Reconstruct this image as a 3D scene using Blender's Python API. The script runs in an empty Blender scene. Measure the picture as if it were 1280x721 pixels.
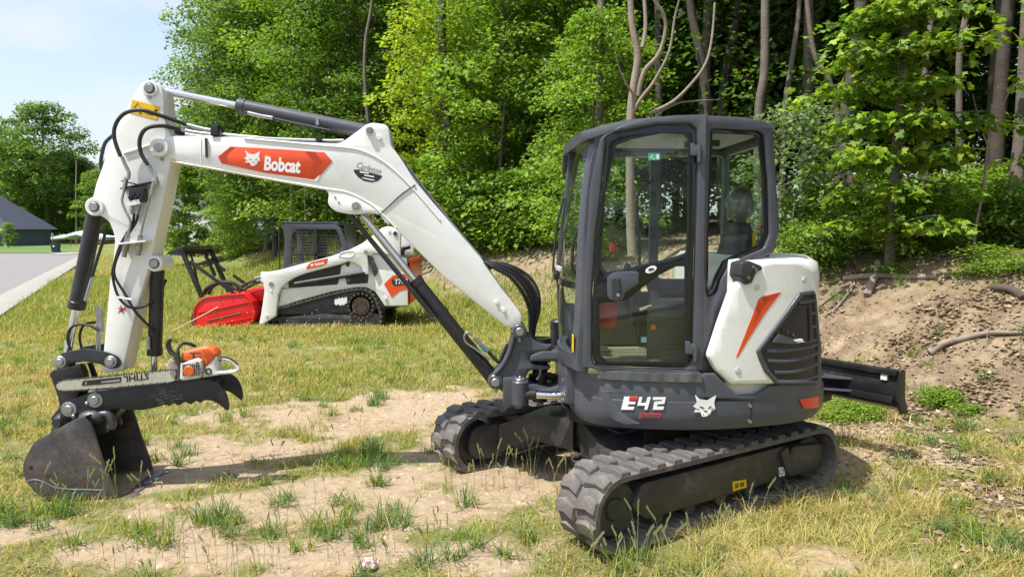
import bpy, bmesh, math, random
import numpy as np
from mathutils import Vector, Matrix, noise
random.seed(7); rng = np.random.default_rng(11)
SC = bpy.context.scene; COL = SC.collection

# ---------------------------------------------------------------- camera
cd = bpy.data.cameras.new('camera'); cam = bpy.data.objects.new('camera', cd); COL.objects.link(cam); SC.camera = cam
cd.sensor_width = 36; cd.lens = 36*900/1280; cd.clip_start = .05; cd.clip_end = 2000
cam.location = (0, 0, 1.8); cam.rotation_euler = (math.radians(90-4.48), 0, 0)

# ---------------------------------------------------------------- sky and sun
SUN_DIR = Vector((.40, .24, -1.0)).normalized()          # the way the light travels
W = bpy.data.worlds.new('World'); SC.world = W; W.use_nodes = True
nt = W.node_tree; nt.nodes.clear()
def N(t, ty, **k):
    n = t.nodes.new(ty)
    for a, v in k.items():
        setattr(n, a, v)
    return n
sky = N(nt, 'ShaderNodeTexSky', sky_type='NISHITA', sun_disc=False)
sky.sun_elevation = math.asin(-SUN_DIR.z); sky.sun_rotation = math.atan2(-SUN_DIR.x, -SUN_DIR.y)
sky.air_density = 1.3; sky.dust_density = 2.0; sky.ozone_density = 2.2
out = N(nt, 'ShaderNodeOutputWorld'); bg = N(nt, 'ShaderNodeBackground'); bg.inputs[1].default_value = .15
tc = N(nt, 'ShaderNodeTexCoord'); mp = N(nt, 'ShaderNodeMapping'); mp.inputs['Scale'].default_value = (1.1, 1.1, 3.6)
nz = N(nt, 'ShaderNodeTexNoise'); nz.inputs['Scale'].default_value = 2.1; nz.inputs['Detail'].default_value = 7; nz.inputs['Roughness'].default_value = .5; nz.inputs['Distortion'].default_value = .3
cr = N(nt, 'ShaderNodeValToRGB'); cr.color_ramp.elements[0].position = .44; cr.color_ramp.elements[0].color = (.30, .30, .30, 1); cr.color_ramp.elements[1].position = .60; cr.color_ramp.elements[1].color = (.97, .97, .97, 1)
mx = N(nt, 'ShaderNodeMixRGB'); mx.inputs[2].default_value = (4.0, 4.15, 4.9, 1)
L_ = nt.links.new
L_(tc.outputs['Generated'], mp.inputs[0]); L_(mp.outputs[0], nz.inputs['Vector']); L_(nz.outputs['Fac'], cr.inputs[0])
L_(cr.outputs[0], mx.inputs[0]); L_(sky.outputs[0], mx.inputs[1]); L_(mx.outputs[0], bg.inputs[0]); L_(bg.outputs[0], out.inputs[0])
sl = bpy.data.lights.new('sun', 'SUN'); sl.energy = 4.6; sl.angle = math.radians(.5); sl.color = (1, .955, .88)
so = bpy.data.objects.new('sun', sl); COL.objects.link(so); so.rotation_euler = SUN_DIR.to_track_quat('-Z', 'Y').to_euler()
SC.view_settings.view_transform = 'Standard'; SC.view_settings.look = 'None'; SC.view_settings.exposure = .60; SC.view_settings.gamma = 1
SC.render.engine = 'CYCLES'; SC.cycles.use_denoising = True; SC.cycles.max_bounces = 7; SC.cycles.transparent_max_bounces = 16
SC.cycles.diffuse_bounces = 3; SC.cycles.glossy_bounces = 3; SC.cycles.transmission_bounces = 5; SC.cycles.sample_clamp_indirect = 6

# ---------------------------------------------------------------- materials
MATS = {}
def mat(name, col, rough=.5, metal=0, var=.12, scale=6, dirt=None, dirt_amt=0, dirt_scale=3, bump=0, bump_scale=60, coat=0, spec=.5, attr=None, trans=0, low_dirt=None):
    if name in MATS: return MATS[name]
    m = bpy.data.materials.new(name); m.use_nodes = True; t = m.node_tree; b = t.nodes['Principled BSDF']; l = t.links.new
    b.inputs['Metallic'].default_value = metal; b.inputs['Specular IOR Level'].default_value = spec
    b.inputs['Coat Weight'].default_value = coat; b.inputs['Coat Roughness'].default_value = .12
    g = N(t, 'ShaderNodeNewGeometry'); tx = N(t, 'ShaderNodeTexCoord')
    n1 = N(t, 'ShaderNodeTexNoise'); n1.inputs['Scale'].default_value = scale; n1.inputs['Detail'].default_value = 6; n1.inputs['Roughness'].default_value = .6
    l(tx.outputs['Object'], n1.inputs['Vector'])
    mr = N(t, 'ShaderNodeMapRange'); mr.inputs[1].default_value = .25; mr.inputs[2].default_value = .75; mr.inputs[3].default_value = 1-var; mr.inputs[4].default_value = 1+var
    l(n1.outputs['Fac'], mr.inputs[0])
    vm = N(t, 'ShaderNodeVectorMath', operation='SCALE')
    if attr:
        a = N(t, 'ShaderNodeAttribute', attribute_name=attr); l(a.outputs['Color'], vm.inputs[0])
    else: vm.inputs[0].default_value = col[:3]
    l(mr.outputs[0], vm.inputs['Scale']); cur = vm.outputs[0]
    if dirt:
        n2 = N(t, 'ShaderNodeTexNoise'); n2.inputs['Scale'].default_value = dirt_scale; n2.inputs['Detail'].default_value = 9; n2.inputs['Roughness'].default_value = .72
        l(tx.outputs['Object'], n2.inputs['Vector'])
        r2 = N(t, 'ShaderNodeMapRange'); r2.inputs[1].default_value = .5; r2.inputs[2].default_value = .72; r2.inputs[4].default_value = dirt_amt
        l(n2.outputs['Fac'], r2.inputs[0]); fac = r2.outputs[0]
        if low_dirt:                                       # mud and dust thrown up near the ground
            sp = N(t, 'ShaderNodeSeparateXYZ'); l(g.outputs['Position'], sp.inputs[0])
            r3 = N(t, 'ShaderNodeMapRange'); r3.inputs[1].default_value = low_dirt; r3.inputs[2].default_value = 0; r3.inputs[3].default_value = 0; r3.inputs[4].default_value = dirt_amt
            l(sp.outputs['Z'], r3.inputs[0]); ml = N(t, 'ShaderNodeMath', operation='MULTIPLY'); l(r3.outputs[0], ml.inputs[0]); l(n2.outputs['Fac'], ml.inputs[1])
            ad = N(t, 'ShaderNodeMath', operation='ADD', use_clamp=True); l(fac, ad.inputs[0]); l(ml.outputs[0], ad.inputs[1]); fac = ad.outputs[0]
        mm = N(t, 'ShaderNodeMixRGB'); mm.inputs[2].default_value = (*dirt[:3], 1); l(fac, mm.inputs[0]); l(cur, mm.inputs[1]); cur = mm.outputs[0]
        rr = N(t, 'ShaderNodeMapRange'); rr.inputs[3].default_value = rough; rr.inputs[4].default_value = min(1, rough+.4); l(fac, rr.inputs[0]); l(rr.outputs[0], b.inputs['Roughness'])
    else:
        rr = N(t, 'ShaderNodeMapRange'); rr.inputs[1].default_value = .3; rr.inputs[2].default_value = .7; rr.inputs[3].default_value = rough*.85; rr.inputs[4].default_value = min(1, rough*1.2); l(n1.outputs['Fac'], rr.inputs[0]); l(rr.outputs[0], b.inputs['Roughness'])
    l(cur, b.inputs['Base Color'])
    if bump:
        n3 = N(t, 'ShaderNodeTexNoise'); n3.inputs['Scale'].default_value = bump_scale; n3.inputs['Detail'].default_value = 5
        l(tx.outputs['Object'], n3.inputs['Vector']); bp = N(t, 'ShaderNodeBump'); bp.inputs['Strength'].default_value = bump; bp.inputs['Distance'].default_value = .01
        l(n3.outputs['Fac'], bp.inputs['Height']); l(bp.outputs[0], b.inputs['Normal'])
    if trans:
        tr = N(t, 'ShaderNodeBsdfTranslucent'); sc = N(t, 'ShaderNodeVectorMath', operation='MULTIPLY'); sc.inputs[1].default_value = (1.25, 1.35, .5); l(cur, sc.inputs[0]); l(sc.outputs[0], tr.inputs[0])
        ms = N(t, 'ShaderNodeMixShader'); ms.inputs[0].default_value = trans; o = t.nodes['Material Output']
        l(b.outputs[0], ms.inputs[1]); l(tr.outputs[0], ms.inputs[2]); l(ms.outputs[0], o.inputs[0])
    MATS[name] = m; return m
def glass(name, tint, rough=.0, dust=.04, ior=1.7):
    if name in MATS: return MATS[name]
    m = bpy.data.materials.new(name); m.use_nodes = True; t = m.node_tree; t.nodes.clear(); l = t.links.new
    o = N(t, 'ShaderNodeOutputMaterial'); tr = N(t, 'ShaderNodeBsdfTransparent'); tr.inputs[0].default_value = (*tint, 1)
    gl = N(t, 'ShaderNodeBsdfGlossy'); gl.inputs['Roughness'].default_value = rough
    fr = N(t, 'ShaderNodeFresnel'); fr.inputs[0].default_value = ior
    gb = N(t, 'ShaderNodeNewGeometry'); im = N(t, 'ShaderNodeMath', operation='SUBTRACT'); im.inputs[0].default_value = 1; l(gb.outputs['Backfacing'], im.inputs[1])     # thin pane: no total reflection on the way out
    fm = N(t, 'ShaderNodeMath', operation='MULTIPLY'); l(fr.outputs[0], fm.inputs[0]); l(im.outputs[0], fm.inputs[1])
    ms = N(t, 'ShaderNodeMixShader'); l(fm.outputs[0], ms.inputs[0]); l(tr.outputs[0], ms.inputs[1]); l(gl.outputs[0], ms.inputs[2])
    df = N(t, 'ShaderNodeBsdfDiffuse'); df.inputs[0].default_value = (.55, .55, .5, 1)
    nz = N(t, 'ShaderNodeTexNoise'); nz.inputs['Scale'].default_value = 5; nz.inputs['Detail'].default_value = 8; tx = N(t, 'ShaderNodeTexCoord'); l(tx.outputs['Object'], nz.inputs['Vector'])
    r = N(t, 'ShaderNodeMapRange'); r.inputs[1].default_value = .4; r.inputs[2].default_value = .8; r.inputs[4].default_value = dust*2; l(nz.outputs['Fac'], r.inputs[0])
    m2 = N(t, 'ShaderNodeMixShader'); l(r.outputs[0], m2.inputs[0]); l(ms.outputs[0], m2.inputs[1]); l(df.outputs[0], m2.inputs[2]); l(m2.outputs[0], o.inputs[0])
    MATS[name] = m; return m
DUST = (.33, .26, .19)
M_white = mat('white_paint', (.78, .775, .75), .3, var=.035, scale=2, dirt=(.40, .35, .28), dirt_amt=.22, dirt_scale=7, coat=.3, bump=.02, bump_scale=9)
M_grey = mat('graphite_paint', (.060, .065, .080), .38, var=.10, scale=4, dirt=DUST, dirt_amt=.10, dirt_scale=6, coat=.12, bump=.05, bump_scale=160)
M_skirt = mat('graphite_cast_cover', (.072, .078, .098), .42, var=.10, scale=4, dirt=DUST, dirt_amt=.13, dirt_scale=5, bump=.12, bump_scale=220)
M_black = mat('black_paint', (.017, .018, .021), .38, var=.15, scale=6, dirt=DUST, dirt_amt=.10, dirt_scale=7, bump=.04, bump_scale=150, low_dirt=.5)
M_frame = mat('dusty_black_steel', (.024, .025, .029), .45, var=.2, scale=5, dirt=DUST, dirt_amt=.22, dirt_scale=5, bump=.1, bump_scale=120, low_dirt=.5)
M_bucket = mat('worn_bucket_steel', (.070, .069, .075), .36, metal=.3, var=.5, scale=7, dirt=(.20, .15, .12), dirt_amt=.7, dirt_scale=4.2, bump=.25, bump_scale=40, low_dirt=.45)
M_rubber = mat('dusty_rubber', (.078, .075, .076), .75, var=.3, scale=9, dirt=(.30, .25, .20), dirt_amt=.75, dirt_scale=6, bump=.35, bump_scale=45, low_dirt=.55)
M_hose = mat('black_hose', (.016, .016, .017), .45, var=.2, bump=.25, bump_scale=300)
M_chrome = mat('chrome', (.75, .75, .76), .12, metal=1, var=.04)
M_zinc = mat('zinc_steel', (.36, .37, .37), .36, metal=.8, var=.15, scale=20)
M_bare = mat('bare_steel', (.30, .29, .28), .36, metal=.8, var=.3, scale=12)
M_orange = mat('orange_print', (.72, .075, .012), .35, var=.05, coat=.2)
M_dorange = mat('dark_orange_print', (.46, .04, .008), .35, var=.05, coat=.2)
M_red = mat('red_paint', (.72, .010, .012), .4, var=.10, scale=4, dirt=(.35, .22, .12), dirt_amt=.10, dirt_scale=5, coat=.2)
M_redpr = mat('red_print', (.62, .03, .02), .35, var=.04)
M_whitepr = mat('white_print', (.8, .8, .8), .4, var=.03)
M_blackpr = mat('black_print', (.02, .02, .022), .4, var=.05)
M_greypr = mat('grey_print', (.25, .25, .26), .4, var=.05)
M_yellow = mat('yellow_label', (.80, .50, .012), .4, var=.08)
M_frit = mat('black_glass_border', (.008, .010, .011), .12, var=.05, spec=.5)
M_glass = glass('tinted_glass', (.945, .985, .97), dust=.008)
M_plast = mat('dark_plastic', (.030, .031, .034), .5, var=.12, bump=.1, bump_scale=250)
M_seat = mat('seat_vinyl', (.02, .021, .023), .45, var=.15, bump=.1, bump_scale=100)
M_wrap = glass('clear_plastic_wrap', (.80, .84, .84), rough=.12, dust=.22)
M_shield = glass('windscreen_glass', (.95, .985, .97), dust=.008, ior=1.16)

# ---------------------------------------------------------------- mesh helpers
def link(name, me, m, parent=None):
    o = bpy.data.objects.new(name, me); COL.objects.link(o)
    if m is not None and not me.materials: me.materials.append(m)
    if parent is not None: o.parent = parent
    return o
def finish(me, ang=35):
    bm = bmesh.new(); bm.from_mesh(me); bmesh.ops.recalc_face_normals(bm, faces=bm.faces); bm.to_mesh(me); bm.free()
    for p in me.polygons: p.use_smooth = True
    me.set_sharp_from_angle(angle=math.radians(ang))
class B:
    def __init__(s): s.v = []; s.f = []
    def add(s, v, f):
        n = len(s.v); s.v += [tuple(p) for p in v]; s.f += [tuple(i+n for i in q) for q in f]; return s
    def mesh(s, name, ang=35, fix=True):
        me = bpy.data.meshes.new(name); me.from_pydata(s.v, [], s.f); me.update()
        if fix: finish(me, ang)
        return me
    def build(s, name, m, parent=None, ang=35, xf=None):
        if xf: s.v = [tuple(xf(p)) for p in s.v]
        return link(name, s.mesh(name, ang), m, parent)
    def box(s, c, d, rot=None, bev=0.0):
        bm = bmesh.new(); bmesh.ops.create_cube(bm, size=1)
        for v in bm.verts: v.co = Vector((v.co.x*d[0], v.co.y*d[1], v.co.z*d[2]))
        if bev: bmesh.ops.bevel(bm, geom=bm.edges[:], offset=bev, segments=2, affect='EDGES', profile=.7)
        M = Matrix.Translation(c) @ (rot.to_4x4() if rot else Matrix())
        bm.verts.index_update()
        s.add([M @ v.co for v in bm.verts], [[v.index for v in f.verts] for f in bm.faces]); bm.free(); return s
    def rod(s, a, b, r, n=16, r2=None, caps=True, ch=0.0):
        a = Vector(a); b = Vector(b); d = (b-a); L = d.length; d.normalize()
        u = d.orthogonal().normalized(); w = d.cross(u); r2 = r if r2 is None else r2
        rings = [(0, r), (L, r2)] if not ch else [(0, r-ch), (ch, r), (L-ch, r2), (L, r2-ch)]
        v = []; f = []
        for t, q in rings:
            for k in range(n):
                an = 2*math.pi*k/n; v.append(a+d*t+(u*math.cos(an)+w*math.sin(an))*q)
        for j in range(len(rings)-1):
            for k in range(n): f.append((j*n+k, j*n+(k+1) % n, (j+1)*n+(k+1) % n, (j+1)*n+k))
        if caps: f.append(tuple(range(n))[::-1]); f.append(tuple((len(rings)-1)*n+k for k in range(n)))
        return s.add(v, f)
    def tube(s, pts, r, n=8, smooth=6, taper=None, caps=True):
        P = [Vector(p) for p in pts]
        if smooth and len(P) > 2: P = catm(P, smooth)
        v = []; f = []; u = None
        for i, p in enumerate(P):
            d = (P[min(i+1, len(P)-1)]-P[max(i-1, 0)]).normalized()
            if u is None: u = d.orthogonal().normalized()
            else:
                u = (u-d*u.dot(d))
                u = u.normalized() if u.length > 1e-6 else d.orthogonal().normalized()
            w = d.cross(u); q = r if taper is None else r*(1+(taper-1)*i/(len(P)-1))
            for k in range(n):
                an = 2*math.pi*k/n; v.append(p+(u*math.cos(an)+w*math.sin(an))*q)
        for j in range(len(P)-1):
            for k in range(n): f.append((j*n+k, j*n+(k+1) % n, (j+1)*n+(k+1) % n, (j+1)*n+k))
        if caps: f.append(tuple(range(n))[::-1]); f.append(tuple((len(P)-1)*n+k for k in range(n)))
        return s.add(v, f)
    def ball(s, c, r, n=10, m=7, sq=(1, 1, 1)):
        v = []; f = []
        for j in range(m+1):
            th = math.pi*j/m
            for k in range(n):
                ph = 2*math.pi*k/n; v.append((c[0]+r*sq[0]*math.sin(th)*math.cos(ph), c[1]+r*sq[1]*math.sin(th)*math.sin(ph), c[2]+r*sq[2]*math.cos(th)))
        for j in range(m):
            for k in range(n): f.append((j*n+k, j*n+(k+1) % n, (j+1)*n+(k+1) % n, (j+1)*n+k))
        return s.add(v, f)
def catm(P, k):
    o = []
    for i in range(len(P)-1):
        a = P[max(i-1, 0)]; b = P[i]; c = P[i+1]; d = P[min(i+2, len(P)-1)]
        for j in range(k):
            t = j/k; o.append(.5*(2*b+(c-a)*t+(2*a-5*b+4*c-d)*t*t+(3*b-a-3*c+d)*t**3))
    o.append(P[-1]); return o
def rnd(pts, r, n=4):
    """round the corners of a 2D outline; r a number or one per corner"""
    o = []; m = len(pts)
    for i in range(m):
        rr = r[i % len(r)] if isinstance(r, (list, tuple)) else r
        p = Vector(pts[i]); a = Vector(pts[i-1]); b = Vector(pts[(i+1) % m])
        da = a-p; db = b-p
        if rr <= 0 or da.length < 1e-5 or db.length < 1e-5: o.append(tuple(p)); continue
        q = min(rr, da.length*.45, db.length*.45); A = p+da.normalized()*q; C = p+db.normalized()*q
        for k in range(n+1):
            t = k/n; o.append(tuple(A*(1-t)**2+p*2*t*(1-t)+C*t*t))
    return o
def disc(c, r, n=20): return [(c[0]+r*math.cos(2*math.pi*k/n), c[1]+r*math.sin(2*math.pi*k/n)) for k in range(n)]
def plate(b, loops, fr, w0, w1, bev=0.0, cut=None):
    """a plate between depths w0 and w1; loops = outline then holes, in the plane's (u,v); fr maps (u,v,w) to 3D"""
    if not isinstance(loops[0][0], (tuple, list, Vector)): loops = [loops]
    cu = bpy.data.curves.new('c', 'CURVE'); cu.dimensions = '2D'; cu.fill_mode = 'BOTH'
    T = abs(w1-w0)/2; bev = min(bev, T*.95)
    cu.extrude = T-bev; cu.bevel_depth = bev; cu.bevel_resolution = 1; cu.offset = -bev
    for lp in loops:
        sp = cu.splines.new('POLY'); sp.points.add(len(lp)-1)
        for i, p in enumerate(lp): sp.points[i].co = (p[0], p[1], 0, 1)
        sp.use_cyclic_u = True
    ob = bpy.data.objects.new('c', cu); me = bpy.data.meshes.new_from_object(ob)
    mid = (w0+w1)/2
    bm = bmesh.new(); bm.from_mesh(me)
    bmesh.ops.remove_doubles(bm, verts=bm.verts, dist=1e-5)
    if cut:
        us = [v.co.x for v in bm.verts]; k = math.floor(min(us)/cut)*cut
        while k < max(us):
            bmesh.ops.bisect_plane(bm, geom=bm.verts[:]+bm.edges[:]+bm.faces[:], plane_co=(k, 0, 0), plane_no=(1, 0, 0)); k += cut
    bm.verts.index_update()
    b.add([fr(v.co.x, v.co.y, mid+v.co.z) for v in bm.verts], [[v.index for v in f.verts] for f in bm.faces]); bm.free()
    bpy.data.objects.remove(ob); bpy.data.curves.remove(cu); bpy.data.meshes.remove(me)
    return b
def text_loops(b, s, size, fr, w0, w1, off=0.0, shear=0.0, rot=0.0, at=(0, 0), flip=False, sx=1.0, align='CENTER', width=None, height=None):
    cu = bpy.data.curves.new('t', 'FONT'); cu.body = s; cu.size = size; cu.offset = off; cu.shear = shear; cu.align_x = align; cu.align_y = 'CENTER'; cu.extrude = abs(w1-w0)/2; cu.resolution_u = 3
    ob = bpy.data.objects.new('t', cu); me = bpy.data.meshes.new_from_object(ob); c, q = math.cos(rot), math.sin(rot); mid = (w0+w1)/2
    X = [p.co.x for p in me.vertices]; Y = [p.co.y for p in me.vertices]; mxx = (min(X)+max(X))/2; myy = (min(Y)+max(Y))/2; sy = 1
    if width: sx = width/(max(X)-min(X))
    if height: sy = height/(max(Y)-min(Y))
    v = []
    for p in me.vertices:
        x = (p.co.x-mxx)*sx*(-1 if flip else 1); y = (p.co.y-myy)*sy
        v.append(fr(at[0]+x*c-y*q, at[1]+x*q+y*c, mid+p.co.z))
    b.add(v, [list(f.vertices) for f in me.polygons]); bpy.data.objects.remove(ob); bpy.data.curves.remove(cu); bpy.data.meshes.remove(me); return b
def empty(name, loc, rz, label, cat, group=None):
    o = bpy.data.objects.new(name, None); COL.objects.link(o); o.location = loc; o.rotation_euler = (0, 0, rz); o.empty_display_size = .3
    return tag(o, label, cat, group)
def tag(o, label=None, cat=None, group=None, kind=None):
    if label: o['label'] = label
    if cat: o['category'] = cat
    if group: o['group'] = group
    if kind: o['kind'] = kind
    return o
def copy_tree(o, parent=None):
    c = o.copy(); COL.objects.link(c); c.parent = parent
    for ch in list(o.children): copy_tree(ch, c)
    return c
def face_y(y0): return lambda u, v, w: (u, y0+w, v)          # vertical plane along x, w grows towards +y
def along(p0, p1):
    """vertical plane through p0 -> p1, w grows to the left-hand side seen from above, i.e. outwards on the near side"""
    d = Vector((p1[0]-p0[0], p1[1]-p0[1])).normalized(); n = Vector((d.y, -d.x))
    return lambda u, v, w: (p0[0]+d.x*u+n.x*w, p0[1]+d.y*u+n.y*w, v)

# ================================================================= the excavator
# local frame of the machine: x forward (boom), y towards the operator's left (near side), z up
EX = empty('mini_excavator', (.83, 5.26, 0), math.radians(183.5), 'large white and graphite tracked excavator with boom, cab and dozer blade on sandy ground', 'excavator')
UA = math.atan2(.543, .84)-math.radians(183.5)           # undercarriage heading inside the machine frame
cu_, su_ = math.cos(UA), math.sin(UA)
def XU(p): return ((p[0]+.04)*cu_-p[1]*su_, (p[0]+.04)*su_+p[1]*cu_, p[2])
def U_(f): return lambda u, v, w: XU(f(u, v, w))
def stadium(hl, r0, zc, n=14, r1=None):
    r1 = r1 or r0; o = []
    for k in range(n+1): a = math.pi/2-math.pi*k/n; o.append((hl-r1+r1*math.cos(a), zc+r1*math.sin(a)))
    for k in range(n+1): a = -math.pi/2-math.pi*k/n; o.append((-hl+r0+r0*math.cos(a), zc+r0*math.sin(a)))
    return o
def ribbon(b, path, y0, y1, th, xf):
    """closed belt with thickness th inwards; path is an outline (u,z)"""
    n = len(path); v = []; f = []
    cx = sum(p[0] for p in path)/n; cz = sum(p[1] for p in path)/n
    for i, p in enumerate(path):
        a = Vector(path[i-1]); c = Vector(path[(i+1) % n]); d = (c-a).normalized(); nn = Vector((d.y, -d.x))
        if nn.dot(Vector((p[0]-cx, p[1]-cz))) > 0: nn = -nn
        q = Vector(p)+nn*th
        v += [xf((p[0], y0, p[1])), xf((p[0], y1, p[1])), xf((q.x, y1, q.y)), xf((q.x, y0, q.y))]
    for i in range(n):
        j = (i+1) % n
        for k in range(4): f.append((i*4+k, i*4+(k+1) % 4, j*4+(k+1) % 4, j*4+k))
    b.add(v, f)
def path_at(path, s):
    n = len(path)
    for i in range(n):
        a = Vector(path[i]); c = Vector(path[(i+1) % n]); L = (c-a).length
        if s <= L: return a.lerp(c, s/L if L else 0), (c-a).normalized()
        s -= L
    return Vector(path[0]), (Vector(path[1])-Vector(path[0])).normalized()
HL, RT = 1.12, .220
belt = stadium(HL, RT, RT-.012)
per = sum((Vector(belt[i])-Vector(belt[(i+1) % len(belt)])).length for i in range(len(belt)))
lug_me = None
def lug_mesh():
    # one chunky tread block: chevron-cut, wider at the foot
    b = B(); o = [(-.052, .004), (-.030, .09), (-.040, .173), (.034, .173), (.056, .10), (.026, .004)]; v = []
    for (x, y) in o: v.append((x*1.12, y, -.006))
    for (x, y) in o: v.append((x*.90+.002, .008+(y*.93), .023))
    n = 6; f = [tuple(range(n)), tuple(range(n, 2*n))]+[(i, (i+1) % n, n+(i+1) % n, n+i) for i in range(n)]
    b.add(v, f); bm = bmesh.new(); me = b.mesh('lug'); bm.from_mesh(me); bmesh.ops.bevel(bm, geom=bm.edges[:], offset=.0035, segments=1, affect='EDGES'); bm.to_mesh(me); bm.free()
    finish(me, 28); me.materials.append(M_rubber); return me
lug_me = lug_mesh()
rotU = Matrix.Rotation(UA, 4, 'Z')
for side in (-1, 1):
    yc = .815*side
    b = B(); ribbon(b, belt, yc-.175, yc+.175, .030, XU)
    tr = b.build('rubber_track', M_rubber, EX, 40)
    npitch = 36
    for i in range(npitch):
        for hs in (-1, 1):
            s = (i+(.5 if hs > 0 else 0))*per/npitch; p, d = path_at(belt, s)
            # frame: x along belt, z outward, y across
            X = Vector((d.x, 0, d.y)); Y = Vector((0, hs, 0)); Z = Vector((-d.y, 0, d.x))
            if Z.dot(Vector((p.x, 0, p.y-.21))) < 0 and abs(p.x) > .9 or (abs(p.x) <= .9 and Z.z*(p.y-.21) < 0): Z = -Z
            M = Matrix(((X.x, Y.x, Z.x, p.x), (X.y, Y.y, Z.y, yc), (X.z, Y.z, Z.z, p.y), (0, 0, 0, 1)))
            o = bpy.data.objects.new('tread_lug', lug_me); COL.objects.link(o); o.parent = tr; o.matrix_local = rotU @ Matrix.Translation((.04, 0, 0)) @ M
    # inner guide ribs on the belt
    b = B()
    inner = stadium(HL-.03, RT-.03, RT-.012)
    for i in range(64):
        p, d = path_at(inner, i*(per-.19)/64)
        X = Vector((d.x, 0, d.y)); Z = Vector((-d.y, 0, d.x)); R = Matrix((X, (0, 1, 0), Z)).transposed()
        b.box((p.x, yc, p.y), (.022, .27, .018), R)
    b.build('track_rib', M_rubber, tr, 40, XU)
    # side frame, wheels
    b = B(); o = rnd([(-.80, .20), (-.72, .335), (.60, .345), (.66, .30), (.66, .115), (-.68, .105)], .03)
    plate(b, o, face_y(yc-.115), 0, .23, .012); b.build('track_frame', M_frame, EX, 35, XU)
    b = B(); o = rnd([(.60, .15), (.66, .335), (1.0, .30), (1.02, .20), (.93, .115), (.64, .12)], .04)
    plate(b, o, face_y(yc-.13), 0, .26, .015)
    plate(b, rnd([(.52, .31), (.60, .345), (.66, .20), (.60, .15)], .01), face_y(yc-.135), 0, .27, .01)
    b.build('motor_guard' if side > 0 else 'drive_housing', M_frame, EX, 35, XU)
    b = B(); b.rod((.905, yc-.09, .21), (.905, yc+.09, .21), .150, 28, ch=.01)
    b.build('sprocket', M_frame, EX, 35, XU)
    b = B(); b.rod((-.905, yc-.085, .21), (-.905, yc+.085, .21), .165, 32, ch=.012); b.rod((-.905, yc-.10, .21), (-.905, yc+.10, .21), .07, 20, ch=.01)
    b.build('idler_wheel', M_frame, EX, 35, XU)
    for k in range(5):
        b = B(); x = -.58+k*.28; b.rod((x, yc-.10, .095), (x, yc+.10, .095), .048, 16, ch=.006); b.build('roller', M_frame, EX, 35, XU)
    if side < 0:
        for px in [(0.275,0.033),(0.643,0.042)]:
            b = B(); b.rod((px[0], yc-.10, px[1]), (px[0], yc-.145, px[1]), .016, 6); b.rod((px[0], yc-.10, px[1]), (px[0], yc-.128, px[1]), .024, 14); b.build('bolt', M_zinc, EX, 35, XU)
    else:
        q = B()
        # smooth round end cover on the inner side of the far track
        o = rnd([(-1.0, .16), (-.97, .30), (-.90, .345), (-.62, .33), (-.60, .12), (-.70, .075), (-.93, .085)], .05)
        plate(q, o, face_y(yc-.165), 0, .05, .012); q.build('end_cover', M_frame, EX, 35, XU)
        for px in [(-0.977,0.057),(-0.675,0.207),(-0.672,0.003)]:
            b = B(); b.rod((px[0], yc-.16, px[1]), (px[0], yc-.18, px[1]), .011, 10); b.build('bolt', M_zinc, EX, 35, XU)
# labels on the near side frame
b = B(); plate(b, [(0.062,0.196),(0.193,0.186),(0.202,0.133),(0.070,0.132)], face_y(-.932), -.002, .002); b.build('yellow_sticker', M_yellow, EX, 35, XU)
b = B()
for q in [[(0.084,0.181),(0.118,0.178),(0.120,0.147),(0.089,0.149)]+[], [(0.132,0.178),(0.172,0.175),(0.175,0.146),(0.137,0.148)]+[]]:
    for k in range(3):
        z0 = q[2][1]+(q[0][1]-q[2][1])*(k+.2)/3; plate(b, [(q[0][0], z0), (q[1][0], z0), (q[1][0], z0+.006), (q[0][0], z0+.006)], face_y(-.936), -.001, .001)
b.build('sticker_print', M_blackpr, EX, 35, XU)
b = B(); plate(b, [(0.530,0.204),(0.587,0.200),(0.595,0.139),(0.538,0.141)], face_y(-.932), -.002, .002); b.build('white_sticker', M_whitepr, EX, 35, XU)
b = B(); c = [(0.558,0.172)][0]; plate(b, [disc(c, .022), disc(c, .015)], face_y(-.936), -.001, .001); b.build('sticker_print', M_greypr, EX, 35, XU)
# centre frame and legs
b = B(); b.box((0, 0, .36), (.86, .80, .22), bev=.03); b.rod((0, 0, .44), (0, 0, .60), .42, 40)
b.build('centre_frame', M_frame, EX, 35, XU)
b = B(); b.rod((0, 0, .455), (0, 0, .535), .50, 48, ch=.01); b.build('swing_bearing', M_black, EX, 35, XU)
for sy in (-1, 1):
    for sx in (-1, 1):
        b = B(); p0 = Vector((sx*.30, sy*.15, 0)); p1 = Vector((sx*.62, sy*.70, 0)); d = (p1-p0); n = Vector((d.y, -d.x, 0)).normalized()*.14
        v = []
        for (p, zt, zb, wd) in ((p0, .47, .24, 1.5), (p0.lerp(p1, .55), .45, .26, 1.15), (p1, .33, .12, 1.0)):
            for q, z in ((p-n*wd, zb), (p+n*wd, zb), (p+n*wd, zt), (p-n*wd, zt)): v.append((q.x, q.y, z))
        f = [(0, 1, 2, 3), (8, 9, 10, 11)]
        for j in (0, 4):
            for k in range(4): f.append((j+k, j+(k+1) % 4, j+4+(k+1) % 4, j+4+k))
        b.add(v, f); b.build('frame_leg', M_frame, EX, 35, XU)
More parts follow.
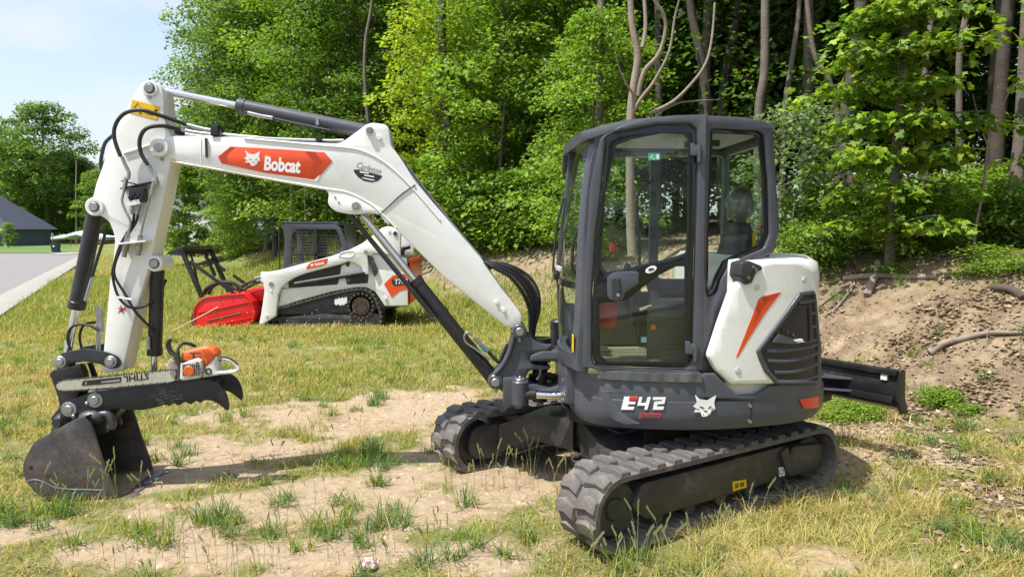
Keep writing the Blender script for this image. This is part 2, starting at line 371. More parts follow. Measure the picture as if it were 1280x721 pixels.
# long plate that runs from the far track to the middle, with its folded lower lip
fp = lambda u, v, w: XU(along((-.78, .66), (-.05, -.22))(u, v, w))
o = [(0.182,0.137),(0.365,0.220),(0.473,0.247),(0.556,0.245),(0.720,0.199),(0.923,0.137),(0.921,0.333),(0.742,0.369),(0.684,0.446),(0.531,0.477),(0.458,0.471),(0.280,0.325),(0.219,0.272),(0.170,0.208)]
b = B(); plate(b, rnd(o, .02), fp, -.01, .012, .004); b.build('side_plate', M_frame, EX, 35)
b = B()
lip = [(0.182,0.137),(0.365,0.220),(0.473,0.247),(0.556,0.245),(0.720,0.199),(0.923,0.137)]
b.add([fp(u, z, w) for (u, z) in lip for w in (.012, .075)]+[fp(u, z-.012, w) for (u, z) in lip for w in (.012, .075)], [(2*i, 2*i+1, 2*i+3, 2*i+2) for i in range(5)]+[(12+2*i, 12+2*i+1, 12+2*i+3, 12+2*i+2) for i in range(5)]+[(2*i+1, 2*i+3, 12+2*i+3, 12+2*i+1) for i in range(5)])
b.build('folded_lip', M_frame, EX, 35)
tp = [(0.458,0.471),(0.531,0.477),(0.684,0.446),(0.742,0.369),(0.921,0.333)]
b = B(); b.add([fp(u, z+.003, w) for (u, z) in tp for w in (-.14, .02)], [(2*i, 2*i+1, 2*i+3, 2*i+2) for i in range(4)]); b.build('top_ledge', mat('dusty_ledge', (.16, .13, .10), .8, var=.3), EX, 35)
b = B(); q = [(0.783,0.265),(0.821,0.255),(0.819,0.222),(0.781,0.234)]; plate(b, q, fp, .013, .016); b.build('white_sticker', M_whitepr, EX)
q = [(0.864,0.210),(0.778,0.210),(0.697,0.195),(0.651,0.169),(0.657,0.141),(0.709,0.142),(0.790,0.165),(0.859,0.183)]
b = B(); b.tube([fp(u, z, .09) for u, z in q], .011, 10, 5); b.build('tow_shackle', M_bare, EX)
# clod of earth lying on the far track frame
b = B()
for k in range(26):
    c = Vector((-.62+random.random()*.34, .66+random.random()*.12, .335+random.random()*.05)); c = XU(c); b.ball(c, .018+random.random()*.035, 7, 5, (1.2, 1, .7))
for v in range(len(b.v)):
    p = Vector(b.v[v]); b.v[v] = tuple(p+noise.noise_vector(p*30)*.015)
b.build('earth_clod', mat('red_earth', (.20, .095, .05), .95, var=.35, scale=30, bump=.8, bump_scale=60), EX, 60)

# ---------------- dozer blade (undercarriage frame, x forward)
BX = 1.93; BZ0, BZ1 = .40, .735
prof = []
for k in range(9):
    t = k/8; prof.append((BX-.055*math.sin(math.pi*t)+(.07 if t < .02 else 0)+.03*(1-t), BZ0+(BZ1-BZ0)*t))
b = B(); back = [(x-.022, z) for x, z in prof]; loop = prof+back[::-1]; n = len(loop)
b.add([(x, y, z) for y in (-.985, .985) for x, z in loop], [(i, (i+1) % n, n+(i+1) % n, n+i) for i in range(n)]+[tuple(range(n)), tuple(range(n, 2*n))])
b.build('blade_plate', M_black, EX, 35, XU)
for s in (-1, 1):
    b = B(); plate(b, rnd([(BX-.06, BZ1+.005), (BX+.02, BZ1+.005), (BX+.03, BZ0+.12), (BX+.09, BZ0-.02), (BX-.02, BZ0-.005), (BX-.075, BZ0+.10)], .01), face_y(s*.985), 0, .016*s, .004); b.build('blade_end_plate', M_black, EX, 35, XU)
b = B(); b.box((BX-.055, 0, BZ1-.02), (.05, 1.96, .04), bev=.006); b.box((BX-.04, 0, .50), (.05, 1.9, .05), bev=.006); b.build('blade_rail', M_black, EX, 35, XU)
b = B(); b.box((BX-.062, -.88, BZ1-.055), (.018, .05, .06)); b.build('reflector', M_whitepr, EX, 35, XU)
for s in (-1, 1):
    b = B(); p0 = Vector((.5, s*.36, .34)); p1 = Vector((BX-.05, s*.40, .46)); d = p1-p0
    R = d.to_track_quat('X', 'Z').to_matrix(); b.box((p0+p1)/2, (d.length, .07, .12), R, .01); b.build('blade_arm', M_black, EX, 35, XU)
    b = B()
    for z in (.50, .60): plate(b, rnd([(BX-.03, s*.30), (BX-.20, s*.36), (BX-.24, s*.40), (BX-.20, s*.44), (BX-.03, s*.66)], .02), lambda u, v, w: (u, v, w), z, z+.018, .004)
    b.rod((BX-.17, s*.40, .48), (BX-.17, s*.40, .64), .022, 14); b.build('blade_bracket', M_grey, EX, 35, XU)
    b = B(); b.rod((.6, s*.30, .42), (BX-.17, s*.40, .56), .022, 14); b.rod((.55, s*.30, .41), (1.25, s*.36, .50), .036, 16, ch=.005); b.build('blade_strut', M_grey, EX, 35, XU)

# ---------------- upper body: plan outline of the near side, front to rear
KP = [(.47,.15),(.465,.42),(.43,.62),(.34,.755),(.20,.825),(0,.885),(-.3,.915),(-.62,.88),(-.98,.77),(-1.22,.57),(-1.36,.27),(-1.39,0),(-1.36,-.27),(-1.22,-.57),(-.98,-.77),(-.62,-.88)]
KC = [Vector((p.x, p.y)) for p in catm([Vector((*p, 0)) for p in KP], 10)]
KS = [0]
for i in range(len(KC)-1): KS.append(KS[-1]+(KC[i+1]-KC[i]).length)
def kc(s, off=0.0):
    i = 0
    while i < len(KS)-2 and KS[i+1] < s: i += 1
    L = KS[i+1]-KS[i]; t = (s-KS[i])/L; p = KC[i].lerp(KC[i+1], t)
    d0 = (KC[i+1]-KC[max(i-1, 0)]).normalized(); d1 = (KC[min(i+2, len(KC)-1)]-KC[i]).normalized(); d = d0.lerp(d1, min(max(t, 0), 1)).normalized()
    return p+Vector((-d.y, d.x))*-off*-1 if False else p+Vector((d.y, -d.x))*(-off)*(-1 if Vector((d.y, -d.x)).dot(p) > 0 else 1)
def fc(off=0.0): return lambda u, v, w: (*kc(u, off+w), v)
def loft(b, sections, close=True, cap=True):
    n = len(sections[0]); base = [p for s in sections for p in s]; f = []
    for j in range(len(sections)-1):
        for k in range(n if close else n-1): f.append((j*n+k, j*n+(k+1) % n, (j+1)*n+(k+1) % n, (j+1)*n+k))
    if cap: f.append(tuple(range(n))[::-1]); f.append(tuple((len(sections)-1)*n+k for k in range(n)))
    b.add(base, f)
full = [kc(s) for s in np.linspace(0, KS[-1], 90)]+[Vector((0, -.86)), Vector((.30, -.80)), Vector((.44, -.55)), Vector((.47, -.2))]
def planring(off, z, zf=None):
    c = Vector((-.3, 0)); o = []
    for p in full:
        q = p-c; o.append((*(c+q*(1-off/q.length)), z))
    return o
b = B(); loft(b, [planring(.10, .555), planring(.035, .575), planring(.006, .62), planring(0, .68), planring(0, .755), planring(.02, .77)])
b.build('lower_cover', M_skirt, EX, 40)
# front part of the skirt, higher up to the step
s0, s1 = 0.0, [(1.301,0.872)][0][0]
b = B(); sec = []
for off, z in ((.004, .745), (-.001, .80), (-.001, .905), (.012, .925), (.06, .930)):
    ring = []
    for s in np.linspace(s0, s1, 40): ring.append((*kc(s, -off), z))
    sec.append(ring+[(*(kc(s1, 0)+Vector((0, -.35))), z), (.0, .25, z), (.45, .10, z)])
loft(b, sec); b.build('side_skirt', M_skirt, EX, 40)
# darker slanted transition of the skirt towards the rear cover
b = B(); plate(b, rnd([(1.245,0.858),(1.299,0.935),(1.370,0.934),(1.437,0.869),(1.521,0.792),(1.647,0.791),(1.752,0.839),(1.863,0.844),(2.154,0.815),(2.272,0.856),(2.313,0.696),(1.246,0.788)], .01), fc(), -.03, .004, .01, cut=.04); b.build('rear_skirt_panel', M_skirt, EX, 40)
b = B(); plate(b, rnd([(0.663,0.809),(0.820,0.807),(0.715,0.800),(0.739,0.749),(0.783,0.685),(0.878,0.630),(0.920,0.614),(0.823,0.602),(0.745,0.627),(0.701,0.702),(0.678,0.765)], .01), fc(), -.01, .003, .003, cut=.04); b.build('moulded_scoop', M_skirt, EX, 40)
# step tread plate along the sill
s = [(0.594,0.910),(1.279,0.893)]; sa, sb = s[0][0], s[1][0]
b = B(); sec = []
for q in np.linspace(sa, sb, 36):
    jog = .010*(1 if int((q-sa)/.045) % 2 else 0)
    a, c = kc(q, .012+jog), kc(q, -.09); sec.append([(*a, .885), (*a, .938), (*c, .942), (*c, .885)])
loft(b, sec); b.build('step_tread', M_bare if False else mat('worn_step', (.13, .135, .15), .45, metal=.5, var=.3, dirt=DUST, dirt_amt=.35), EX, 40)
b = B()
for i, q in enumerate(np.linspace(sa+.02, sb-.02, 30)):
    for r in (0, 1):
        p = kc(q+(.01 if r else 0), -.02-.035*r); b.box((p.x, p.y, .944), (.022, .020, .006))
b.build('tread_pattern', MATS['worn_step'], EX, 40)
# lettering and marks on the skirt
def dec(name, m, loops, d=.006, parent=EX, cut=.04): b = B(); plate(b, loops, fc(), d-.001, d+.001, 0, cut); return b.build(name, m, parent)
dec('model_number', M_whitepr, [(0.815,0.781),(0.900,0.786),(0.894,0.769),(0.852,0.766),(0.848,0.752),(0.886,0.754),(0.882,0.737),(0.842,0.735),(0.838,0.719),(0.879,0.721),(0.873,0.702),(0.796,0.697)]); 
b = B()
for lp in ([(0.907,0.784),(0.926,0.785),(0.918,0.748),(0.948,0.749),(0.957,0.786),(0.978,0.787),(0.957,0.707),(0.938,0.706),(0.944,0.732),(0.895,0.729)], [(0.991,0.787),(1.068,0.789),(1.060,0.747),(1.017,0.743),(1.014,0.729),(1.058,0.730),(1.053,0.710),(0.990,0.708),(0.999,0.759),(1.044,0.763),(1.046,0.772),(0.988,0.770)]): plate(b, lp, fc(), .005, .007, 0, .04)
b.build('model_number', M_whitepr, EX)
dec('model_number_accent', M_redpr, [(0.849,0.783),(0.900,0.786),(0.893,0.763),(0.843,0.760)], .009)
dec('series_plate', M_redpr, [(0.912,0.685),(1.037,0.690),(1.033,0.656),(0.906,0.652)])
a, c, d = [(0.971,0.671),(0.919,0.668),(1.029,0.673)]; b = B(); text_loops(b, 'R2-SERIES', .030, fc(), .008, .010, .0012, .15, at=(a[0], a[1]-.001), width=abs(d[0]-c[0])); ob = b.build('series_lettering', M_skirt, EX)
HEAD = [(0,0),(24,22),(55,26),(94,6),(86,38),(92,66),(74,74),(68,88),(52,98),(34,98),(27,78),(-3,78),(8,62),(-6,52),(10,36)]
def cat_head(name, fr, ox, oy, sc, mw, md, parent, w=.006, sgn=1):
    t = lambda L: [(ox+sgn*x*sc, oy-y*sc) for x, y in L]
    b = B(); plate(b, t(HEAD), fr, w-.001, w+.001, 0); b.build(name, mw, parent)
    b = B()
    for L in ([(20,50),(42,58),(40,62),(28,60)], [(58,60),(74,50),(72,58),(62,63)], [(40,72),(58,72),(54,78),(44,78)], [(6,60),(20,64),(20,66),(5,63)], [(84,62),(72,66),(72,68),(86,65)], [(36,88),(40,84),(42,92)], [(62,82),(58,84),(60,92)]): plate(b, t(L), fr, w+.001, w+.002, 0)
    b.build('face_marking', md, parent)
a, c = [(1.243,0.807),(1.376,0.804)]; sc = abs(c[0]-a[0])/94
cat_head('animal_head_logo', fc(), a[0], a[1], sc, M_whitepr, M_skirt, EX)
for p in [(1.603,0.723),(1.606,0.623)]:
    b = B(); q0 = kc(p[0], -.01); q1 = kc(p[0], .014); b.rod((*q0, p[1]), (*q1, p[1]), .011, 8); b.build('bolt', M_zinc, EX)
dec('red_reflector', mat('red_reflector', (.75, .02, .015), .2, var=.05, coat=.5), [(1.982,0.735),(2.215,0.725),(2.236,0.645),(2.029,0.668)], .006)
b = B(); p = [(1.619,0.719)][0][0]
plate(b, [(p-.0025, .59), (p+.0025, .59), (p+.0025, .76), (p-.0025, .76)], fc(), .0005, .0015); b.build('panel_seam', M_blackpr, EX)
# white rear cover on the side, and the bonnet top
b = B(); o = rnd([(1.641,1.617),(1.734,1.630),(1.947,1.623),(2.053,1.581),(2.104,1.491),(2.162,1.376),(2.181,1.129),(2.204,0.859),(1.882,0.844),(1.466,0.863),(1.370,0.952),(1.315,1.043),(1.382,1.250),(1.460,1.462)], [.01, .03, .05, .04, .02, .01, .01, .02, .01, .01, .02, .02, .03, .01])
top = max(p[1] for p in o); lim = max(p[0] for p in o)
plate(b, [(u, v) for u, v in o], fc(), -.06, .018, .028, cut=.035); b.build('rear_cover', M_white, EX, 40)
b = B(); hood = []
rs = [kc(s, -.05) for s in np.linspace([(1.460,1.462)][0][0], KS[-1], 40)]
def hring(off, z):
    c = Vector((-.8, 0)); return [(*(c+(p-c)*(1-off/max((p-c).length, .2))), z) for p in rs]+[(-.55, -.5, z), (-.55, .5, z)]
loft(b, [hring(.02, .76), hring(.0, .80), hring(0, top-.10), hring(.02, top-.03), hring(.09, top+.01), hring(.25, top+.02)])
b.build('bonnet', M_white, EX, 50)
b = B(); plate(b, rnd([(1.799,1.430),(1.661,1.406),(1.637,1.390),(1.493,1.035),(1.503,1.033),(1.566,1.133),(1.680,1.295)], .006), fc(), .017, .020, 0, cut=.04); b.build('orange_stripe', M_orange, EX)
b = B(); plate(b, [(1.683,1.402),(1.777,1.425),(1.678,1.362),(1.606,1.248),(1.640,1.363)], fc(), .0205, .0215, 0, cut=.04); b.build('stripe_accent', M_dorange, EX)  # darker orange print laid over the stripe
for p in [(1.622,1.462),(1.508,0.952),(1.978,1.499)]:
    b = B(); q0 = kc(p[0], .012); q1 = kc(p[0], .021); b.rod((*q0, p[1]), (*q1, p[1]), .020, 18); b.rod((*q1, p[1]), (*kc(p[0], .024), p[1]), .012, 12); b.build('cover_plug', mat('grey_white_plug', (.55, .55, .54), .5), EX)
# side grille
go = [(1.933,1.424),(2.068,1.432),(2.097,1.362),(2.116,1.269),(2.141,1.163),(2.175,1.055),(2.177,0.890),(2.171,0.818),(1.772,0.854),(1.692,0.933),(1.648,1.014),(1.626,1.070)]
gi = [(1.957,1.401),(2.066,1.407),(2.083,1.317),(2.109,1.166),(2.134,1.059),(2.144,0.848),(1.792,0.875),(1.719,0.948),(1.673,1.026),(1.655,1.069)]
b = B(); plate(b, [rnd(go, .012), rnd(gi, .012)], fc(), .0, .034, .010, cut=.035); b.build('grille_frame', M_grey, EX, 40)
b = B(); plate(b, gi, fc(), .012, .019, .001, cut=.035); b.build('grille_back', M_blackpr, EX)
win = [(2.018,1.327),(2.040,1.108),(1.986,1.105),(1.775,1.175),(1.879,1.322)]
b = B(); plate(b, [rnd([(2.044,1.342),(2.067,1.095),(1.987,1.090),(1.755,1.170),(1.864,1.339)], .01), rnd(win, .008)], fc(), .016, .030, .004, cut=.04); b.build('intake_rim', M_plast, EX)
b = B(); plate(b, rnd([(1.775,1.170),(1.946,1.101),(1.887,1.098),(1.731,1.119)], .008), fc(), .018, .034, .004, cut=.04); b.build('intake_flap', M_grey, EX)
b = B(); plate(b, [(1.889,1.127),(1.961,1.129),(1.986,1.107),(1.916,1.105)], fc(), .022, .032, .001, cut=.04); b.build('white_label', M_whitepr, EX)
b = B()
for q in [(1.814,1.190),(1.849,1.172),(1.899,1.152)]: p = kc(q[0], .020); b.ball((p.x, p.y, q[1]), .012, 8, 6)
b.build('latch', M_plast, EX)
for lp in ('a',):
    slats = [[(1.700,1.072),(1.888,1.068),(2.183,1.089)], [(1.708,1.011),(1.891,1.000),(2.188,1.036)], [(1.763,0.935),(1.923,0.929),(2.193,0.965)], [(1.785,0.877),(1.956,0.867),(2.201,0.881)], [(1.935,1.365),(1.999,1.367),(2.096,1.374)], [(2.047,1.287),(2.101,1.291)], [(2.052,1.203),(2.120,1.207)], [(2.063,1.112),(2.142,1.119)]]
for sl_ in slats:
    b = B(); sec = []; L = catm([Vector((*p, 0)) for p in sl_], 6) if len(sl_) > 2 else [Vector((*p, 0)) for p in sl_]
    for p in L:
        a, c = kc(p.x, .012), kc(p.x, .028); sec.append([(*a, p.y+.014), (*c, p.y-.002), (*c, p.y-.014), (*a, p.y-.006)])
    loft(b, sec); b.build('grille_slat', M_grey, EX, 30)
# ---------------- cab
CA, CB, CC = (.37, .78), (-.25, .87), (-.82, .70)
fd, fq = along(CA, CB), along(CB, CC)
fo = rnd([(-0.067,0.949),(-0.065,1.408),(-0.031,2.065),(0.006,2.269),(0.029,2.375),(0.169,2.450),(0.308,2.487),(0.484,2.502),(0.665,2.504),(0.671,1.751),(0.677,0.941)], [.01, .0, 0, 0, .03, .02, .02, 0, 0, 0, .01])
fi = rnd([(-0.012,1.011),(-0.016,1.408),(0.005,1.800),(0.028,1.977),(0.061,2.365),(0.092,2.400),(0.253,2.430),(0.380,2.452),(0.571,2.453),(0.609,2.421),(0.617,2.251),(0.608,1.020),(0.578,0.955),(0.266,0.952),(0.006,0.963)], [.02, 0, 0, 0, .01, .01, 0, 0, .03, .01, 0, .01, .02, 0, .02])
b = B(); plate(b, [fo, fi], fd, -.055, .012, .012); b.build('door_side_frame', M_grey, EX, 40)
qo = rnd([(0.006,2.499),(0.031,2.501),(0.459,2.495),(0.534,2.457),(0.569,2.169),(0.613,1.815),(0.568,1.666),(0.366,1.599),(0.320,1.499),(0.207,1.251),(0.123,1.053),(0.091,0.914),(0.044,0.917)], [0, 0, .02, .02, 0, .02, .02, .03, .02, 0, .02, .02, 0])
qi = rnd([(0.075,2.426),(0.425,2.429),(0.472,2.409),(0.518,2.122),(0.539,1.785),(0.496,1.696),(0.346,1.645),(0.239,1.596),(0.176,1.502),(0.149,1.423),(0.079,1.396),(0.061,1.436)], [.02, .01, .02, 0, .02, .02, .02, .03, .01, .02, .01, .01])
b = B(); plate(b, [qo, qi], fq, -.055, .010, .012); b.build('quarter_frame', M_grey, EX, 40)
b = B(); plate(b, [[(u, v) for u, v in qi], rnd([(0.100,2.402),(0.401,2.401),(0.438,2.383),(0.484,2.121),(0.501,1.800),(0.460,1.719),(0.321,1.675),(0.197,1.622),(0.140,1.528),(0.107,1.444),(0.092,1.455),(0.088,1.751)], .012)], fq, -.022, -.010, .002); b.build('window_border', M_frit, EX)
b = B(); plate(b, qi, fq, -.020, -.014, 0); b.build('quarter_window', M_glass, EX)
# door: dark glass border with an upper and a lower clear light, seal, handle plate
do = rnd([(-0.003,1.011),(-0.006,1.408),(0.015,1.800),(0.038,1.977),(0.068,2.355),(0.097,2.391),(0.256,2.420),(0.380,2.443),(0.566,2.443),(0.602,2.416),(0.610,2.251),(0.600,1.020),(0.572,0.962),(0.266,0.962),(0.013,0.973)], [.02, 0, 0, 0, .01, .01, 0, 0, .03, .01, 0, .01, .02, 0, .02])
du = rnd([(0.050,1.751),(0.067,2.040),(0.127,2.326),(0.223,2.363),(0.403,2.397),(0.529,2.390),(0.558,2.360),(0.564,1.800),(0.557,1.673),(0.461,1.638),(0.282,1.598),(0.199,1.573),(0.076,1.553),(0.046,1.603)], [.01, 0, .01, .01, .01, .02, .01, 0, .01, .0, .0, .0, .01, .01])
dl = rnd([(0.034,1.359),(0.201,1.375),(0.284,1.445),(0.390,1.530),(0.500,1.589),(0.553,1.590),(0.557,1.059),(0.513,0.999),(0.097,0.992),(0.045,1.025)], [.01, .01, .01, .01, .01, .01, .03, .01, .01, .03])
b = B(); plate(b, [do, du, dl], fd, -.018, -.004, .003); dr = b.build('door', M_frit, EX, 30)
b = B(); plate(b, du, fd, -.014, -.008, 0); plate(b, dl, fd, -.014, -.008, 0); b.build('door_glass', M_glass, dr)
b = B(); b.tube([fd(u, v, -.001) for u, v in fi]+[fd(*fi[0], -.001)], .007, 6, 0); b.build('door_seal', M_hose, dr)
H_ = [(0.079,1.520),(0.111,1.546),(0.144,1.557),(0.260,1.560),(0.275,1.550),(0.276,1.485),(0.242,1.458),(0.190,1.425),(0.181,1.386),(0.156,1.372),(0.100,1.380),(0.083,1.402)]
b = B(); plate(b, rnd(H_, .008), fd, -.004, .018, .006); b.build('door_handle', M_grey, dr, 40)
b = B(); plate(b, rnd([(0.109,1.511),(0.163,1.517),(0.165,1.409),(0.110,1.402)], .006), fd, .017, .0195); plate(b, rnd([(0.134,1.511),(0.157,1.511),(0.161,1.429),(0.139,1.422)], .004), fd, .0195, .030, .003); b.build('handle_recess', M_plast, dr)
c = [(0.148,1.414)][0]; b = B(); b.rod(fd(*c, .02), fd(*c, .036), .011, 12); b.build('lock', M_zinc, dr)
c = [(0.349,1.570)][0]; b = B(); plate(b, [(c[0]+.034*math.cos(a), c[1]+.021*math.sin(a)+.01*math.cos(a)) for a in np.linspace(0, 2*math.pi, 24, endpoint=False)], fd, -.004, -.001); b.build('oval_badge', M_whitepr, dr)
b = B(); plate(b, rnd([(c[0]-.018, c[1]-.006), (c[0]-.006, c[1]-.010), (c[0]+.01, c[1]-.004), (c[0]+.022, c[1]+.001), (c[0]+.014, c[1]+.010), (c[0]-.012, c[1]+.006)], .003), fd, -.001, .001); b.build('badge_print', M_blackpr, dr)
for z in ('@690,130,4.505: 775,222 800,228 800,238 838,232 838,330 820,330 816,298 775,295', '@690,130,4.505: 0,0'):
    pass
for hp in ([(0.568,2.334),(0.595,2.328),(0.597,2.319),(0.635,2.323),(0.637,2.219),(0.618,2.219),(0.613,2.253),(0.570,2.257)], [(0.559,1.135),(0.590,1.130),(0.593,1.117),(0.636,1.117),(0.641,1.012),(0.613,1.009),(0.607,1.049),(0.561,1.053)]):
    b = B(); plate(b, rnd(hp, .006), fd, .010, .034, .006); q = hp[3]; r = hp[5]; b.rod(fd(q[0]-.012, q[1], .03), fd(q[0]-.012, r[1], .03), .012, 12); b.build('hinge', M_grey, EX, 40)
# windscreen side: ruled surface between the near and far front pillars
zf = [.80, .95, 1.15, 1.40, 1.75, 2.05, 2.30, 2.44]
NR = [(0.440,0.857),(0.456,1.050),(0.443,1.232),(0.431,1.407),(0.424,1.751),(0.409,1.997),(0.381,2.217),(0.357,2.329)]
FR = [(0.376,0.692),(0.443,0.839),(0.463,1.022),(0.482,1.335),(0.460,1.741),(0.414,2.048),(0.368,2.288),(0.328,2.423)]
def fx(P, z):
    P = sorted(P, key=lambda p: p[1])
    if z <= P[0][1]: return P[0][0]
    for a, c in zip(P, P[1:]):
        if z <= c[1]: return a[0]+(c[0]-a[0])*(z-a[1])/(c[1]-a[1])
    return P[-1][0]
def front(t, z, w=0.0):     # t 0 near .. 1 far
    y = .765+(-.13-.765)*t; x = fx(NR, z)*(1-t)+fx(FR, z)*t+.07*math.sin(math.pi*min(t*1.15, 1))**.7; return (x+w, y, z)
def fgrid(b, t0, t1, z0, z1, w0, w1, nt_=8, nz_=14):
    v = []; f = []
    for w in (w0, w1):
        for i in range(nz_+1):
            for j in range(nt_+1): v.append(front(t0+(t1-t0)*j/nt_, z0+(z1-z0)*i/nz_, w))
    n = (nt_+1)*(nz_+1)
    for i in range(nz_):
        for j in range(nt_):
            a = i*(nt_+1)+j; f.append((a, a+1, a+nt_+2, a+nt_+1)); f.append((n+a, n+a+nt_+1, n+a+nt_+2, n+a+1))
    R = [j for j in range(nt_+1)]+[i*(nt_+1)+nt_ for i in range(1, nz_+1)]+[nz_*(nt_+1)+j for j in range(nt_-1, -1, -1)]+[i*(nt_+1) for i in range(nz_-1, 0, -1)]
    for k in range(len(R)): a, c = R[k], R[(k+1) % len(R)]; f.append((a, c, n+c, n+a))
    b.add(v, f)
b = B(); fgrid(b, 0, .07, .93, 2.42, -.05, .012); b.build('front_pillar', M_grey, EX, 50)
b = B(); fgrid(b, .965, 1.0, .93, 2.42, -.03, .008); b.build('front_pillar', M_grey, EX, 50)
for z0_, z1_ in ((.93, 1.03), (2.36, 2.44)): b = B(); fgrid(b, .07, .965, z0_, z1_, -.05, .008); b.build('windscreen_rail', M_grey, EX, 50)
b = B(); fgrid(b, .07, .965, 1.44, 1.48, -.02, .004); b.build('windscreen_divider', M_frit, EX, 50)
b = B(); fgrid(b, .06, .97, 1.02, 2.37, -.012, -.006); b.build('windscreen', M_shield, EX, 60)
b = B(); p = front(.05, 1.12, .013); plate(b, [(0.069,1.056),(0.121,1.033),(0.121,0.972),(0.065,0.990)][:4], along((.50, .60), (.40, .80)), -.04, -.036) if False else b.box(front(.05, 1.10, .016), (.004, .06, .11)); b.build('yellow_label', M_yellow, EX)
# roof
RT_ = []
def roofz(x):      # side profile of the roof top edge
    P = sorted([(.43, 2.405), (.36, 2.435), (.20, 2.475), (.02, 2.49), (-.2, 2.50), (-.6, 2.505), (-.84, 2.47)])
    if x >= P[-1][0]: return P[-1][1]
    for a, c in zip(P, P[1:]):
        if x <= c[0]: return a[1]+(c[1]-a[1])*max(0, (x-a[0]))/(c[0]-a[0])
def side_y(x): return .78+(.87-.78)*(.37-x)/.62 if x > -.25 else .87+(.70-.87)*(-.25-x)/.57
b = B(); sec = []
for x in (.45, .40, .30, .15, 0, -.15, -.25, -.40, -.60, -.70, -.775):
    y1 = min(side_y(min(x, .37)), .86)-.004; y0 = -.12; z = roofz(x); xx = x
    sec.append([(xx, y0, z-.05), (xx, y0, z-.02), (xx, y0+.06, z+.012), (xx, (y0+y1)/2, z+.03), (xx, y1-.06, z+.012), (xx, y1-.012, z), (xx, y1, z-.03), (xx, y1, z-.05)])
loft(b, sec); b.build('roof', M_grey, EX, 40)
b = B(); b.box((-.20, .34, 2.42), (1.0, .76, .03), bev=.01); b.build('headliner', mat('light_liner', (.35, .36, .36), .8), EX)
# far side and rear of the cab
b = B(); plate(b, [rnd([(.44, .93), (.50, 1.5), (.40, 2.42), (-.78, 2.45), (-.78, 1.5), (-.76, .93)], .02), rnd([(.425, 1.27), (.455, 1.5), (.36, 2.33), (-.20, 2.36), (-.20, 1.27)], .03), rnd([(-.27, 1.45), (-.27, 2.36), (-.75, 2.36), (-.77, 1.6), (-.70, 1.45)], .04)], face_y(-.14), 0, .04, .008); b.build('far_side_frame', M_grey, EX)
b = B(); plate(b, [(.42, 1.0), (.40, 2.4), (-.80, 2.4), (-.80, 1.0)], face_y(-.135), 0, .006); b.build('far_window', M_shield, EX)
fr_ = along((-.785, .66), (-.785, -.12))
b = B(); plate(b, [[(0, .93), (0, 2.46), (.82, 2.46), (.82, .93)], rnd([(.07, 1.62), (.07, 2.36), (.75, 2.36), (.75, 1.62)], .05)], fr_, -.03, .01, .005); b.build('rear_frame', M_grey, EX)
b = B(); plate(b, [(.05, 1.6), (.05, 2.38), (.77, 2.38), (.77, 1.6)], fr_, -.012, -.006); b.build('rear_window', M_glass, EX)
# inside: floor, seat, consoles, levers
b = B(); b.box((-.18, .34, .935), (1.16, .90, .04), bev=.01); b.build('cab_floor', mat('floor_mat', (.20, .19, .12), .8, var=.25), EX)
b = B()
for k in range(9): b.box((.05, .10+k*.07, .96), (.55, .02, .012))
b.build('floor_rib', MATS['floor_mat'], EX)
b = B(); b.box((-.42, .34, 1.18), (.50, .50, .13), bev=.05); b.build('seat_cushion', M_seat, EX, 60)
b = B(); b.box((-.40, .34, 1.03), (.44, .42, .16), bev=.02); b.build('seat_base', M_plast, EX)
b = B(); sec = []
for z, x, w, t in ((1.16, -.58, .24, .08), (1.30, -.62, .25, .10), (1.55, -.66, .235, .09), (1.78, -.70, .19, .075), (1.86, -.715, .12, .05)):
    sec.append([(x+t*math.cos(a), .34+w*(abs(math.sin(a))**.6)*(1 if math.sin(a) > 0 else -1), z) for a in np.linspace(0, 2*math.pi, 16, endpoint=False)])
loft(b, sec); b.build('seat_back', M_seat, EX, 60)
hb = B(); hb.ball((-.715, .34, 1.99), .13, 18, 12, (.62, 1.0, .85)); hb.rod((-.72, .28, 1.80), (-.72, .28, 1.95), .012); hb.rod((-.72, .40, 1.80), (-.72, .40, 1.95), .012); hr = hb.build('headrest', M_seat, EX, 60)
wb = B(); wb.ball((-.715, .34, 1.99), .150, 30, 20, (.64, 1.02, .88))
for i in range(len(wb.v)):
    p = Vector(wb.v[i]); wb.v[i] = tuple(p+noise.noise_vector(p*14)*.014+noise.noise_vector(p*34)*.006)
wb.build('plastic_wrap', M_wrap, hr, 25)
b = B(); b.box((-.735, .50, 1.735), (.010, .12, .12)); b.build('yellow_label', M_yellow, EX)
for y in (.08, .62):
    b = B(); b.box((-.22, y, 1.26), (.40, .12, .22), bev=.03); b.build('armrest_console', M_plast, EX, 50)
    b = B(); b.tube([(-.05, y, 1.36), (-.02, y, 1.44), (0.0, y, 1.50)], .016, 10); b.ball((.005, y, 1.535), .034, 12, 9, (.8, .8, 1.3)); b.rod((-.06, y, 1.35), (-.03, y, 1.42), .045, 14, r2=.022); b.build('joystick', M_seat, EX, 60)
b = B(); b.tube([(.30, .30, .96), (.27, .30, 1.25), (.22, .30, 1.36)], .010, 8); b.tube([(.30, .42, .96), (.27, .42, 1.25), (.22, .42, 1.36)], .010, 8); b.box((.25, .30, 1.0), (.12, .07, .02)); b.box((.25, .42, 1.0), (.12, .07, .02)); b.build('travel_lever', M_plast, EX)
b = B(); b.tube([(-.10, .02, 1.05), (-.10, .0, 1.7), (-.08, .0, 2.05), (-.20, .0, 2.18)], .012, 8); b.build('grab_bar', M_plast, EX)
b = B(); b.tube([(.05, .66, 1.30), (-.06, .66, 1.33), (-.30, .66, 1.345)], .012, 8); b.build('console_bar', mat('tan_bar', (.32, .26, .18), .6), EX)
b = B(); b.box((.26, .62, 1.35), (.14, .16, .34), bev=.05)
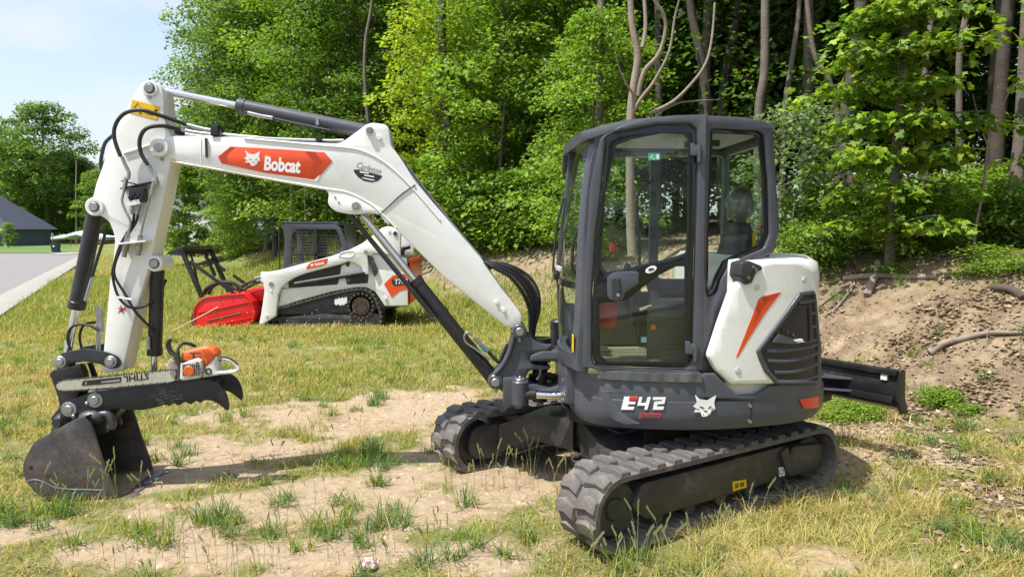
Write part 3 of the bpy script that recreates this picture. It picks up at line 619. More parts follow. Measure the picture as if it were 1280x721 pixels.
for i in range(len(b.v)): p = Vector(b.v[i]); b.v[i] = tuple(p+noise.noise_vector(p*11)*.02)
b.build('red_block', mat('matte_red', (.33, .035, .02), .8, bump=.4, bump_scale=40), EX, 60)  # crumpled red block inside the front of the cab
b = B(); b.rod((.10, .03, 1.66), (.10, .03, 1.72), .028, 12); b.build('red_knob', mat('red_knob', (.7, .05, .03), .4), EX)
b = B(); b.box((.10, -.06, 1.15), (.44, .10, .36), bev=.02); b.build('side_console', M_plast, EX)
b = B(); b.box((-.13, .70, 1.16), (.28, .05, .34), bev=.02)
for k in range(9): b.box((-.13, .727, 1.04+k*.028), (.20, .008, .008))
b.build('vent_panel', M_plast, EX)
for (u, c, m) in (((-.02, 1.20), .03, 'orange'), ((.04, 1.12), .035, 'cyan')):
    b = B(); b.box((u[0], .735, u[1]), (c, .004, c)); b.build('small_sticker', M_orange if m == 'orange' else mat('cyan_print', (.2, .55, .6), .4), EX)
b = B(); plate(b, [(0.325,2.280),(0.396,2.280),(0.397,2.237),(0.326,2.237)], fd, -.030, -.028); gs = b.build('exit_sticker', mat('green_print', (.02, .38, .20), .4), EX)
b = B(); plate(b, [(0.373,2.272),(0.390,2.272),(0.391,2.244),(0.374,2.245)], fd, -.0278, -.0272); plate(b, [(0.333,2.253),(0.348,2.270),(0.354,2.266),(0.341,2.253),(0.367,2.247),(0.363,2.242)], fd, -.0278, -.0272); b.build('sticker_print', M_whitepr, gs)
b = B(); b.box((-.42, .40, 2.39), (.20, .14, .05), bev=.01); b.build('interior_lamp', M_plast, EX); b = B(); b.box((-.42, .40, 2.362), (.07, .05, .01)); b.build('lamp_lens', M_whitepr, EX)
# outside fittings
gp = [(0.316,2.286),(0.346,2.286),(0.361,2.241),(0.371,2.140),(0.378,1.982),(0.395,1.948),(0.469,1.892)]; gp = gp[:6]+[(0.475,1.760),(0.488,1.651),(0.488,1.563),(0.467,1.545),(0.426,1.543)]
b = B(); b.tube([(x, .66, z) for x, z in gp], .010, 8, 3); b.build('grab_rail', M_black, EX)
b = B(); b.box(front(.5, 1.50, .03), (.03, .10, .05), bev=.01); q0 = front(.75, 1.50, .03); q1 = front(.93, 1.53, .045)
b.tube([front(.95, 1.55, .03), front(.97, 1.52, .05), front(.96, 1.85, .05), front(.95, 2.05, .03)], .008, 6); b.tube([front(.97, 1.52, .05), front(.80, 1.515, .04), front(.5, 1.515, .04)], .010, 6); b.build('wiper', M_black, EX)
b = B(); b.box(front(.45, 1.555, .02), (.02, .25, .035), bev=.01); b.build('wiper_cover', mat('pale_plastic', (.5, .5, .5), .4), EX)
for t in (.06, 1.04):
    b = B(); p = front(t, 2.33, .05 if t > .5 else .0); b.box((p[0]-.01, p[1]-(0 if t < .5 else 0.01), 2.30), (.10, .07, .13), bev=.02); b.build('work_light', M_black, EX) if t > .5 else None
lt = [(0.218,1.616),(0.272,1.628),(0.366,1.596),(0.376,1.572),(0.328,1.551),(0.297,1.488),(0.254,1.480),(0.205,1.535)]
b = B(); plate(b, rnd(lt, .012), fq, .03, .15, .015); b.build('side_mount', M_plast, EX, 40)
b = B()
for q in [(0.297,1.588),(0.264,1.523),(0.319,1.569)]: b.rod(fq(*q, .14), fq(*q, .157), .011, 10)
q = [(0.367,1.583)][0]; b.rod(fq(q[0]-.02, q[1], .11), fq(q[0]+.03, q[1], .11), .016, 12); b.build('mount_screw', M_bare, EX)

# ---------------- boom, arm, bucket: all in the machine's centre plane (y = 0), x forward
def f0(y0=0.0): return lambda u, v, w: (u, y0+w, v)
def mid(L, y=0.0): return [(u, y, v) for u, v in L]
def pin(b, c, y, r=.028, d=.014): b.rod((c[0], y-.02, c[1]), (c[0], y+d, c[1]), r, 20, ch=.004)
BW = .105                                                   # half width of the boom
bo = [(3.194,2.453),(2.969,2.450),(2.675,2.447),(2.299,2.417),(2.027,2.408),(1.944,2.467),(1.847,2.540),(1.806,2.553),(1.718,2.542),(1.693,2.520),(1.684,2.463),(1.678,2.392),(1.617,2.319),(1.522,2.161),(1.493,2.124),(1.050,1.607),(0.764,1.208),(0.772,1.136),(0.830,1.114),(0.886,1.130),(1.314,1.476),(1.743,1.912),(1.679,1.842),(1.815,1.967),(1.951,2.063),(2.142,2.104),(2.305,2.131),(2.709,2.211),(2.975,2.257),(3.174,2.293),(3.223,2.323),(3.234,2.372),(3.224,2.424)]
b = B(); plate(b, rnd(bo, [.02, 0, 0, 0, .04, .05, .05, .04, .03, .02, .04, .05, .05, .02, 0, .03, .03, .03, .02, 0, .04, .06, .06, .08, .04, 0, 0, 0, 0, .05, .05, .05]), f0(), -BW, BW, .012)
boom = b.build('boom', M_white, EX, 30)
# rear lower lug with the cylinder pin, and raised welds along the side
b = B()
for s in (-1, 1):
    lo = [(2.169,2.112),(2.126,2.090),(2.109,2.060),(2.119,2.007),(2.104,1.973),(2.063,1.941),(1.967,1.922),(1.899,1.922),(1.829,1.936),(1.761,1.917),(1.732,1.953),(1.897,2.043),(2.033,2.090)]
    plate(b, rnd(lo, .02), f0(s*(BW-.009)), -.012, .012, .004)
b.build('cylinder_lug', M_white, boom, 30)
b = B()
for L in ([(2.675,2.439),(2.299,2.406),(2.028,2.384),(1.905,2.368),(1.782,2.318),(1.660,2.230),(1.509,2.078),(1.344,1.884)], [(3.161,2.280),(2.909,2.237),(2.575,2.176),(2.142,2.101),(1.992,2.077),(1.869,2.022),(1.774,1.953),(1.651,1.828)]):
    for s in (1, -1): b.tube([(u, s*(BW+.001), v) for u, v in L], .0065, 6)
b.build('weld_bead', M_white, boom, 60)
for nm, L, r in (('boss', [(3.226,2.368)], .062), ('boss', [(1.823,2.499)], .03), ('boss', [(1.926,1.983)], .034)):
    b = B(); c = L[0]; yb = BW
    b.rod((c[0], -yb-.012, c[1]), (c[0], yb+.012, c[1]), r, 26, ch=.004); b.build(nm, M_white, boom, 30)
    b = B(); pin(b, c, yb+.012, r*.5 if r > .05 else r*.8, .016); b.build('pin', M_zinc, boom, 30)
c = [(1.758,2.451)][0]; b = B(); b.rod((c[0], .10, c[1]), (c[0], .117, c[1]), .016, 14); b.build('plug', M_white, boom)
for c in [(2.067,2.039),(2.043,2.005)]: b = B(); b.rod((c[0], .10, c[1]), (c[0], .112, c[1]), .007, 10); b.build('bolt_hole', M_greypr, boom)
for c in [(0.948,1.305),(0.899,1.249)]: b = B(); b.rod((c[0], .10, c[1]), (c[0], .118, c[1]), .014, 10); b.build('bolt', M_whitepr, boom)
b = B(); L = [(2.961,2.432),(2.969,2.260)]; b.tube([(u, BW+.0005, v) for u, v in L], .003, 6); b.build('weld_bead', M_white, boom)
# orange name plate on the boom
pl_ = [(2.852,2.313),(2.767,2.382),(2.435,2.366),(2.134,2.347),(2.081,2.287),(2.193,2.156),(2.520,2.201),(2.830,2.267)]
b = B(); plate(b, pl_, f0(BW), 0, .004, .001); bd = b.build('name_panel', M_orange, boom)
b = B(); plate(b, [(2.850,2.311),(2.767,2.378),(2.737,2.377),(2.790,2.332),(2.792,2.281),(2.780,2.263),(2.827,2.271)], f0(BW), .0042, .005); plate(b, [(2.264,2.352),(2.198,2.347),(2.149,2.288),(2.208,2.213),(2.249,2.169),(2.268,2.172),(2.203,2.281)], f0(BW), .0042, .005); b.build('panel_accent', M_dorange, bd)  # darker orange accents printed at both ends of the name panel
b = B(); plate(b, [(2.493,2.195),(2.304,2.171),(2.206,2.158),(2.167,2.194),(2.182,2.158),(2.193,2.151),(2.520,2.196)], f0(BW), .0045, .0055); b.build('panel_edge', M_whitepr, bd)
a, c = [(2.545,2.273),(2.295,2.251)]; ang = math.atan2(c[1]-a[1], c[0]-a[0])
b = B(); text_loops(b, 'Bobcat', .118, f0(BW), .0045, .0055, .0045, .04, math.atan2(c[1]-a[1], -(c[0]-a[0]))*-1, ((a[0]+c[0])/2, (a[1]+c[1])/2-.002), True, width=abs(c[0]-a[0])*.98, height=.098); b.build('brand_lettering', M_whitepr, bd)
a, c = [(2.668,2.357),(2.567,2.336)]; cat_head('animal_head_logo', f0(BW), a[0], a[1], abs(c[0]-a[0])/94, M_whitepr, M_orange, bd, .0055, -1)
# dealer badge
a, c = [(1.900,2.261),(1.762,2.223)]
b = B(); text_loops(b, 'Carleton', .062, f0(BW), .001, .0015, 0, .4, -math.atan2(c[1]-a[1], -(c[0]-a[0])), ((a[0]+c[0])/2, (a[1]+c[1])/2), True, .8)
text_loops(b, 'EQUIPMENT  CO', .014, f0(BW), .001, .0015, 0, 0, -math.atan2(c[1]-a[1], -(c[0]-a[0])), ((a[0]+c[0])/2+.005, (a[1]+c[1])/2-.034), True, 1.2); b.build('dealer_lettering', M_greypr, boom)
b = B(); plate(b, [(1.938,2.231),(1.893,2.230),(1.741,2.189),(1.746,2.177),(1.771,2.153),(1.812,2.143),(1.867,2.153),(1.908,2.180),(1.932,2.210)], f0(BW), .001, .0015); db = b.build('dealer_badge', M_blackpr, boom)
b = B()
for L in ('@200,90,4: 998,495 1045,504 1043,510 1000,503', '@200,90,4: 1020,512 1072,522 1068,528 1022,519', '@200,90,4: 1012,525 1075,536 1070,540 1018,530', '@200,90,4: 0,0'): pass
for L in ([(1.896,2.221),(1.832,2.209),(1.835,2.201),(1.894,2.210)], [(1.866,2.198),(1.795,2.185),(1.801,2.177),(1.864,2.189)], [(1.883,2.178),(1.791,2.160),(1.804,2.154),(1.872,2.169)]): plate(b, L, f0(BW), .0017, .002)
b.build('badge_print', M_whitepr, db)
# zip strap round the boom
b = B(); L = [(1.514,2.128),(1.603,2.067),(1.642,2.033),(1.760,1.922)]; b.tube([(u, BW+.004, v) for u, v in L]+[(L[-1][0], -BW-.004, L[-1][1]-.01), (L[0][0], -BW-.004, L[0][1])], .004, 6, 0); b.build('strap', M_hose, boom)
# hydraulic lines: along the top of the boom, down its back, and loose hoses to the swing frame
def hose(pts, name='hose', r=.011, m=None, par=EX, y=0.0, n=8): b = B(); b.tube([(p[0], p[2] if len(p) > 2 else y, p[1]) for p in pts], r, n, 6); return b.build(name, m or M_hose, par, 60)
for i, (y, dz) in enumerate(((.07, .012), (.03, .020), (-.02, .012), (-.06, .018))):
    L = [(2.860,2.466),(2.698,2.451),(2.507,2.438),(2.315,2.432),(2.109,2.428),(2.012,2.428)]; hose([(u, v+dz-.006) for u, v in L], 'hard_line', .007, M_zinc, boom, y)
    L = [(1.652,2.328),(1.520,2.150),(1.290,1.857),(1.046,1.571),(0.995,1.525)]; hose([(u-.008*i, v+.004*i) for u, v in L], 'hard_line', .006, M_zinc if i % 2 else M_hose, boom, y)
b = B(); c = [(2.872,2.492)][0]; b.box((c[0], .05, c[1]), (.05, .13, .075), bev=.006); b.build('line_clamp', M_hose, boom); b = B(); b.box((c[0]+.055, BW+.006, c[1]-.12), (.014, .012, .13)); b.build('clamp_bracket', M_plast, boom)
b = B(); c = [(2.177,2.442)][0]; b.box((c[0], .03, c[1]), (.04, .12, .03), bev=.004); b.build('line_clamp', M_hose, boom)
b = B(); c = [(1.046,1.593)][0]; b.box((c[0], .0, c[1]), (.05, .16, .04), Matrix.Rotation(.8, 3, 'Y'), .006); b.build('line_clamp', M_hose, boom)
hose([(1.697,2.429),(1.675,2.363),(1.625,2.313),(1.587,2.268)], 'hose', .014)
for i in range(6):
    y = .10-.04*i; k = i*.026
    L = [(1.034,1.593),(0.959,1.546),(0.849,1.482),(0.756,1.360),(0.709,1.242),(0.703,1.113),(0.691,1.013),(0.644,0.936),(0.538,0.887)]
    if i > 2: L = [(1.034,1.581),(0.936,1.511),(0.832,1.406),(0.767,1.289),(0.744,1.172),(0.744,1.043),(0.667,0.894),(0.537,0.834)]
    PT = [(u-k*math.sin(j*.5), v+k*.7*math.sin(j*.6), y*(1+.3*math.sin(j))) for j, (u, v) in enumerate(L)]
    ho = hose(PT, 'boom_hose', .0125, None, EX)
    if i % 2 == 0:
        cp_ = catm([Vector((p[0], p[2], p[1])) for p in PT], 7); b = B()
        for q0, q1 in list(zip(cp_, cp_[1:]))[6:-6]: b.rod(q0, q0.lerp(q1, .45), .0175, 8)
        b.build('hose_guard', M_hose, ho, 30)
b = B()
for i in range(4):
    p = [(1.028,1.587),(0.936,1.535)]+[]; b.tube([(p[0][0], .07-.04*i, p[0][1]+.0), (p[1][0], .07-.04*i, p[1][1])], .014, 10, 0)
b.build('hose_fitting', M_zinc, EX)
# ---- arm
M_grease = mat('old_grease', (.10, .075, .05), .4, var=.4, scale=40)
AW = .098
ao = [(3.354,2.804),(3.291,2.818),(3.239,2.803),(3.209,2.756),(3.205,2.569),(3.160,2.430),(3.167,2.306),(3.218,2.073),(3.300,1.740),(3.319,1.646),(3.374,1.470),(3.435,1.282),(3.550,0.836),(3.693,0.826),(3.673,0.983),(3.602,1.526),(3.576,1.647),(3.563,1.767),(3.598,1.871),(3.649,1.909),(3.721,1.952),(3.675,2.125),(3.542,2.459),(3.473,2.599)]
b = B(); plate(b, rnd(ao, [.03, .03, .02, .03, .02, .02, .02, 0, .02, .03, .04, 0, .02, .03, 0, 0, .05, .06, .06, .03, .04, 0, .05, .05]), f0(), -AW, AW, .010); arm = b.build('arm', M_white, EX, 30)
for c, r, w in (([(3.288,2.765)][0], .052, .014), ([(3.684,1.971)][0], .062, .016), ([(3.306,1.583)][0], .055, .004)):
    b = B(); b.rod((c[0], -AW-w, c[1]), (c[0], AW+w, c[1]), r, 28, ch=.005); b.build('boss', M_white, arm, 30)
    b = B(); pin(b, c, AW+w, .029, .014); b.build('pin', M_zinc, arm, 30); b = B(); plate(b, [disc(c, .036, 24), disc(c, .028, 24)], f0(AW+w), .0005, .0015); b.build('grease_ring', M_grease, arm)
c = [(3.234,2.370)][0]; b = B(); b.rod((c[0], BW+.01, c[1]), (c[0], BW+.03, c[1]), .062, 28, ch=.004); b.build('boss', M_white, arm, 30); b = B(); pin(b, c, BW+.03, .030, .014); b.build('pin', M_zinc, arm)
for p in [(3.295,2.712),(3.226,2.295)][:]: b = B(); b.rod((p[0], AW, p[1]), (p[0], AW+.012, p[1]), .012, 8); b.build('bolt', M_greypr, arm)
b = B(); L = [(3.478,2.331),(3.382,2.361),(3.291,2.391)]; b.tube([(u, AW, v) for u, v in L], .012, 8); b.build('weld_bead', M_white, arm, 60)
b = B(); plate(b, [(3.411,2.692),(3.229,2.645),(3.251,2.558),(3.431,2.604)], f0(AW), .0005, .0025); wd = b.build('warning_label', M_yellow, arm)
b = B(); t_ = [(3.408,2.628),(3.374,2.670),(3.345,2.620)]; b.tube([(u, AW+.003, v) for u, v in t_]+[(t_[0][0], AW+.003, t_[0][1])], .0022, 5, 0)
for L in ([(3.386,2.636),(3.367,2.632),(3.360,2.616),(3.376,2.620)], [(3.263,2.629),(3.243,2.623),(3.250,2.611),(3.270,2.617)], [(3.368,2.606),(3.348,2.602),(3.350,2.595),(3.371,2.599)], [(3.327,2.612),(3.277,2.598),(3.278,2.595),(3.328,2.609)], [(3.330,2.602),(3.279,2.588),(3.280,2.585),(3.331,2.599)]): plate(b, L, f0(AW), .0026, .0035)
b.build('warning_print', M_blackpr, wd)
b = B()
for i in range(6):
    a = i*math.pi/3+.3; c = [(3.535,1.266)][0]
    if i in (0, 3): continue
    b2 = [(c[0]+.006*math.cos(a+1.5), c[1]+.006*math.sin(a+1.5)), (c[0]+.045*math.cos(a), c[1]+.036*math.sin(a)), (c[0]+.006*math.cos(a-1.5), c[1]+.006*math.sin(a-1.5))]; plate(b, b2, f0(AW), .001, .002)
b.build('cross_emblem', M_blackpr, arm)
b = B(); c = [(3.535,1.266)][0]
for a in (.2, .9, 2.2, 2.9, 4.4): plate(b, [(c[0], c[1]), (c[0]+.030*math.cos(a), c[1]+.026*math.sin(a)), (c[0]+.024*math.cos(a+.5), c[1]+.02*math.sin(a+.5))], f0(AW), .0022, .003)
b.build('emblem_accent', M_redpr, arm)
# auxiliary valve, pipes and couplers on the near side of the arm
c = [(3.379,2.050)][0]; b = B(); b.box((c[0], AW+.035, c[1]), (.10, .07, .10), bev=.01)
for i in range(5): b.rod((c[0]-.035+.018*i, AW+.06, c[1]-.02+.02*(i % 2)), (c[0]-.035+.018*i, AW+.085, c[1]-.02+.02*(i % 2)), .012, 8)
b.build('valve_block', M_black, arm, 40)
L = [(3.481,2.144),(3.261,2.091)]; b = B(); b.tube([(L[0][0], AW+.05, L[0][1]), (L[1][0], AW+.05, L[1][1])], .006, 4, 0); b.box(((L[0][0]+L[1][0])/2, AW+.03, (L[0][1]+L[1][1])/2), (.24, .06, .008), Matrix.Rotation(.22, 3, 'Y')); b.build('pipe_bracket', M_black, arm)
c = [(3.397,1.996)][0]; b = B(); b.box((c[0], AW+.07, c[1]), (.085, .02, .03), Matrix.Rotation(.22, 3, 'Y')); b.build('valve_plate', M_whitepr, arm)
yp = AW+.055
for L in ([(3.456,2.146),(3.465,2.076),(3.480,2.011),(3.464,1.952),(3.431,1.871),(3.444,1.811),(3.451,1.767)], [(3.262,2.136),(3.280,2.082),(3.300,2.022),(3.334,1.909),(3.368,1.778),(3.372,1.756)]): hose(L, 'steel_pipe', .0085, M_zinc, arm, yp)
for L in ([(3.445,2.167),(3.462,2.081)], [(3.261,2.147),(3.286,2.049)], [(3.410,1.979),(3.423,1.919)], [(3.368,1.979),(3.386,1.919)]): hose(L, 'pipe_fitting', .016, M_zinc, arm, yp, 6)
for L in ([(3.450,1.784),(3.483,1.631)], [(3.368,1.778),(3.389,1.642)]):
    hose(L, 'coupler', .017, M_bare, arm, yp, 12); m_ = [(L[0][0]*.6+L[1][0]*.4, L[0][1]*.6+L[1][1]*.4), (L[0][0]*.25+L[1][0]*.75, L[0][1]*.25+L[1][1]*.75)]; hose(m_, 'coupler_sleeve', .022, M_bare, arm, yp, 12)
b = B(); c = [(3.412,1.729)][0]; b.box((c[0], AW+.05, c[1]), (.19, .10, .012), Matrix.Rotation(.10, 3, 'Y'), .004); b.build('coupler_bracket', M_whitepr, arm)
b = B(); c = [(3.574,1.195),(3.581,1.028)]; 
for L in ([(3.412,1.930),(3.426,1.854),(3.471,1.784),(3.517,1.702),(3.559,1.582),(3.573,1.500),(3.541,1.363),(3.465,1.285),(3.374,1.296),(3.311,1.384),(3.292,1.461)], [(3.386,1.930),(3.404,1.865),(3.461,1.778),(3.507,1.691),(3.553,1.582),(3.557,1.495),(3.493,1.374),(3.429,1.252),(3.358,1.135),(3.347,1.074)]): hose([(u, v, yp-.02 if i < 8 else yp-.02-.06*(i-7)) for i, (u, v) in enumerate(L)], 'hose', .0095, None, arm)
b = B(); L = [(3.541,1.356),(3.446,1.339)]; b.tube([(L[0][0], AW+.045, L[0][1]), (L[1][0], AW+.045, L[1][1])], .007, 6, 0); b.build('white_tie', M_whitepr, arm)
for L, y in (([(3.034,2.520),(3.138,2.557),(3.226,2.585),(3.326,2.610),(3.429,2.589),(3.492,2.516),(3.505,2.424),(3.470,2.304)], .13), ([(3.078,2.488),(3.145,2.504),(3.208,2.514),(3.290,2.492),(3.338,2.425),(3.337,2.332),(3.294,2.249)], .13)):
    n = len(L); hose([(u, v, .04+(y-.0)*min(1, i/3.)) for i, (u, v) in enumerate(L)], 'arm_hose', .0135, None, EX)
for L in ([(3.465,2.303),(3.449,2.258),(3.425,2.197),(3.432,2.154)], [(3.290,2.249),(3.273,2.209),(3.248,2.166),(3.244,2.123)]): hose(L, 'hose_fitting', .0125, M_zinc, EX, .16)
for L in ([(3.068,2.533),(2.972,2.507),(2.887,2.492),(2.844,2.481)], [(3.112,2.500),(3.011,2.480),(2.920,2.470),(2.845,2.459)], [(3.081,2.468),(2.985,2.453),(2.851,2.443)]): hose(L, 'hose_fitting', .014, M_zinc, EX, .06)
hose([(3.659,2.488),(3.716,2.435),(3.741,2.367),(3.756,2.277),(3.739,2.170)], 'arm_hose', .0125, None, EX, -.15)
hose([(3.195,2.503),(3.103,2.476),(3.028,2.466)], 'arm_hose', .013, None, EX, -.02); hose([(3.201,2.475),(3.115,2.459),(3.028,2.449)], 'arm_hose', .013, None, EX, -.06)
# ---- cylinders
def cyl(name, a, c, split, rb, rr, y=0.0, m=None, root=EX, rod_first=True, lug=True):
    a = Vector((a[0], y, a[1])); c = Vector((c[0], y, c[1])); s = a.lerp(c, split)
    b = B(); b.rod(s, c, rb, 26, ch=.004); d = (c-a).normalized(); b.rod(s, s+d*.055, rb*1.10, 26, ch=.004)
    if lug: b.rod(c+Vector((0, -.05, 0)), c+Vector((0, .05, 0)), rb*.95, 18)
    o = b.build(name, m or M_black, root, 30)
    b = B(); b.rod(a, s+d*.02, rr, 22); b.build('piston_rod', M_chrome, o, 30)
    b = B(); b.rod(a+Vector((0, -.045, 0)), a+Vector((0, .045, 0)), rr*1.9, 18, ch=.004); b.rod(a, a+d*.07, rr*1.35, 18); b.build('rod_eye', m or M_black, o, 30)
    return o
p = [(3.319,2.784),(1.838,2.500),(2.746,2.682)]; L01 = (p[2][0]-p[0][0])/(p[1][0]-p[0][0])
ac = cyl('arm_cylinder', p[0], p[1], L01, .050, .025, m=M_grey)
hose([(2.675,2.622),(2.593,2.604),(2.484,2.580),(2.320,2.543),(2.099,2.501)], 'cylinder_line', .010, M_hose, ac, .055); hose([(2.658,2.617),(2.566,2.596),(2.489,2.583)], 'line_fitting', .014, M_zinc, ac, .06); b = B(); c = [(2.188,2.562)][0]; b.box((c[0], .05, c[1]), (.02, .02, .045)); b.build('line_fitting', M_zinc, ac)
p = [(1.941,1.976),(0.955,0.714),(1.540,1.496)]; L01 = (p[2][0]-p[0][0])/(p[1][0]-p[0][0])
bc = cyl('boom_cylinder', p[0], p[1], L01, .052, .027)
b = B(); g0, g1 = [(1.977,1.924),(1.392,1.192)]; b.tube([(g0[0], .06, g0[1]), (g1[0], .06, g1[1])], .018, 8, 0); b.build('rod_guard', M_black, bc, 40)
hose([(1.120,1.057),(1.155,1.084),(1.178,1.058),(1.164,1.010),(1.094,0.960),(1.025,0.906),(0.998,0.880)], 'steel_pipe', .008, M_zinc, bc, .075)
hose([(1.108,1.045),(1.059,0.995),(1.007,0.942)], 'line_fitting', .013, M_zinc, bc, .06); hose([(1.059,0.992),(1.016,0.945)], 'blue_cap', .015, mat('blue_plastic', (.03, .22, .45), .4), bc, .06); hose([(1.010,0.945),(0.972,0.902),(0.928,0.866),(0.898,0.923),(0.867,0.993)], 'hose', .014, M_hose, bc, .055)
p = [(3.729,1.955),(3.983,0.884),(3.859,1.263)]; cyl('bucket_cylinder', p[1], p[0], (p[2][1]-p[1][1])/(p[0][1]-p[1][1]), .052, .026)
hose([(3.635,1.850),(3.666,1.738),(3.708,1.620),(3.750,1.491)], 'cylinder_line', .011, M_hose, EX, .05); hose([(3.746,1.481),(3.764,1.426),(3.796,1.327)], 'line_fitting', .013, M_zinc, EX, .06)
hose([(3.915,0.979),(3.935,1.054),(3.914,1.129),(3.859,1.159),(3.787,1.152),(3.723,1.115)], 'hose', .009, None, EX, .05); hose([(3.880,0.983),(3.889,1.071),(3.855,1.147),(3.788,1.165),(3.728,1.158)], 'hose', .009, None, EX, -.02)
b = B(); L = [(3.716,1.284),(3.736,0.969)]; b.tube([(L[0][0]+.01, .02, L[0][1]), (L[1][0]+.01, .02, L[1][1])], .016, 8, 0); b.box((L[0][0]+.01, .02, L[0][1]-.1), (.035, .03, .16)); b.build('thumb_line_block', M_zinc, EX)
p = [(3.326,1.576),(3.388,0.676),(3.362,0.929)]; cyl('thumb_cylinder', p[1], p[0], (p[2][1]-p[1][1])/(p[0][1]-p[1][1]), .047, .024)
hose([(3.382,1.073),(3.385,0.983)], 'line_fitting', .014, M_zinc, EX, .06)
# ---- bucket links, quick coupler, thumb, bucket
lk = [(3.993,0.911),(3.974,0.945),(3.914,0.979),(3.784,0.999),(3.643,0.976),(3.568,0.943),(3.546,0.901),(3.563,0.867),(3.619,0.857),(3.688,0.893),(3.788,0.913),(3.871,0.901),(3.925,0.873),(3.966,0.871)]
for s in (1, -1):
    b = B(); plate(b, rnd(lk, .02), f0(s*.115), -.010, .010, .004); o = b.build('bucket_link', M_black, EX, 40)
    for c in [(3.950,0.911),(3.613,0.908)]:
        b = B(); b.rod((c[0], s*.120, c[1]), (c[0], s*.133, c[1]), .042, 22, ch=.004); b.rod((c[0], s*.13, c[1]), (c[0], s*.147, c[1]), .026, 18, ch=.004); b.build('pin', M_zinc if s > 0 else M_black, o, 30)
b = B(); hl = [(4.063,0.821),(4.032,0.846),(3.886,0.869),(3.864,0.818),(3.850,0.716),(3.885,0.615),(3.926,0.513),(3.998,0.527),(4.008,0.642),(4.037,0.744)]
plate(b, rnd(hl, .02), f0(), -.07, .07, .01); b.build('lower_link', M_black, EX, 40)
for s in (1, -1):
    b = B(); L = [(3.874,0.869),(3.843,0.869),(3.795,0.716),(3.821,0.690)]; plate(b, L, f0(s*.08), -.01, .01); b.build('link_bar', M_black, EX)
qc = [(4.066,0.501),(3.973,0.615),(3.795,0.681),(3.620,0.656),(3.580,0.563),(3.684,0.449),(3.877,0.440),(4.014,0.454)]
b = B(); plate(b, rnd(qc, .02), f0(), -.085, .085, .012); b.build('quick_coupler', M_black, EX, 40)
b = B(); c1, c2, c3 = [(3.754,0.542),(3.633,0.535),(3.603,0.495)]; b.ball((c1[0]-.02, .17, c1[1]-.01), .075, 12, 8, (1.2, .8, .7)); b.tube([(c1[0]-.05, .17, c1[1]), (c2[0], .17, c2[1]+.015), (c3[0], .17, c3[1]), (c3[0]+.01, .17, c3[1]-.04)], .030, 10)
b.build('coupler_hook', M_bucket, EX, 60)
b = B(); c1 = [(3.956,0.501)][0]; b.ball((c1[0], .10, c1[1]), .06, 12, 8, (1, 1.3, .9)); b.rod((c1[0], -.2, c1[1]), (c1[0], .2, c1[1]), .03, 12); b.build('coupler_knob', M_frame, EX, 60)
th = [(3.292,0.755),(3.157,0.773),(2.973,0.783),(2.906,0.767),(2.853,0.729),(2.819,0.655),(2.812,0.589),(2.822,0.558),(2.848,0.581),(2.884,0.614),(2.928,0.636),(2.982,0.639),(3.005,0.619),(3.032,0.636),(3.073,0.610),(3.108,0.630),(3.153,0.603),(3.185,0.622),(3.217,0.599),(3.244,0.613),(3.298,0.595),(3.388,0.576),(3.485,0.576),(3.579,0.596),(3.652,0.561),(3.789,0.535),(3.937,0.510),(3.954,0.535),(3.910,0.639),(3.728,0.705),(3.573,0.729)]
for s in (1, -1):
    b = B(); plate(b, rnd(th, [0, 0, .05, .03, .03, .05, .02, .01, .01, .02, .02, .02, .008, .01, .008, .01, .008, .01, .008, .01, .02, .03, .03, .03, .02, .02, .02, .03, .03, .03, 0]), f0(s*.155), -.012, .012, .005); o = b.build('thumb_plate', M_black, EX, 40)
    for i, c in enumerate([(3.708,0.651),(3.883,0.590),(3.758,0.633),(3.850,0.545)]):
        r = (.030, .030, .012, .012)[i]; b = B()
        if i < 2: b.rod((c[0], s*.165, c[1]), (c[0], s*.176, c[1]), .052, 24, ch=.004)
        b.rod((c[0], s*.165, c[1]), (c[0], s*.190, c[1]), r, 18, ch=.004); b.build('pin', M_zinc, o, 30)
    c = [(3.407,0.674)][0]; b = B(); b.rod((c[0], s*.160, c[1]), (c[0], s*.169, c[1]), .030, 20); b.build('plugged_hole', M_blackpr, o)
b = B()
for c in [(3.481,0.683),(3.177,0.673),(2.964,0.705)]: b.rod((c[0], -.15, c[1]), (c[0], .15, c[1]), .022, 12)
c = [(3.620,0.656)][0]; b.box((c[0]-.25, 0, c[1]-.02), (.5, .29, .02)); b.build('thumb_cross_tube', M_black, EX, 40)
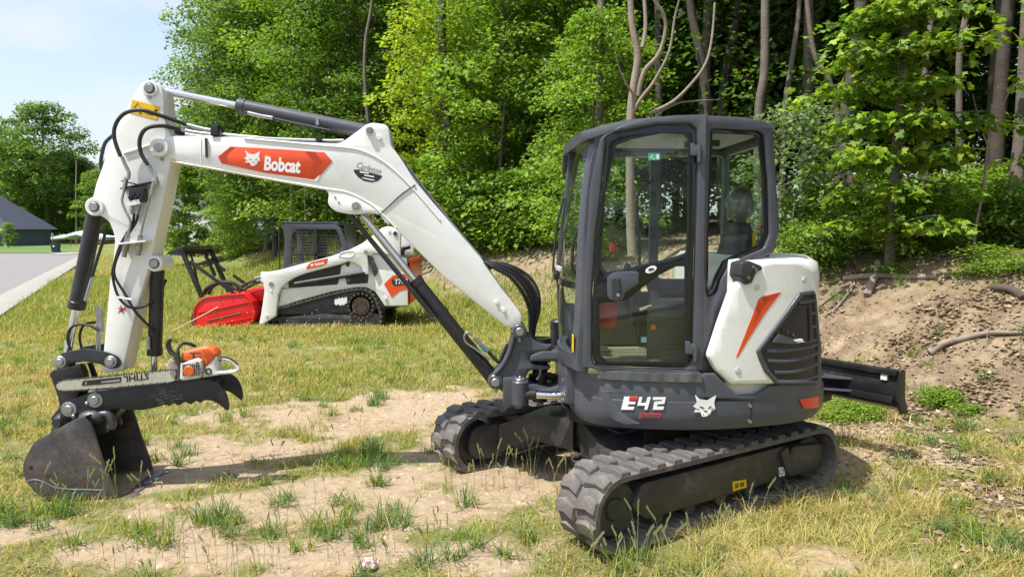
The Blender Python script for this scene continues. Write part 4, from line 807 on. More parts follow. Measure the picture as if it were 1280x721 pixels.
# bucket: curved shell between two side plates
bs = [(3.715,0.569),(3.688,0.537),(3.666,0.461),(3.619,0.280),(3.557,0.083),(3.536,-0.021),(3.556,-0.025),(3.666,-0.013),(3.805,-0.019),(3.954,0.004),(4.016,0.030),(4.066,0.072),(4.114,0.138),(4.130,0.205),(4.123,0.266),(4.097,0.316),(4.050,0.400),(3.979,0.439),(3.915,0.475),(3.815,0.533)]
BH = .295
for s in (1, -1):
    b = B(); plate(b, rnd(bs, [.01, .01, 0, 0, 0, .01, .01, .02, .02, .03, .03, .03, .03, .03, .03, .03, .03, .02, .02, .02]), f0(s*BH), -.008, .008, .003); o = b.build('bucket_side', M_bucket, EX, 40)
    if s > 0:
        b = B(); L = [(4.099,0.138),(4.062,0.148),(4.006,0.136),(3.927,0.094),(3.836,0.077),(3.720,0.072),(3.619,0.065)]; b.tube([(u, BH+.010, v) for u, v in L], .006, 6); b.build('wear_plate_edge', M_bare, o)
        b = B(); plate(b, [(4.099,0.138),(4.062,0.148),(4.006,0.136),(3.927,0.094),(3.836,0.077),(3.720,0.072),(3.619,0.065),(3.556,-0.025),(3.666,-0.015),(3.805,-0.019),(3.954,0.004),(4.016,0.030),(4.066,0.072)], f0(BH), .007, .013, .002); b.build('wear_plate', M_bucket, o)
        b = B(); L = [(3.688,0.534),(3.666,0.461),(3.619,0.280),(3.557,0.083),(3.536,-0.021)]; b.tube([(u, BH, v) for u, v in L], .011, 6, 3); b.build('side_cutter', M_bucket, o)
        c = [(4.075,0.231)][0]; b = B(); b.rod((c[0], BH+.005, c[1]), (c[0], BH+.010, c[1]), .012, 12); b.build('drain_hole', M_blackpr, o)
b = B(); sh = bs[5:]+[bs[0]]
SH = [Vector((p[0], 0, p[1])) for p in sh]; SH = catm(SH, 4); cc = Vector((sum(p.x for p in SH)/len(SH), 0, sum(p.z for p in SH)/len(SH))); n = len(SH)
v = []
for p in SH:
    q = p+(cc-p).normalized()*.014
    v += [(p.x, -BH+.009, p.z), (p.x, BH-.009, p.z), (q.x, BH-.009, q.z), (q.x, -BH+.009, q.z)]
f = []
for i in range(n-1):
    for k in range(4): f.append((i*4+k, i*4+(k+1) % 4, i*4+4+(k+1) % 4, i*4+4+k))
f += [(0, 1, 2, 3), (4*n-4, 4*n-3, 4*n-2, 4*n-1)]
b.add(v, f); b.build('bucket_shell', M_bucket, EX, 60)
tip = [(3.536,-0.021),(3.491,0.008)]; b = B(); p0, p1 = tip
b.box((p0[0]-.03, 0, p0[1]+.012), (.16, .60, .022), Matrix.Rotation(.12, 3, 'Y'), .005); b.build('cutting_edge', M_bucket, EX)
for k in range(4):
    b = B(); y = -.24+.16*k; b.box((p0[0]-.085, y, p0[1]+.016), (.10, .05, .022), Matrix.Rotation(.12, 3, 'Y'), .012); b.build('bucket_tooth', mat('scraped_steel', (.28, .28, .28), .35, metal=.8, var=.4, scale=15), EX)
b = B(); c = [(3.903,0.481)][0]
for s in (-.10, .10): plate(b, rnd([(4.061,0.386),(4.012,0.500),(3.873,0.527),(3.682,0.495),(3.658,0.408),(3.854,0.353)], .02), f0(s), -.012, .012, .004)
b.build('bucket_ear', M_bucket, EX)
# scrapes and scuffs on the working steel, grease round the pins
random.seed(77)
M_scr = mat('bright_scrape', (.20, .195, .19), .5, metal=.5, var=.4, scale=30); M_scuff = mat('pale_scuff', (.12, .12, .12), .7, var=.4, scale=40); M_rust = mat('rust_stain', (.13, .06, .032), .8, var=.4, scale=30)
def scratches(b, n, ux, zx, fr, w, lmin, lmax, th=.0016, ang=None):
    for k in range(n):
        u, z = random.uniform(*ux), random.uniform(*zx); a = random.gauss(*(ang or (-.5, .7))); L = random.uniform(lmin, lmax); t = th*random.uniform(.5, 1.8); m = [(u, z), (u+L*.5*math.cos(a)-t*math.sin(a), z+L*.5*math.sin(a)+t*math.cos(a)), (u+L*math.cos(a+.1), z+L*math.sin(a+.1)), (u+L*.5*math.cos(a)+t*math.sin(a), z+L*.5*math.sin(a)-t*math.cos(a))]
        b.add([fr(p[0], p[1], w) for p in m], [(0, 1, 2, 3)])
bu0, bu1 = min(p[0] for p in bs), max(p[0] for p in bs); bz0, bz1 = min(p[1] for p in bs), max(p[1] for p in bs); um = (bu0+bu1)/2
b = B(); scratches(b, 46, (um-.14, um+.17), (bz0+.12, bz1-.30), f0(BH), .0095, .03, .16); b.build('scratch', M_scr, EX)
b = B(); scratches(b, 12, (um-.10, um+.16), (bz0+.16, bz1-.34), f0(BH), .0092, .03, .07, .010, (-.9, .5)); b.build('rust_patch', M_rust, EX)
tu = [p[0] for p in th]; tz = [p[1] for p in th]; b = B(); scratches(b, 24, (min(tu)+.28, min(tu)+.50), (max(tz)-.15, max(tz)-.08), f0(.155), .0135, .02, .07, .003, (0, .6)); b.build('scuff', M_scuff, EX)
# ---- swing frame in front of the house
sf = [(0.820,1.109),(0.784,1.145),(0.743,1.124),(0.722,1.077),(0.686,1.035),(0.649,1.009),(0.561,0.992),(0.561,0.959),(0.623,0.935),(0.706,0.934),(0.714,0.889),(0.675,0.858),(0.562,0.844),(0.560,0.820),(0.623,0.815),(0.711,0.816),(0.742,0.764),(0.726,0.711),(0.669,0.711),(0.560,0.688),(0.559,0.646),(0.632,0.605),(0.747,0.594),(0.835,0.566),(0.861,0.608),(0.913,0.667),(0.960,0.694),(1.001,0.736),(0.996,0.772),(0.970,0.793),(0.934,0.813),(0.882,0.891),(0.846,0.995),(0.832,1.067)]
b = B(); plate(b, rnd(sf, [.02, .04, .03, .02, .02, .02, .01, .01, .02, .01, .02, .02, .01, .01, .02, .03, .03, .03, .02, .01, .01, .02, .02, .03, .03, .04, .03, .03, .02, .02, .02, .04, .04, .03]), f0(), -.13, .13, .018); sw = b.build('swing_frame', M_grey, EX, 40)
for c in [(0.785,1.098),(0.959,0.737)]:
    b = B(); b.rod((c[0], -.155, c[1]), (c[0], .155, c[1]), .052, 26, ch=.005); b.build('boss', M_grey, sw, 30); b = B(); pin(b, c, .155, .030, .016); b.build('pin', M_zinc, sw, 30)
for c in [(0.787,1.043),(0.955,0.682)]: b = B(); b.ball((c[0], .14, c[1]), .016, 10, 6); b.rod((c[0], .10, c[1]-.012), (c[0], .145, c[1]-.012), .011, 8); b.build('bolt', M_zinc, sw)
b = B(); L = [(0.826,1.070),(0.847,0.988),(0.878,0.905),(0.924,0.833),(0.960,0.797)]; b.tube([(u, .138, v) for u, v in L], .020, 8); b.build('frame_rib', M_grey, sw, 60)
# knuckle and swing cylinder
c0, c1 = [(0.786,0.760),(0.789,0.584)]; cx = (c0[0]+c1[0])/2
b = B(); b.rod((cx, .20, c1[1]), (cx, .20, c0[1]), .062, 22, ch=.01); b.box((cx+.06, .15, (c0[1]+c1[1])/2), (.12, .10, .20), bev=.02); b.build('knuckle', M_grey, EX, 40)
b = B(); b.rod((cx, .20, c0[1]), (cx, .20, c0[1]+.014), .040, 18, ch=.004); b.ball((cx, .20, c0[1]+.018), .012, 8, 6); b.build('pin', M_zinc, EX)
a, c = [(0.765,0.659),(0.402,0.642)]; b = B(); b.rod((a[0], .22, a[1]), (c[0]-.25, .26, c[1]), .026, 22); ob = b.build('swing_cylinder_rod', M_chrome, EX, 30)
b = B(); b.rod((a[0]+.02, .22, a[1]), (a[0]-.09, .22, a[1]), .036, 18, ch=.004); b.build('rod_gland', M_black, EX, 30)
# C-shaped bracket of the house that carries the swing frame
cb = [(0.709,0.926),(0.621,0.956),(0.454,0.948),(0.401,0.914),(0.379,0.639),(0.399,0.597),(0.484,0.638),(0.651,0.659),(0.672,0.683),(0.568,0.684),(0.510,0.704),(0.495,0.736),(0.497,0.836),(0.516,0.873),(0.548,0.882),(0.715,0.881)]
b = B(); plate(b, rnd(cb, [.01, .02, .02, .03, .02, .02, .02, .02, .01, .03, .03, .03, .03, .03, .03, .01]), f0(), -.16, .16, .018); b.build('pivot_bracket', M_grey, EX, 40)
c = [(0.627,0.899)][0]; b = B(); b.rod((c[0], 0, .56), (c[0], 0, 1.02), .055, 20); b.rod((c[0], 0, .99), (c[0], 0, 1.03), .085, 20); b.build('pivot_pin', M_black, EX)
c = [(0.446,0.939)][0]; b = B(); b.rod((c[0], -.35, .85), (c[0], -.35, 1.12), .065, 20, ch=.015); b.build('fuel_cap_post', M_black, EX)
for i in range(5):
    L = [(0.706,0.761),(0.642,0.771),(0.567,0.764),(0.471,0.747),(0.386,0.735)]; hose([(u, v-.012*i+.01*math.sin(j+i), .05-.03*i) for j, (u, v) in enumerate(L)], 'swing_hose', .012)
L = [(0.656,0.840),(0.637,0.819),(0.640,0.777),(0.661,0.746)]; hose(L, 'hose_loop', .008, M_bare, EX, .12)
b = B(); b.box((.46, .33, .80), (.10, .42, .28), bev=.03); b.build('front_step_casting', M_skirt, EX, 40)
b = B(); p = [(0.168,0.800),(0.171,0.663)]
for q in p: b.rod(along((.47, .25), (.40, .70))(q[0], q[1], -.03), along((.47, .25), (.40, .70))(q[0], q[1], -.06), .014, 10); b.rod(along((.47, .25), (.40, .70))(q[0], q[1], .03), along((.47, .25), (.40, .70))(q[0], q[1], .075), .014, 10)
b.build('cover_bolt', M_zinc, EX)

# ================================================================= the compact track loader with its mulcher
LX, LY = -3.3, 14.5
TL = empty('track_loader', (LX, LY, 0), 0, 'white compact track loader with a red mulcher head parked in the grass behind the boom', 'track loader')
NY = -.90                                                   # near side plane of the loader (local y)
M_lfr = mat('loader_dark_frame', (.03, .032, .036), .5, var=.2, dirt=DUST, dirt_amt=.3)
M_ltr = mat('loader_track_rubber', (.075, .070, .066), .85, var=.3, dirt=(.28, .23, .18), dirt_amt=.6, dirt_scale=4)
ol = [(-1.416,0.083),(-1.369,0.211),(-1.214,0.331),(-0.768,0.458),(-0.133,0.633),(0.342,0.725),(0.531,0.712),(0.672,0.608),(0.785,0.338),(0.800,0.115),(0.726,-0.019),(0.329,-0.044),(-0.305,-0.044),(-1.097,-0.044),(-1.349,-0.006)]
ol = [(p.x, max(p.y, .03)) for p in catm([Vector((*p, 0)) for p in ol+ol[:1]], 4)[:-1]]
for s in (1, -1):
    y0 = NY if s > 0 else -NY-.42
    b = B(); ribbon(b, ol, y0, y0+.42, .03, lambda p: p); tk = b.build('rubber_track', M_ltr, TL, 40)
    b = B(); P = sum((Vector(ol[i])-Vector(ol[(i+1) % len(ol)])).length for i in range(len(ol))); n = 58
    for i in range(n):
        p, d = path_at(ol, i*P/n); Z = Vector((-d.y, 0, d.x)); R = Matrix(((d.x, 0, d.y), (0, 1, 0), (-d.y, 0, d.x))).transposed(); b.box((p.x, y0+.21, p.y), (.05, .43, .045), R)
    b.build('tread_bar', M_ltr, tk, 40)
    b = B(); c = [(0.425,0.401)][0]; b.rod((c[0], y0+.06, c[1]), (c[0], y0+.36, c[1]), .25, 28); [b.box((c[0]+.235*math.cos(q_*.349), y0+.03, c[1]+.235*math.sin(q_*.349)), (.05, .06, .05), Matrix.Rotation(-q_*.349, 3, 'Y')) for q_ in range(18)]; [b.rod((c[0]+.11*math.cos(q_*.785), y0+.0, c[1]+.11*math.sin(q_*.785)), (c[0]+.11*math.cos(q_*.785), y0+.03, c[1]+.11*math.sin(q_*.785)), .014, 6) for q_ in range(8)]; b.rod((c[0], y0+.02, c[1]), (c[0], y0+.1, c[1]), .17, 24); b.build('drive_sprocket', mat('muddy_sprocket', (.07, .050, .035), .85, var=.4, bump=.6), TL, 30)
    b = B()
    for c in [(-1.250,0.163),(-0.145,0.019),(-0.050,0.019),(0.093,0.019),(-0.683,0.019),(-0.462,0.019),(0.362,0.051)]: b.rod((c[0], y0+.05, c[1]), (c[0], y0+.37, c[1]), .075, 16)
    b.build('track_roller', M_lfr, TL, 30)
    b = B(); c = [(0.649,0.131)][0]; b.rod((c[0], y0+.02, c[1]-.01), (c[0], y0+.37, c[1]-.01), .145, 24); b.rod((c[0], y0-.01, c[1]-.01), (c[0], y0+.05, c[1]-.01), .06, 16); b.build('rear_idler', M_lfr, TL, 30)
    b = B(); plate(b, rnd([(-1.218,0.172),(-0.299,0.242),(0.333,0.211),(0.713,0.179),(0.727,0.051),(0.330,0.035),(-0.302,0.058),(-1.095,0.019)], .03), face_y(y0+.04), 0, .3, .01)
    plate(b, rnd([(-0.995,0.242),(-0.041,0.465),(0.211,0.465),(0.652,0.338),(0.650,0.211),(-0.299,0.211)], .03), face_y(y0+.12), 0, .2, .01); b.build('track_frame', M_lfr, TL, 30)
b = B(); lg = [(-0.072,0.512),(-0.046,0.544),(-0.009,0.528),(0.008,0.566),(0.048,0.538),(0.071,0.570),(0.109,0.541),(0.134,0.579),(0.166,0.566),(0.167,0.458),(0.122,0.439),(0.103,0.408),(0.069,0.433),(0.046,0.401),(0.005,0.430),(-0.049,0.414),(-0.073,0.439)]; plate(b, lg, face_y(NY+.02), 0, .006); b.build('white_emblem', M_whitepr, TL)
# main body between the tracks
b = B(); plate(b, rnd([(-1.150,0.363),(-1.078,0.712),(-0.603,0.766),(-0.035,0.807),(0.051,1.160),(0.478,1.318),(0.668,1.396),(1.170,1.340),(1.311,1.302),(1.323,0.408),(1.222,0.398),(0.880,0.398),(0.797,0.528),(0.704,0.671),(0.532,0.756),(0.343,0.756),(-0.132,0.671),(-0.767,0.497)], .02), face_y(NY+.02), 0, .06, .015); b.build('side_panel', M_white, TL, 40)
b = B(); plate(b, rnd([(-1.154,0.211),(-1.078,0.712),(-0.603,0.766),(-0.035,0.807),(0.051,1.160),(0.478,1.318),(0.668,1.396),(1.170,1.340),(1.295,1.292),(1.291,0.385),(0.873,0.338),(-0.299,0.211)], .02), face_y(0), -.84, .86, .03); b.build('engine_body', M_lfr, TL, 40)
for s in (1, -1):
    b = B(); plate(b, rnd([(-1.401,1.019),(-1.305,1.050),(-1.100,1.082),(-0.593,1.217),(-0.151,1.330),(0.229,1.459),(0.482,1.584),(0.673,1.725),(0.863,1.882),(0.989,1.907),(1.145,1.866),(1.213,1.803),(1.195,1.349),(0.668,1.406),(0.580,1.387),(0.605,1.019),(0.561,0.996),(0.505,1.019),(0.475,1.129),(0.351,1.217),(0.225,1.248),(0.067,1.192),(-0.598,1.019),(-0.788,0.946),(-0.948,0.851),(-1.061,0.744),(-1.118,0.608),(-1.169,0.211),(-1.378,0.083),(-1.444,0.013),(-1.500,0.045),(-1.453,0.242),(-1.375,0.687),(-1.396,0.845)], .02), face_y(s*(NY-.06)), -.06 if s < 0 else 0, .12, .02); la = b.build('lift_arm', M_white, TL, 30)
    if s > 0:
        for c, r in zip([(-1.239,0.820),(-1.242,0.703),(-1.462,0.045),(-1.343,0.233),(0.997,1.825),(1.112,1.772),(0.552,1.428),(-0.972,0.797)], (.045, .02, .035, .03, .03, .045, .035, .04)): b = B(); b.rod((c[0], NY-.075, c[1]), (c[0], NY-.05, c[1]), r, 16); b.build('pin', M_whitepr if r in (.03, .02) else M_zinc, la)
        b = B(); c = [(1.112,1.772)][0]; b.rod((c[0], NY-.085, c[1]), (c[0], NY-.05, c[1]), .03, 14); b.build('pin_hole', M_blackpr, la)
        b = B(); q = [(0.038,1.349),(0.103,1.418),(0.260,1.450),(0.338,1.428),(0.322,1.365),(0.227,1.324)]; b.tube([(u, NY-.062, v) for u, v in q]+[(q[0][0], NY-.062, q[0][1])], .008, 6, 3); b.build('arm_recess_rim', M_white, la, 60)
        q = [(-0.570,1.141),(-0.492,1.236),(-0.160,1.311),(-0.184,1.208),(-0.274,1.160),(-0.564,1.100)]; b = B(); plate(b, q, face_y(NY-.062), -.002, .002); dp = b.build('name_panel', M_orange, la)
        a, c = [(-0.405,1.189),(-0.231,1.230)]; b = B(); text_loops(b, 'Bobcat', .075, face_y(NY-.066), -.001, .001, .003, 0, math.atan2(c[1]-a[1], c[0]-a[0]), ((a[0]+c[0])/2, (a[1]+c[1])/2), False, width=abs(c[0]-a[0]), height=.06); b.build('brand_lettering', M_whitepr, dp)
        a, c = [(-0.489,1.217),(-0.427,1.217)]; cat_head('animal_head_logo', face_y(NY-.060), a[0], a[1], abs(c[0]-a[0])/94, M_whitepr, M_orange, dp, -.006, 1)
b = B(); plate(b, rnd([(-0.948,0.854),(-0.598,1.019),(0.073,1.192),(0.048,1.034),(-0.003,0.813),(-0.872,0.750)], .02), face_y(NY+.014), -.003, .003); b.build('side_recess', M_blackpr, TL)
a, c = [(-0.807,0.820),(0.536,1.041)]; b = B(); b.rod((a[0], NY-.02, a[1]), (c[0], NY-.02, c[1]), .042, 16); b.build('lift_link', M_lfr, TL, 30)
b = B(); plate(b, rnd([(0.141,0.965),(0.583,1.003),(0.565,0.839),(0.170,0.807)], .03), face_y(NY+.012), -.004, .004); g_ = b.build('side_grille', M_blackpr, TL)
for k in range(7):
    b = B(); q = [(0.173,0.955),(0.567,0.987),(0.180,0.829),(0.549,0.851)]; t = (k+.5)/7; b.rod((q[0][0]+(q[1][0]-q[0][0])*t, NY+.005, q[0][1]), (q[0][0]+(q[1][0]-q[0][0])*t, NY+.005, q[2][1]), .008, 6); b.build('grille_bar', M_lfr, g_)
b = B(); q = [(0.203,0.892)][0]; b.rod((q[0], NY-.005, q[1]), (q[0], NY+.01, q[1]), .03, 12); b.build('blue_cap', mat('blue_plastic', (.03, .22, .45), .4), TL)
b = B(); plate(b, rnd([(0.156,1.239),(0.225,1.239),(0.224,1.154),(0.161,1.154)], .02), face_y(NY+.012), -.004, .004); b.build('slot', M_blackpr, TL)
b = B(); plate(b, rnd([(0.579,1.365),(0.667,1.333),(0.773,1.066),(0.699,0.955),(0.632,1.129)], .02), face_y(NY-.01), -.02, .02, .005); b.build('dark_cover', M_lfr, TL)
b = B(); plate(b, [(0.873,0.820),(1.039,0.978),(1.308,1.019),(1.304,0.718),(1.168,0.687),(1.018,0.560),(0.957,0.671)], face_y(NY+.016), -.003, .003); b.build('orange_panel', M_orange, TL)
b = B(); plate(b, [(1.013,0.892),(1.086,0.933),(1.307,0.946),(1.305,0.813),(1.084,0.782),(1.031,0.820)], face_y(NY+.010), -.002, .002); mp_ = b.build('model_plate', M_plast, TL)
a, c = [(1.054,0.858),(1.306,0.883)]; b = B(); text_loops(b, 'T770', .13, face_y(NY+.006), -.001, .001, .003, .2, math.atan2(c[1]-a[1], c[0]-a[0]), ((a[0]+c[0])/2+.02, (a[1]+c[1])/2), False, .9); b.build('model_number', M_whitepr, mp_)
b = B(); plate(b, rnd([(1.295,1.280),(1.342,1.292),(1.389,1.208),(1.392,0.908),(1.380,0.449),(1.301,0.427)], .02), face_y(0), -.84, .80, .03); b.build('tailgate', M_orange, TL, 40)
q = [(1.135,1.296),(1.136,1.411),(1.170,1.477),(1.291,1.516)]; b = B(); b.tube([(u, -.3, v) for u, v in q], .05, 12); b.build('exhaust_pipe', M_black, TL)
c = [(0.901,0.554)][0]; b = B(); b.rod((c[0], NY-.01, c[1]), (c[0], NY+.03, c[1]), .03, 14); b.build('pin', M_whitepr, TL)
# cab with a wire mesh side window
co = rnd([(-1.167,1.988),(-0.167,1.988),(-0.032,1.878),(0.104,1.528),(0.098,1.137),(-1.170,1.071),(-1.129,1.658)], .03); ch_ = rnd([(-0.977,1.761),(-0.884,1.852),(-0.137,1.852),(-0.074,1.755),(-0.007,1.495),(-0.278,1.300),(-1.014,1.169)], .05)
for s in (1, -1):
    b = B(); plate(b, [co, ch_], face_y(s*-.42), -.03, .03, .012); cf = b.build('cab_side', M_grey, TL, 30)
    if s > 0:
        us = [p[0] for p in ch_]; vs = [p[1] for p in ch_]; b = B(); u = min(us)
        while u < max(us): b.rod((u, -.42, min(vs)), (u, -.42, max(vs)), .004, 5); u += .055
        v = min(vs)
        while v < max(vs): b.rod((min(us), -.42, v), (max(us), -.42, v), .004, 5); v += .055
        b.build('window_mesh', M_black, cf)
        a, c = [(-0.510,1.852),(-0.540,1.235)]; b = B(); b.box(((a[0]+c[0])/2, -.43, (a[1]+c[1])/2), (.05, .03, a[1]-c[1])); b.box((a[0]+.0, -.43, c[1]+.12), (1.0, .03, .035)); b.build('window_bar', M_black, cf)
b = B(); z = max(p[1] for p in co); u0, u1 = min(p[0] for p in co), max(p[0] for p in co)
b.box(((u0+u1)/2-.10, 0, z-.02), (u1-u0-.15, .90, .06), bev=.02); b.build('cab_roof', M_grey, TL)
b = B(); b.box((u1-.05, 0, z-.5), (.05, .84, .9)); b.build('cab_rear', M_black, TL); b = B(); b.box((u0+.25, 0, z-1.1), (.4, .7, .5), bev=.05); b.box((u0+.62, 0, z-.75), (.15, .5, .7), bev=.05); b.build('seat', M_seat, TL)
b = B(); b.tube([(u0+.02, -.46, z), (u0-.05, -.47, z-.1), (u0-.06, -.47, z-.9), (u0+.02, -.46, z-.95)], .012, 6, 3); b.build('grab_rail', M_black, TL)
for dx in (-.0, .28): b = B(); b.tube([(u0+dx+.02, .1, z), (u0+dx, .12, z+.5), (u0+dx+.03, .12, z+1.0)], .004, 5, 2); b.build('antenna', M_bare, TL)
# mulcher head
def bar(b, L, y, w, d=.05):
    a, c = L; v = Vector((c[0]-a[0], 0, c[1]-a[1])); R = v.to_track_quat('X', 'Z').to_matrix(); b.box(((a[0]+c[0])/2, y, (a[1]+c[1])/2), (v.length, d, w), R, .008)
mo = rnd([(-2.740,0.269),(-2.711,0.393),(-2.597,0.517),(-2.500,0.558),(-2.198,0.600),(-1.773,0.633),(-1.640,0.476),(-1.591,0.269),(-1.637,0.109),(-1.748,0.048),(-2.163,-0.035),(-2.522,-0.118),(-2.653,-0.090),(-2.737,0.048)], .015)
for s in (1, -1):
    b = B(); plate(b, mo, face_y(s*(NY+.02)), -.02, .02, .008); ms = b.build('mulcher_side', M_red, TL, 30)
    if s > 0:
        b = B(); b.tube([(u, NY-.005, v) for u, v in mo]+[(mo[0][0], NY-.005, mo[0][1])], .016, 6, 0); b.build('side_rim', M_red, ms, 40); b = B(); L = [(-2.669,0.269),(-1.626,0.490)]; bar(b, L, NY, .022, .03); L = [(-2.574,-0.007),(-1.635,0.187)]; bar(b, L, NY, .022, .03); b.build('stiffener_rib', M_red, ms, 30)
        b = B()
        for c in [(-2.584,0.495),(-2.249,0.545),(-2.423,0.407),(-2.322,0.297),(-2.202,0.462),(-2.008,0.531),(-1.803,0.517),(-1.682,0.435),(-1.857,0.076),(-2.105,0.048),(-2.298,0.021)]: b.rod((c[0], NY-.02, c[1]), (c[0], NY+.01, c[1]), .009, 8)
        b.build('bolt', M_zinc, ms); b = B(); a, c = [(-2.501,0.117),(-1.852,0.269)]; b.tube([(a[0], NY-.003, a[1]), (c[0], NY-.003, c[1])], .009, 6); b.build('scratch_ridge', M_frame, ms)
        b = B(); a, c = [(-2.488,0.090),(-1.839,0.228)]; text_loops(b, 'MULCHER' if False else '', .1, face_y(0), 0, .001) if False else None
b = B(); mi = [(p[0]*.985-.02, p[1]) for p in mo]; plate(b, mo, face_y(0), -.86, .86, .02); b.build('mulcher_housing', M_red, TL, 40)
c = [(-2.570,0.104)][0]; b = B(); b.rod((c[0]-.02, NY+.05, c[1]+.03), (c[0]-.02, -NY-.05, c[1]+.03), .24, 24)
for k in range(60): a = k*2.4; y = NY+.1+k*.027; b.box((c[0]-.02+.26*math.cos(a), y, c[1]+.03+.26*math.sin(a)), (.06, .05, .06))
b.build('mulcher_drum', M_frame, TL, 30)
b = B(); plate(b, rnd([(-1.924,0.613),(-1.839,0.682),(-1.674,0.731),(-1.455,0.729),(-1.398,0.627),(-1.462,0.490),(-1.587,0.435),(-1.653,0.490)], .04), face_y(0), -.55, .55, .03); b.build('mulcher_hood', M_red, TL, 40)
b = B(); plate(b, rnd([(-1.587,0.435),(-1.489,0.490),(-1.471,0.159),(-1.502,0.021),(-1.597,0.048)], .03), face_y(0), -.5, .5, .03); b.build('mount_plate', M_black, TL)
for L, y, w in (([(-2.955,1.447),(-2.596,0.558)], NY+.05, .085), ([(-2.955,1.447),(-2.596,0.558)], .45, .085), ([(-2.818,1.243),(-1.965,0.608)], NY+.08, .055), ([(-2.926,1.238),(-2.622,1.001)], .35, .05), ([(-2.462,0.911),(-2.170,0.703)], .35, .06), ([(-3.067,1.451),(-2.834,0.896)], .35, .06), ([(-2.893,1.370),(-2.725,0.573)], NY+.3, .025), ([(-2.859,1.068),(-2.537,1.152)], NY+.2, .02)):
    b = B(); bar(b, L, y, w); b.build('push_bar', M_black, TL, 30)
b = B(); t = [(-3.263,1.387),(-2.986,1.507),(-2.933,1.461),(-2.951,1.352)]; k = [(-3.094,1.503),(-3.009,1.354)]
v = [(t[0][0], NY+.03, t[0][1]), (t[1][0], NY+.03, t[1][1]), (t[3][0], NY+.03, t[3][1])]; q = [(p[0]+.02, .45, p[2]+.02) for p in v]
b.add(v+q, [(0, 1, 2), (3, 5, 4), (0, 3, 4, 1), (1, 4, 5, 2), (2, 5, 3, 0)]); b.box((t[1][0]+.03, -.22, t[1][1]-.02), (.10, 1.36, .07), bev=.01); b.build('push_bar_head', M_black, TL, 30)
for L, r in (([(-2.654,0.601),(-2.608,0.699),(-2.480,0.783),(-2.311,0.831),(-2.116,0.820),(-1.951,0.727),(-1.840,0.685)], .04), ([(-2.570,0.601),(-2.510,0.727),(-2.367,0.811),(-2.201,0.783),(-2.064,0.685)], .035), ([(-2.043,0.674),(-1.874,0.784),(-1.707,0.853),(-1.486,0.881)], .028), ([(-1.988,0.646),(-1.793,0.743),(-1.625,0.826),(-1.473,0.845)], .026)):
    b = B(); b.tube([(u, -.62, v) for u, v in L], r, 8); b.build('hydraulic_hose', M_hose, TL)
for L in ([(-1.650,0.908),(-1.442,0.964)], [(-1.610,0.862),(-1.444,0.908)]): b = B(); b.tube([(u, -.66, v) for u, v in L], .028, 8, 0); b.build('hose_fitting', M_zinc, TL)
b = B(); c = [(-1.373,0.950)][0]; b.box((c[0], NY, c[1]), (.14, .10, .20), bev=.02)
b.build('coupler_block', M_white, TL)

# ================================================================= the chainsaw lying on the thumb
CS = empty('chainsaw', EX.matrix_world @ Vector((0, 0, 0)), 0, 'orange and white chainsaw with a long bar resting on top of the black bucket thumb', 'chainsaw')
cso = [(3.082,0.842)][0]; bpy.context.view_layer.update()
CS.location = EX.matrix_world @ Vector((cso[0], .14, cso[1])); CS.rotation_euler = EX.rotation_euler
def cx_(L): return [(u-cso[0], v-cso[1]) for u, v in L]
def fy(y): return face_y(y-.14)
M_csor = mat('orange_plastic', (.72, .12, .015), .4, var=.12, dirt=(.2, .14, .09), dirt_amt=.35, dirt_scale=20, coat=.1)
M_csw = mat('dusty_white_plastic', (.62, .60, .55), .5, var=.12, dirt=(.25, .2, .14), dirt_amt=.4, dirt_scale=25)
M_csb = mat('sawdust_black_plastic', (.035, .032, .03), .6, var=.2, dirt=(.25, .2, .13), dirt_amt=.4, dirt_scale=25)
b = B(); plate(b, rnd(cx_([(3.115,0.974),(3.090,0.987),(2.982,1.014),(2.938,1.021),(2.894,1.004),(2.868,0.967),(2.877,0.951),(2.910,0.912),(2.953,0.878),(2.968,0.908),(2.985,0.940),(3.020,0.936),(3.092,0.916),(3.114,0.928)]), .008), fy(.14), -.055, .055, .02); b.build('engine_cover', M_csor, CS, 50)
b = B()
for i in range(4): 
    L = cx_([(2.965,0.995),(2.936,0.935)]); b.tube([(L[0][0]-.012*i, .058, L[0][1]), (L[1][0]-.012*i, .058, L[1][1]-.002*i)], .003, 5, 0)
b.build('cover_rib', M_csor, CS)
b = B(); plate(b, rnd(cx_([(3.112,0.900),(3.047,0.927),(2.998,0.942),(2.970,0.926),(2.967,0.885),(2.982,0.804),(3.104,0.787),(3.121,0.799)]), .008), fy(.15), -.05, .07, .012); st_ = b.build('starter_housing', M_csw, CS, 40)
b = B()
for i in range(9): L = cx_([(3.098,0.891),(2.981,0.908)]); u = L[0][0]+(L[1][0]-L[0][0])*(i+.5)/9; b.box((u, .083, (L[0][1]+L[1][1])/2-.035), (.005, .004, .085))
b.build('starter_slot', M_csb, st_)
c = cx_([(3.053,0.857)])[0]; b = B(); b.rod((c[0], .07, c[1]), (c[0], .092, c[1]), .036, 24, ch=.005); b.build('starter_cap', M_csor, st_)
b = B()
for i in range(4):
    c = cx_([(2.996,0.912),(2.986,0.889),(2.980,0.870),(2.976,0.847)])[i]; b.box((c[0], .082, c[1]), (.018, .004, .006))
b.build('vent_slot', M_csb, st_)
b = B(); plate(b, rnd(cx_([(2.956,0.878),(2.877,0.951),(2.875,0.851),(2.863,0.844),(2.791,0.843),(2.746,0.851),(2.745,0.837),(2.792,0.826),(2.864,0.819),(2.980,0.800),(2.970,0.848)]), .006), fy(.14), -.05, .05, .012); b.build('tank_housing', M_csw, CS, 40)
c = cx_([(2.934,0.847)])[0]; b = B(); plate(b, [disc(c, .024), disc(c, .013)], fy(.19), .0, .004); b.build('fuel_cap', M_csb, CS)
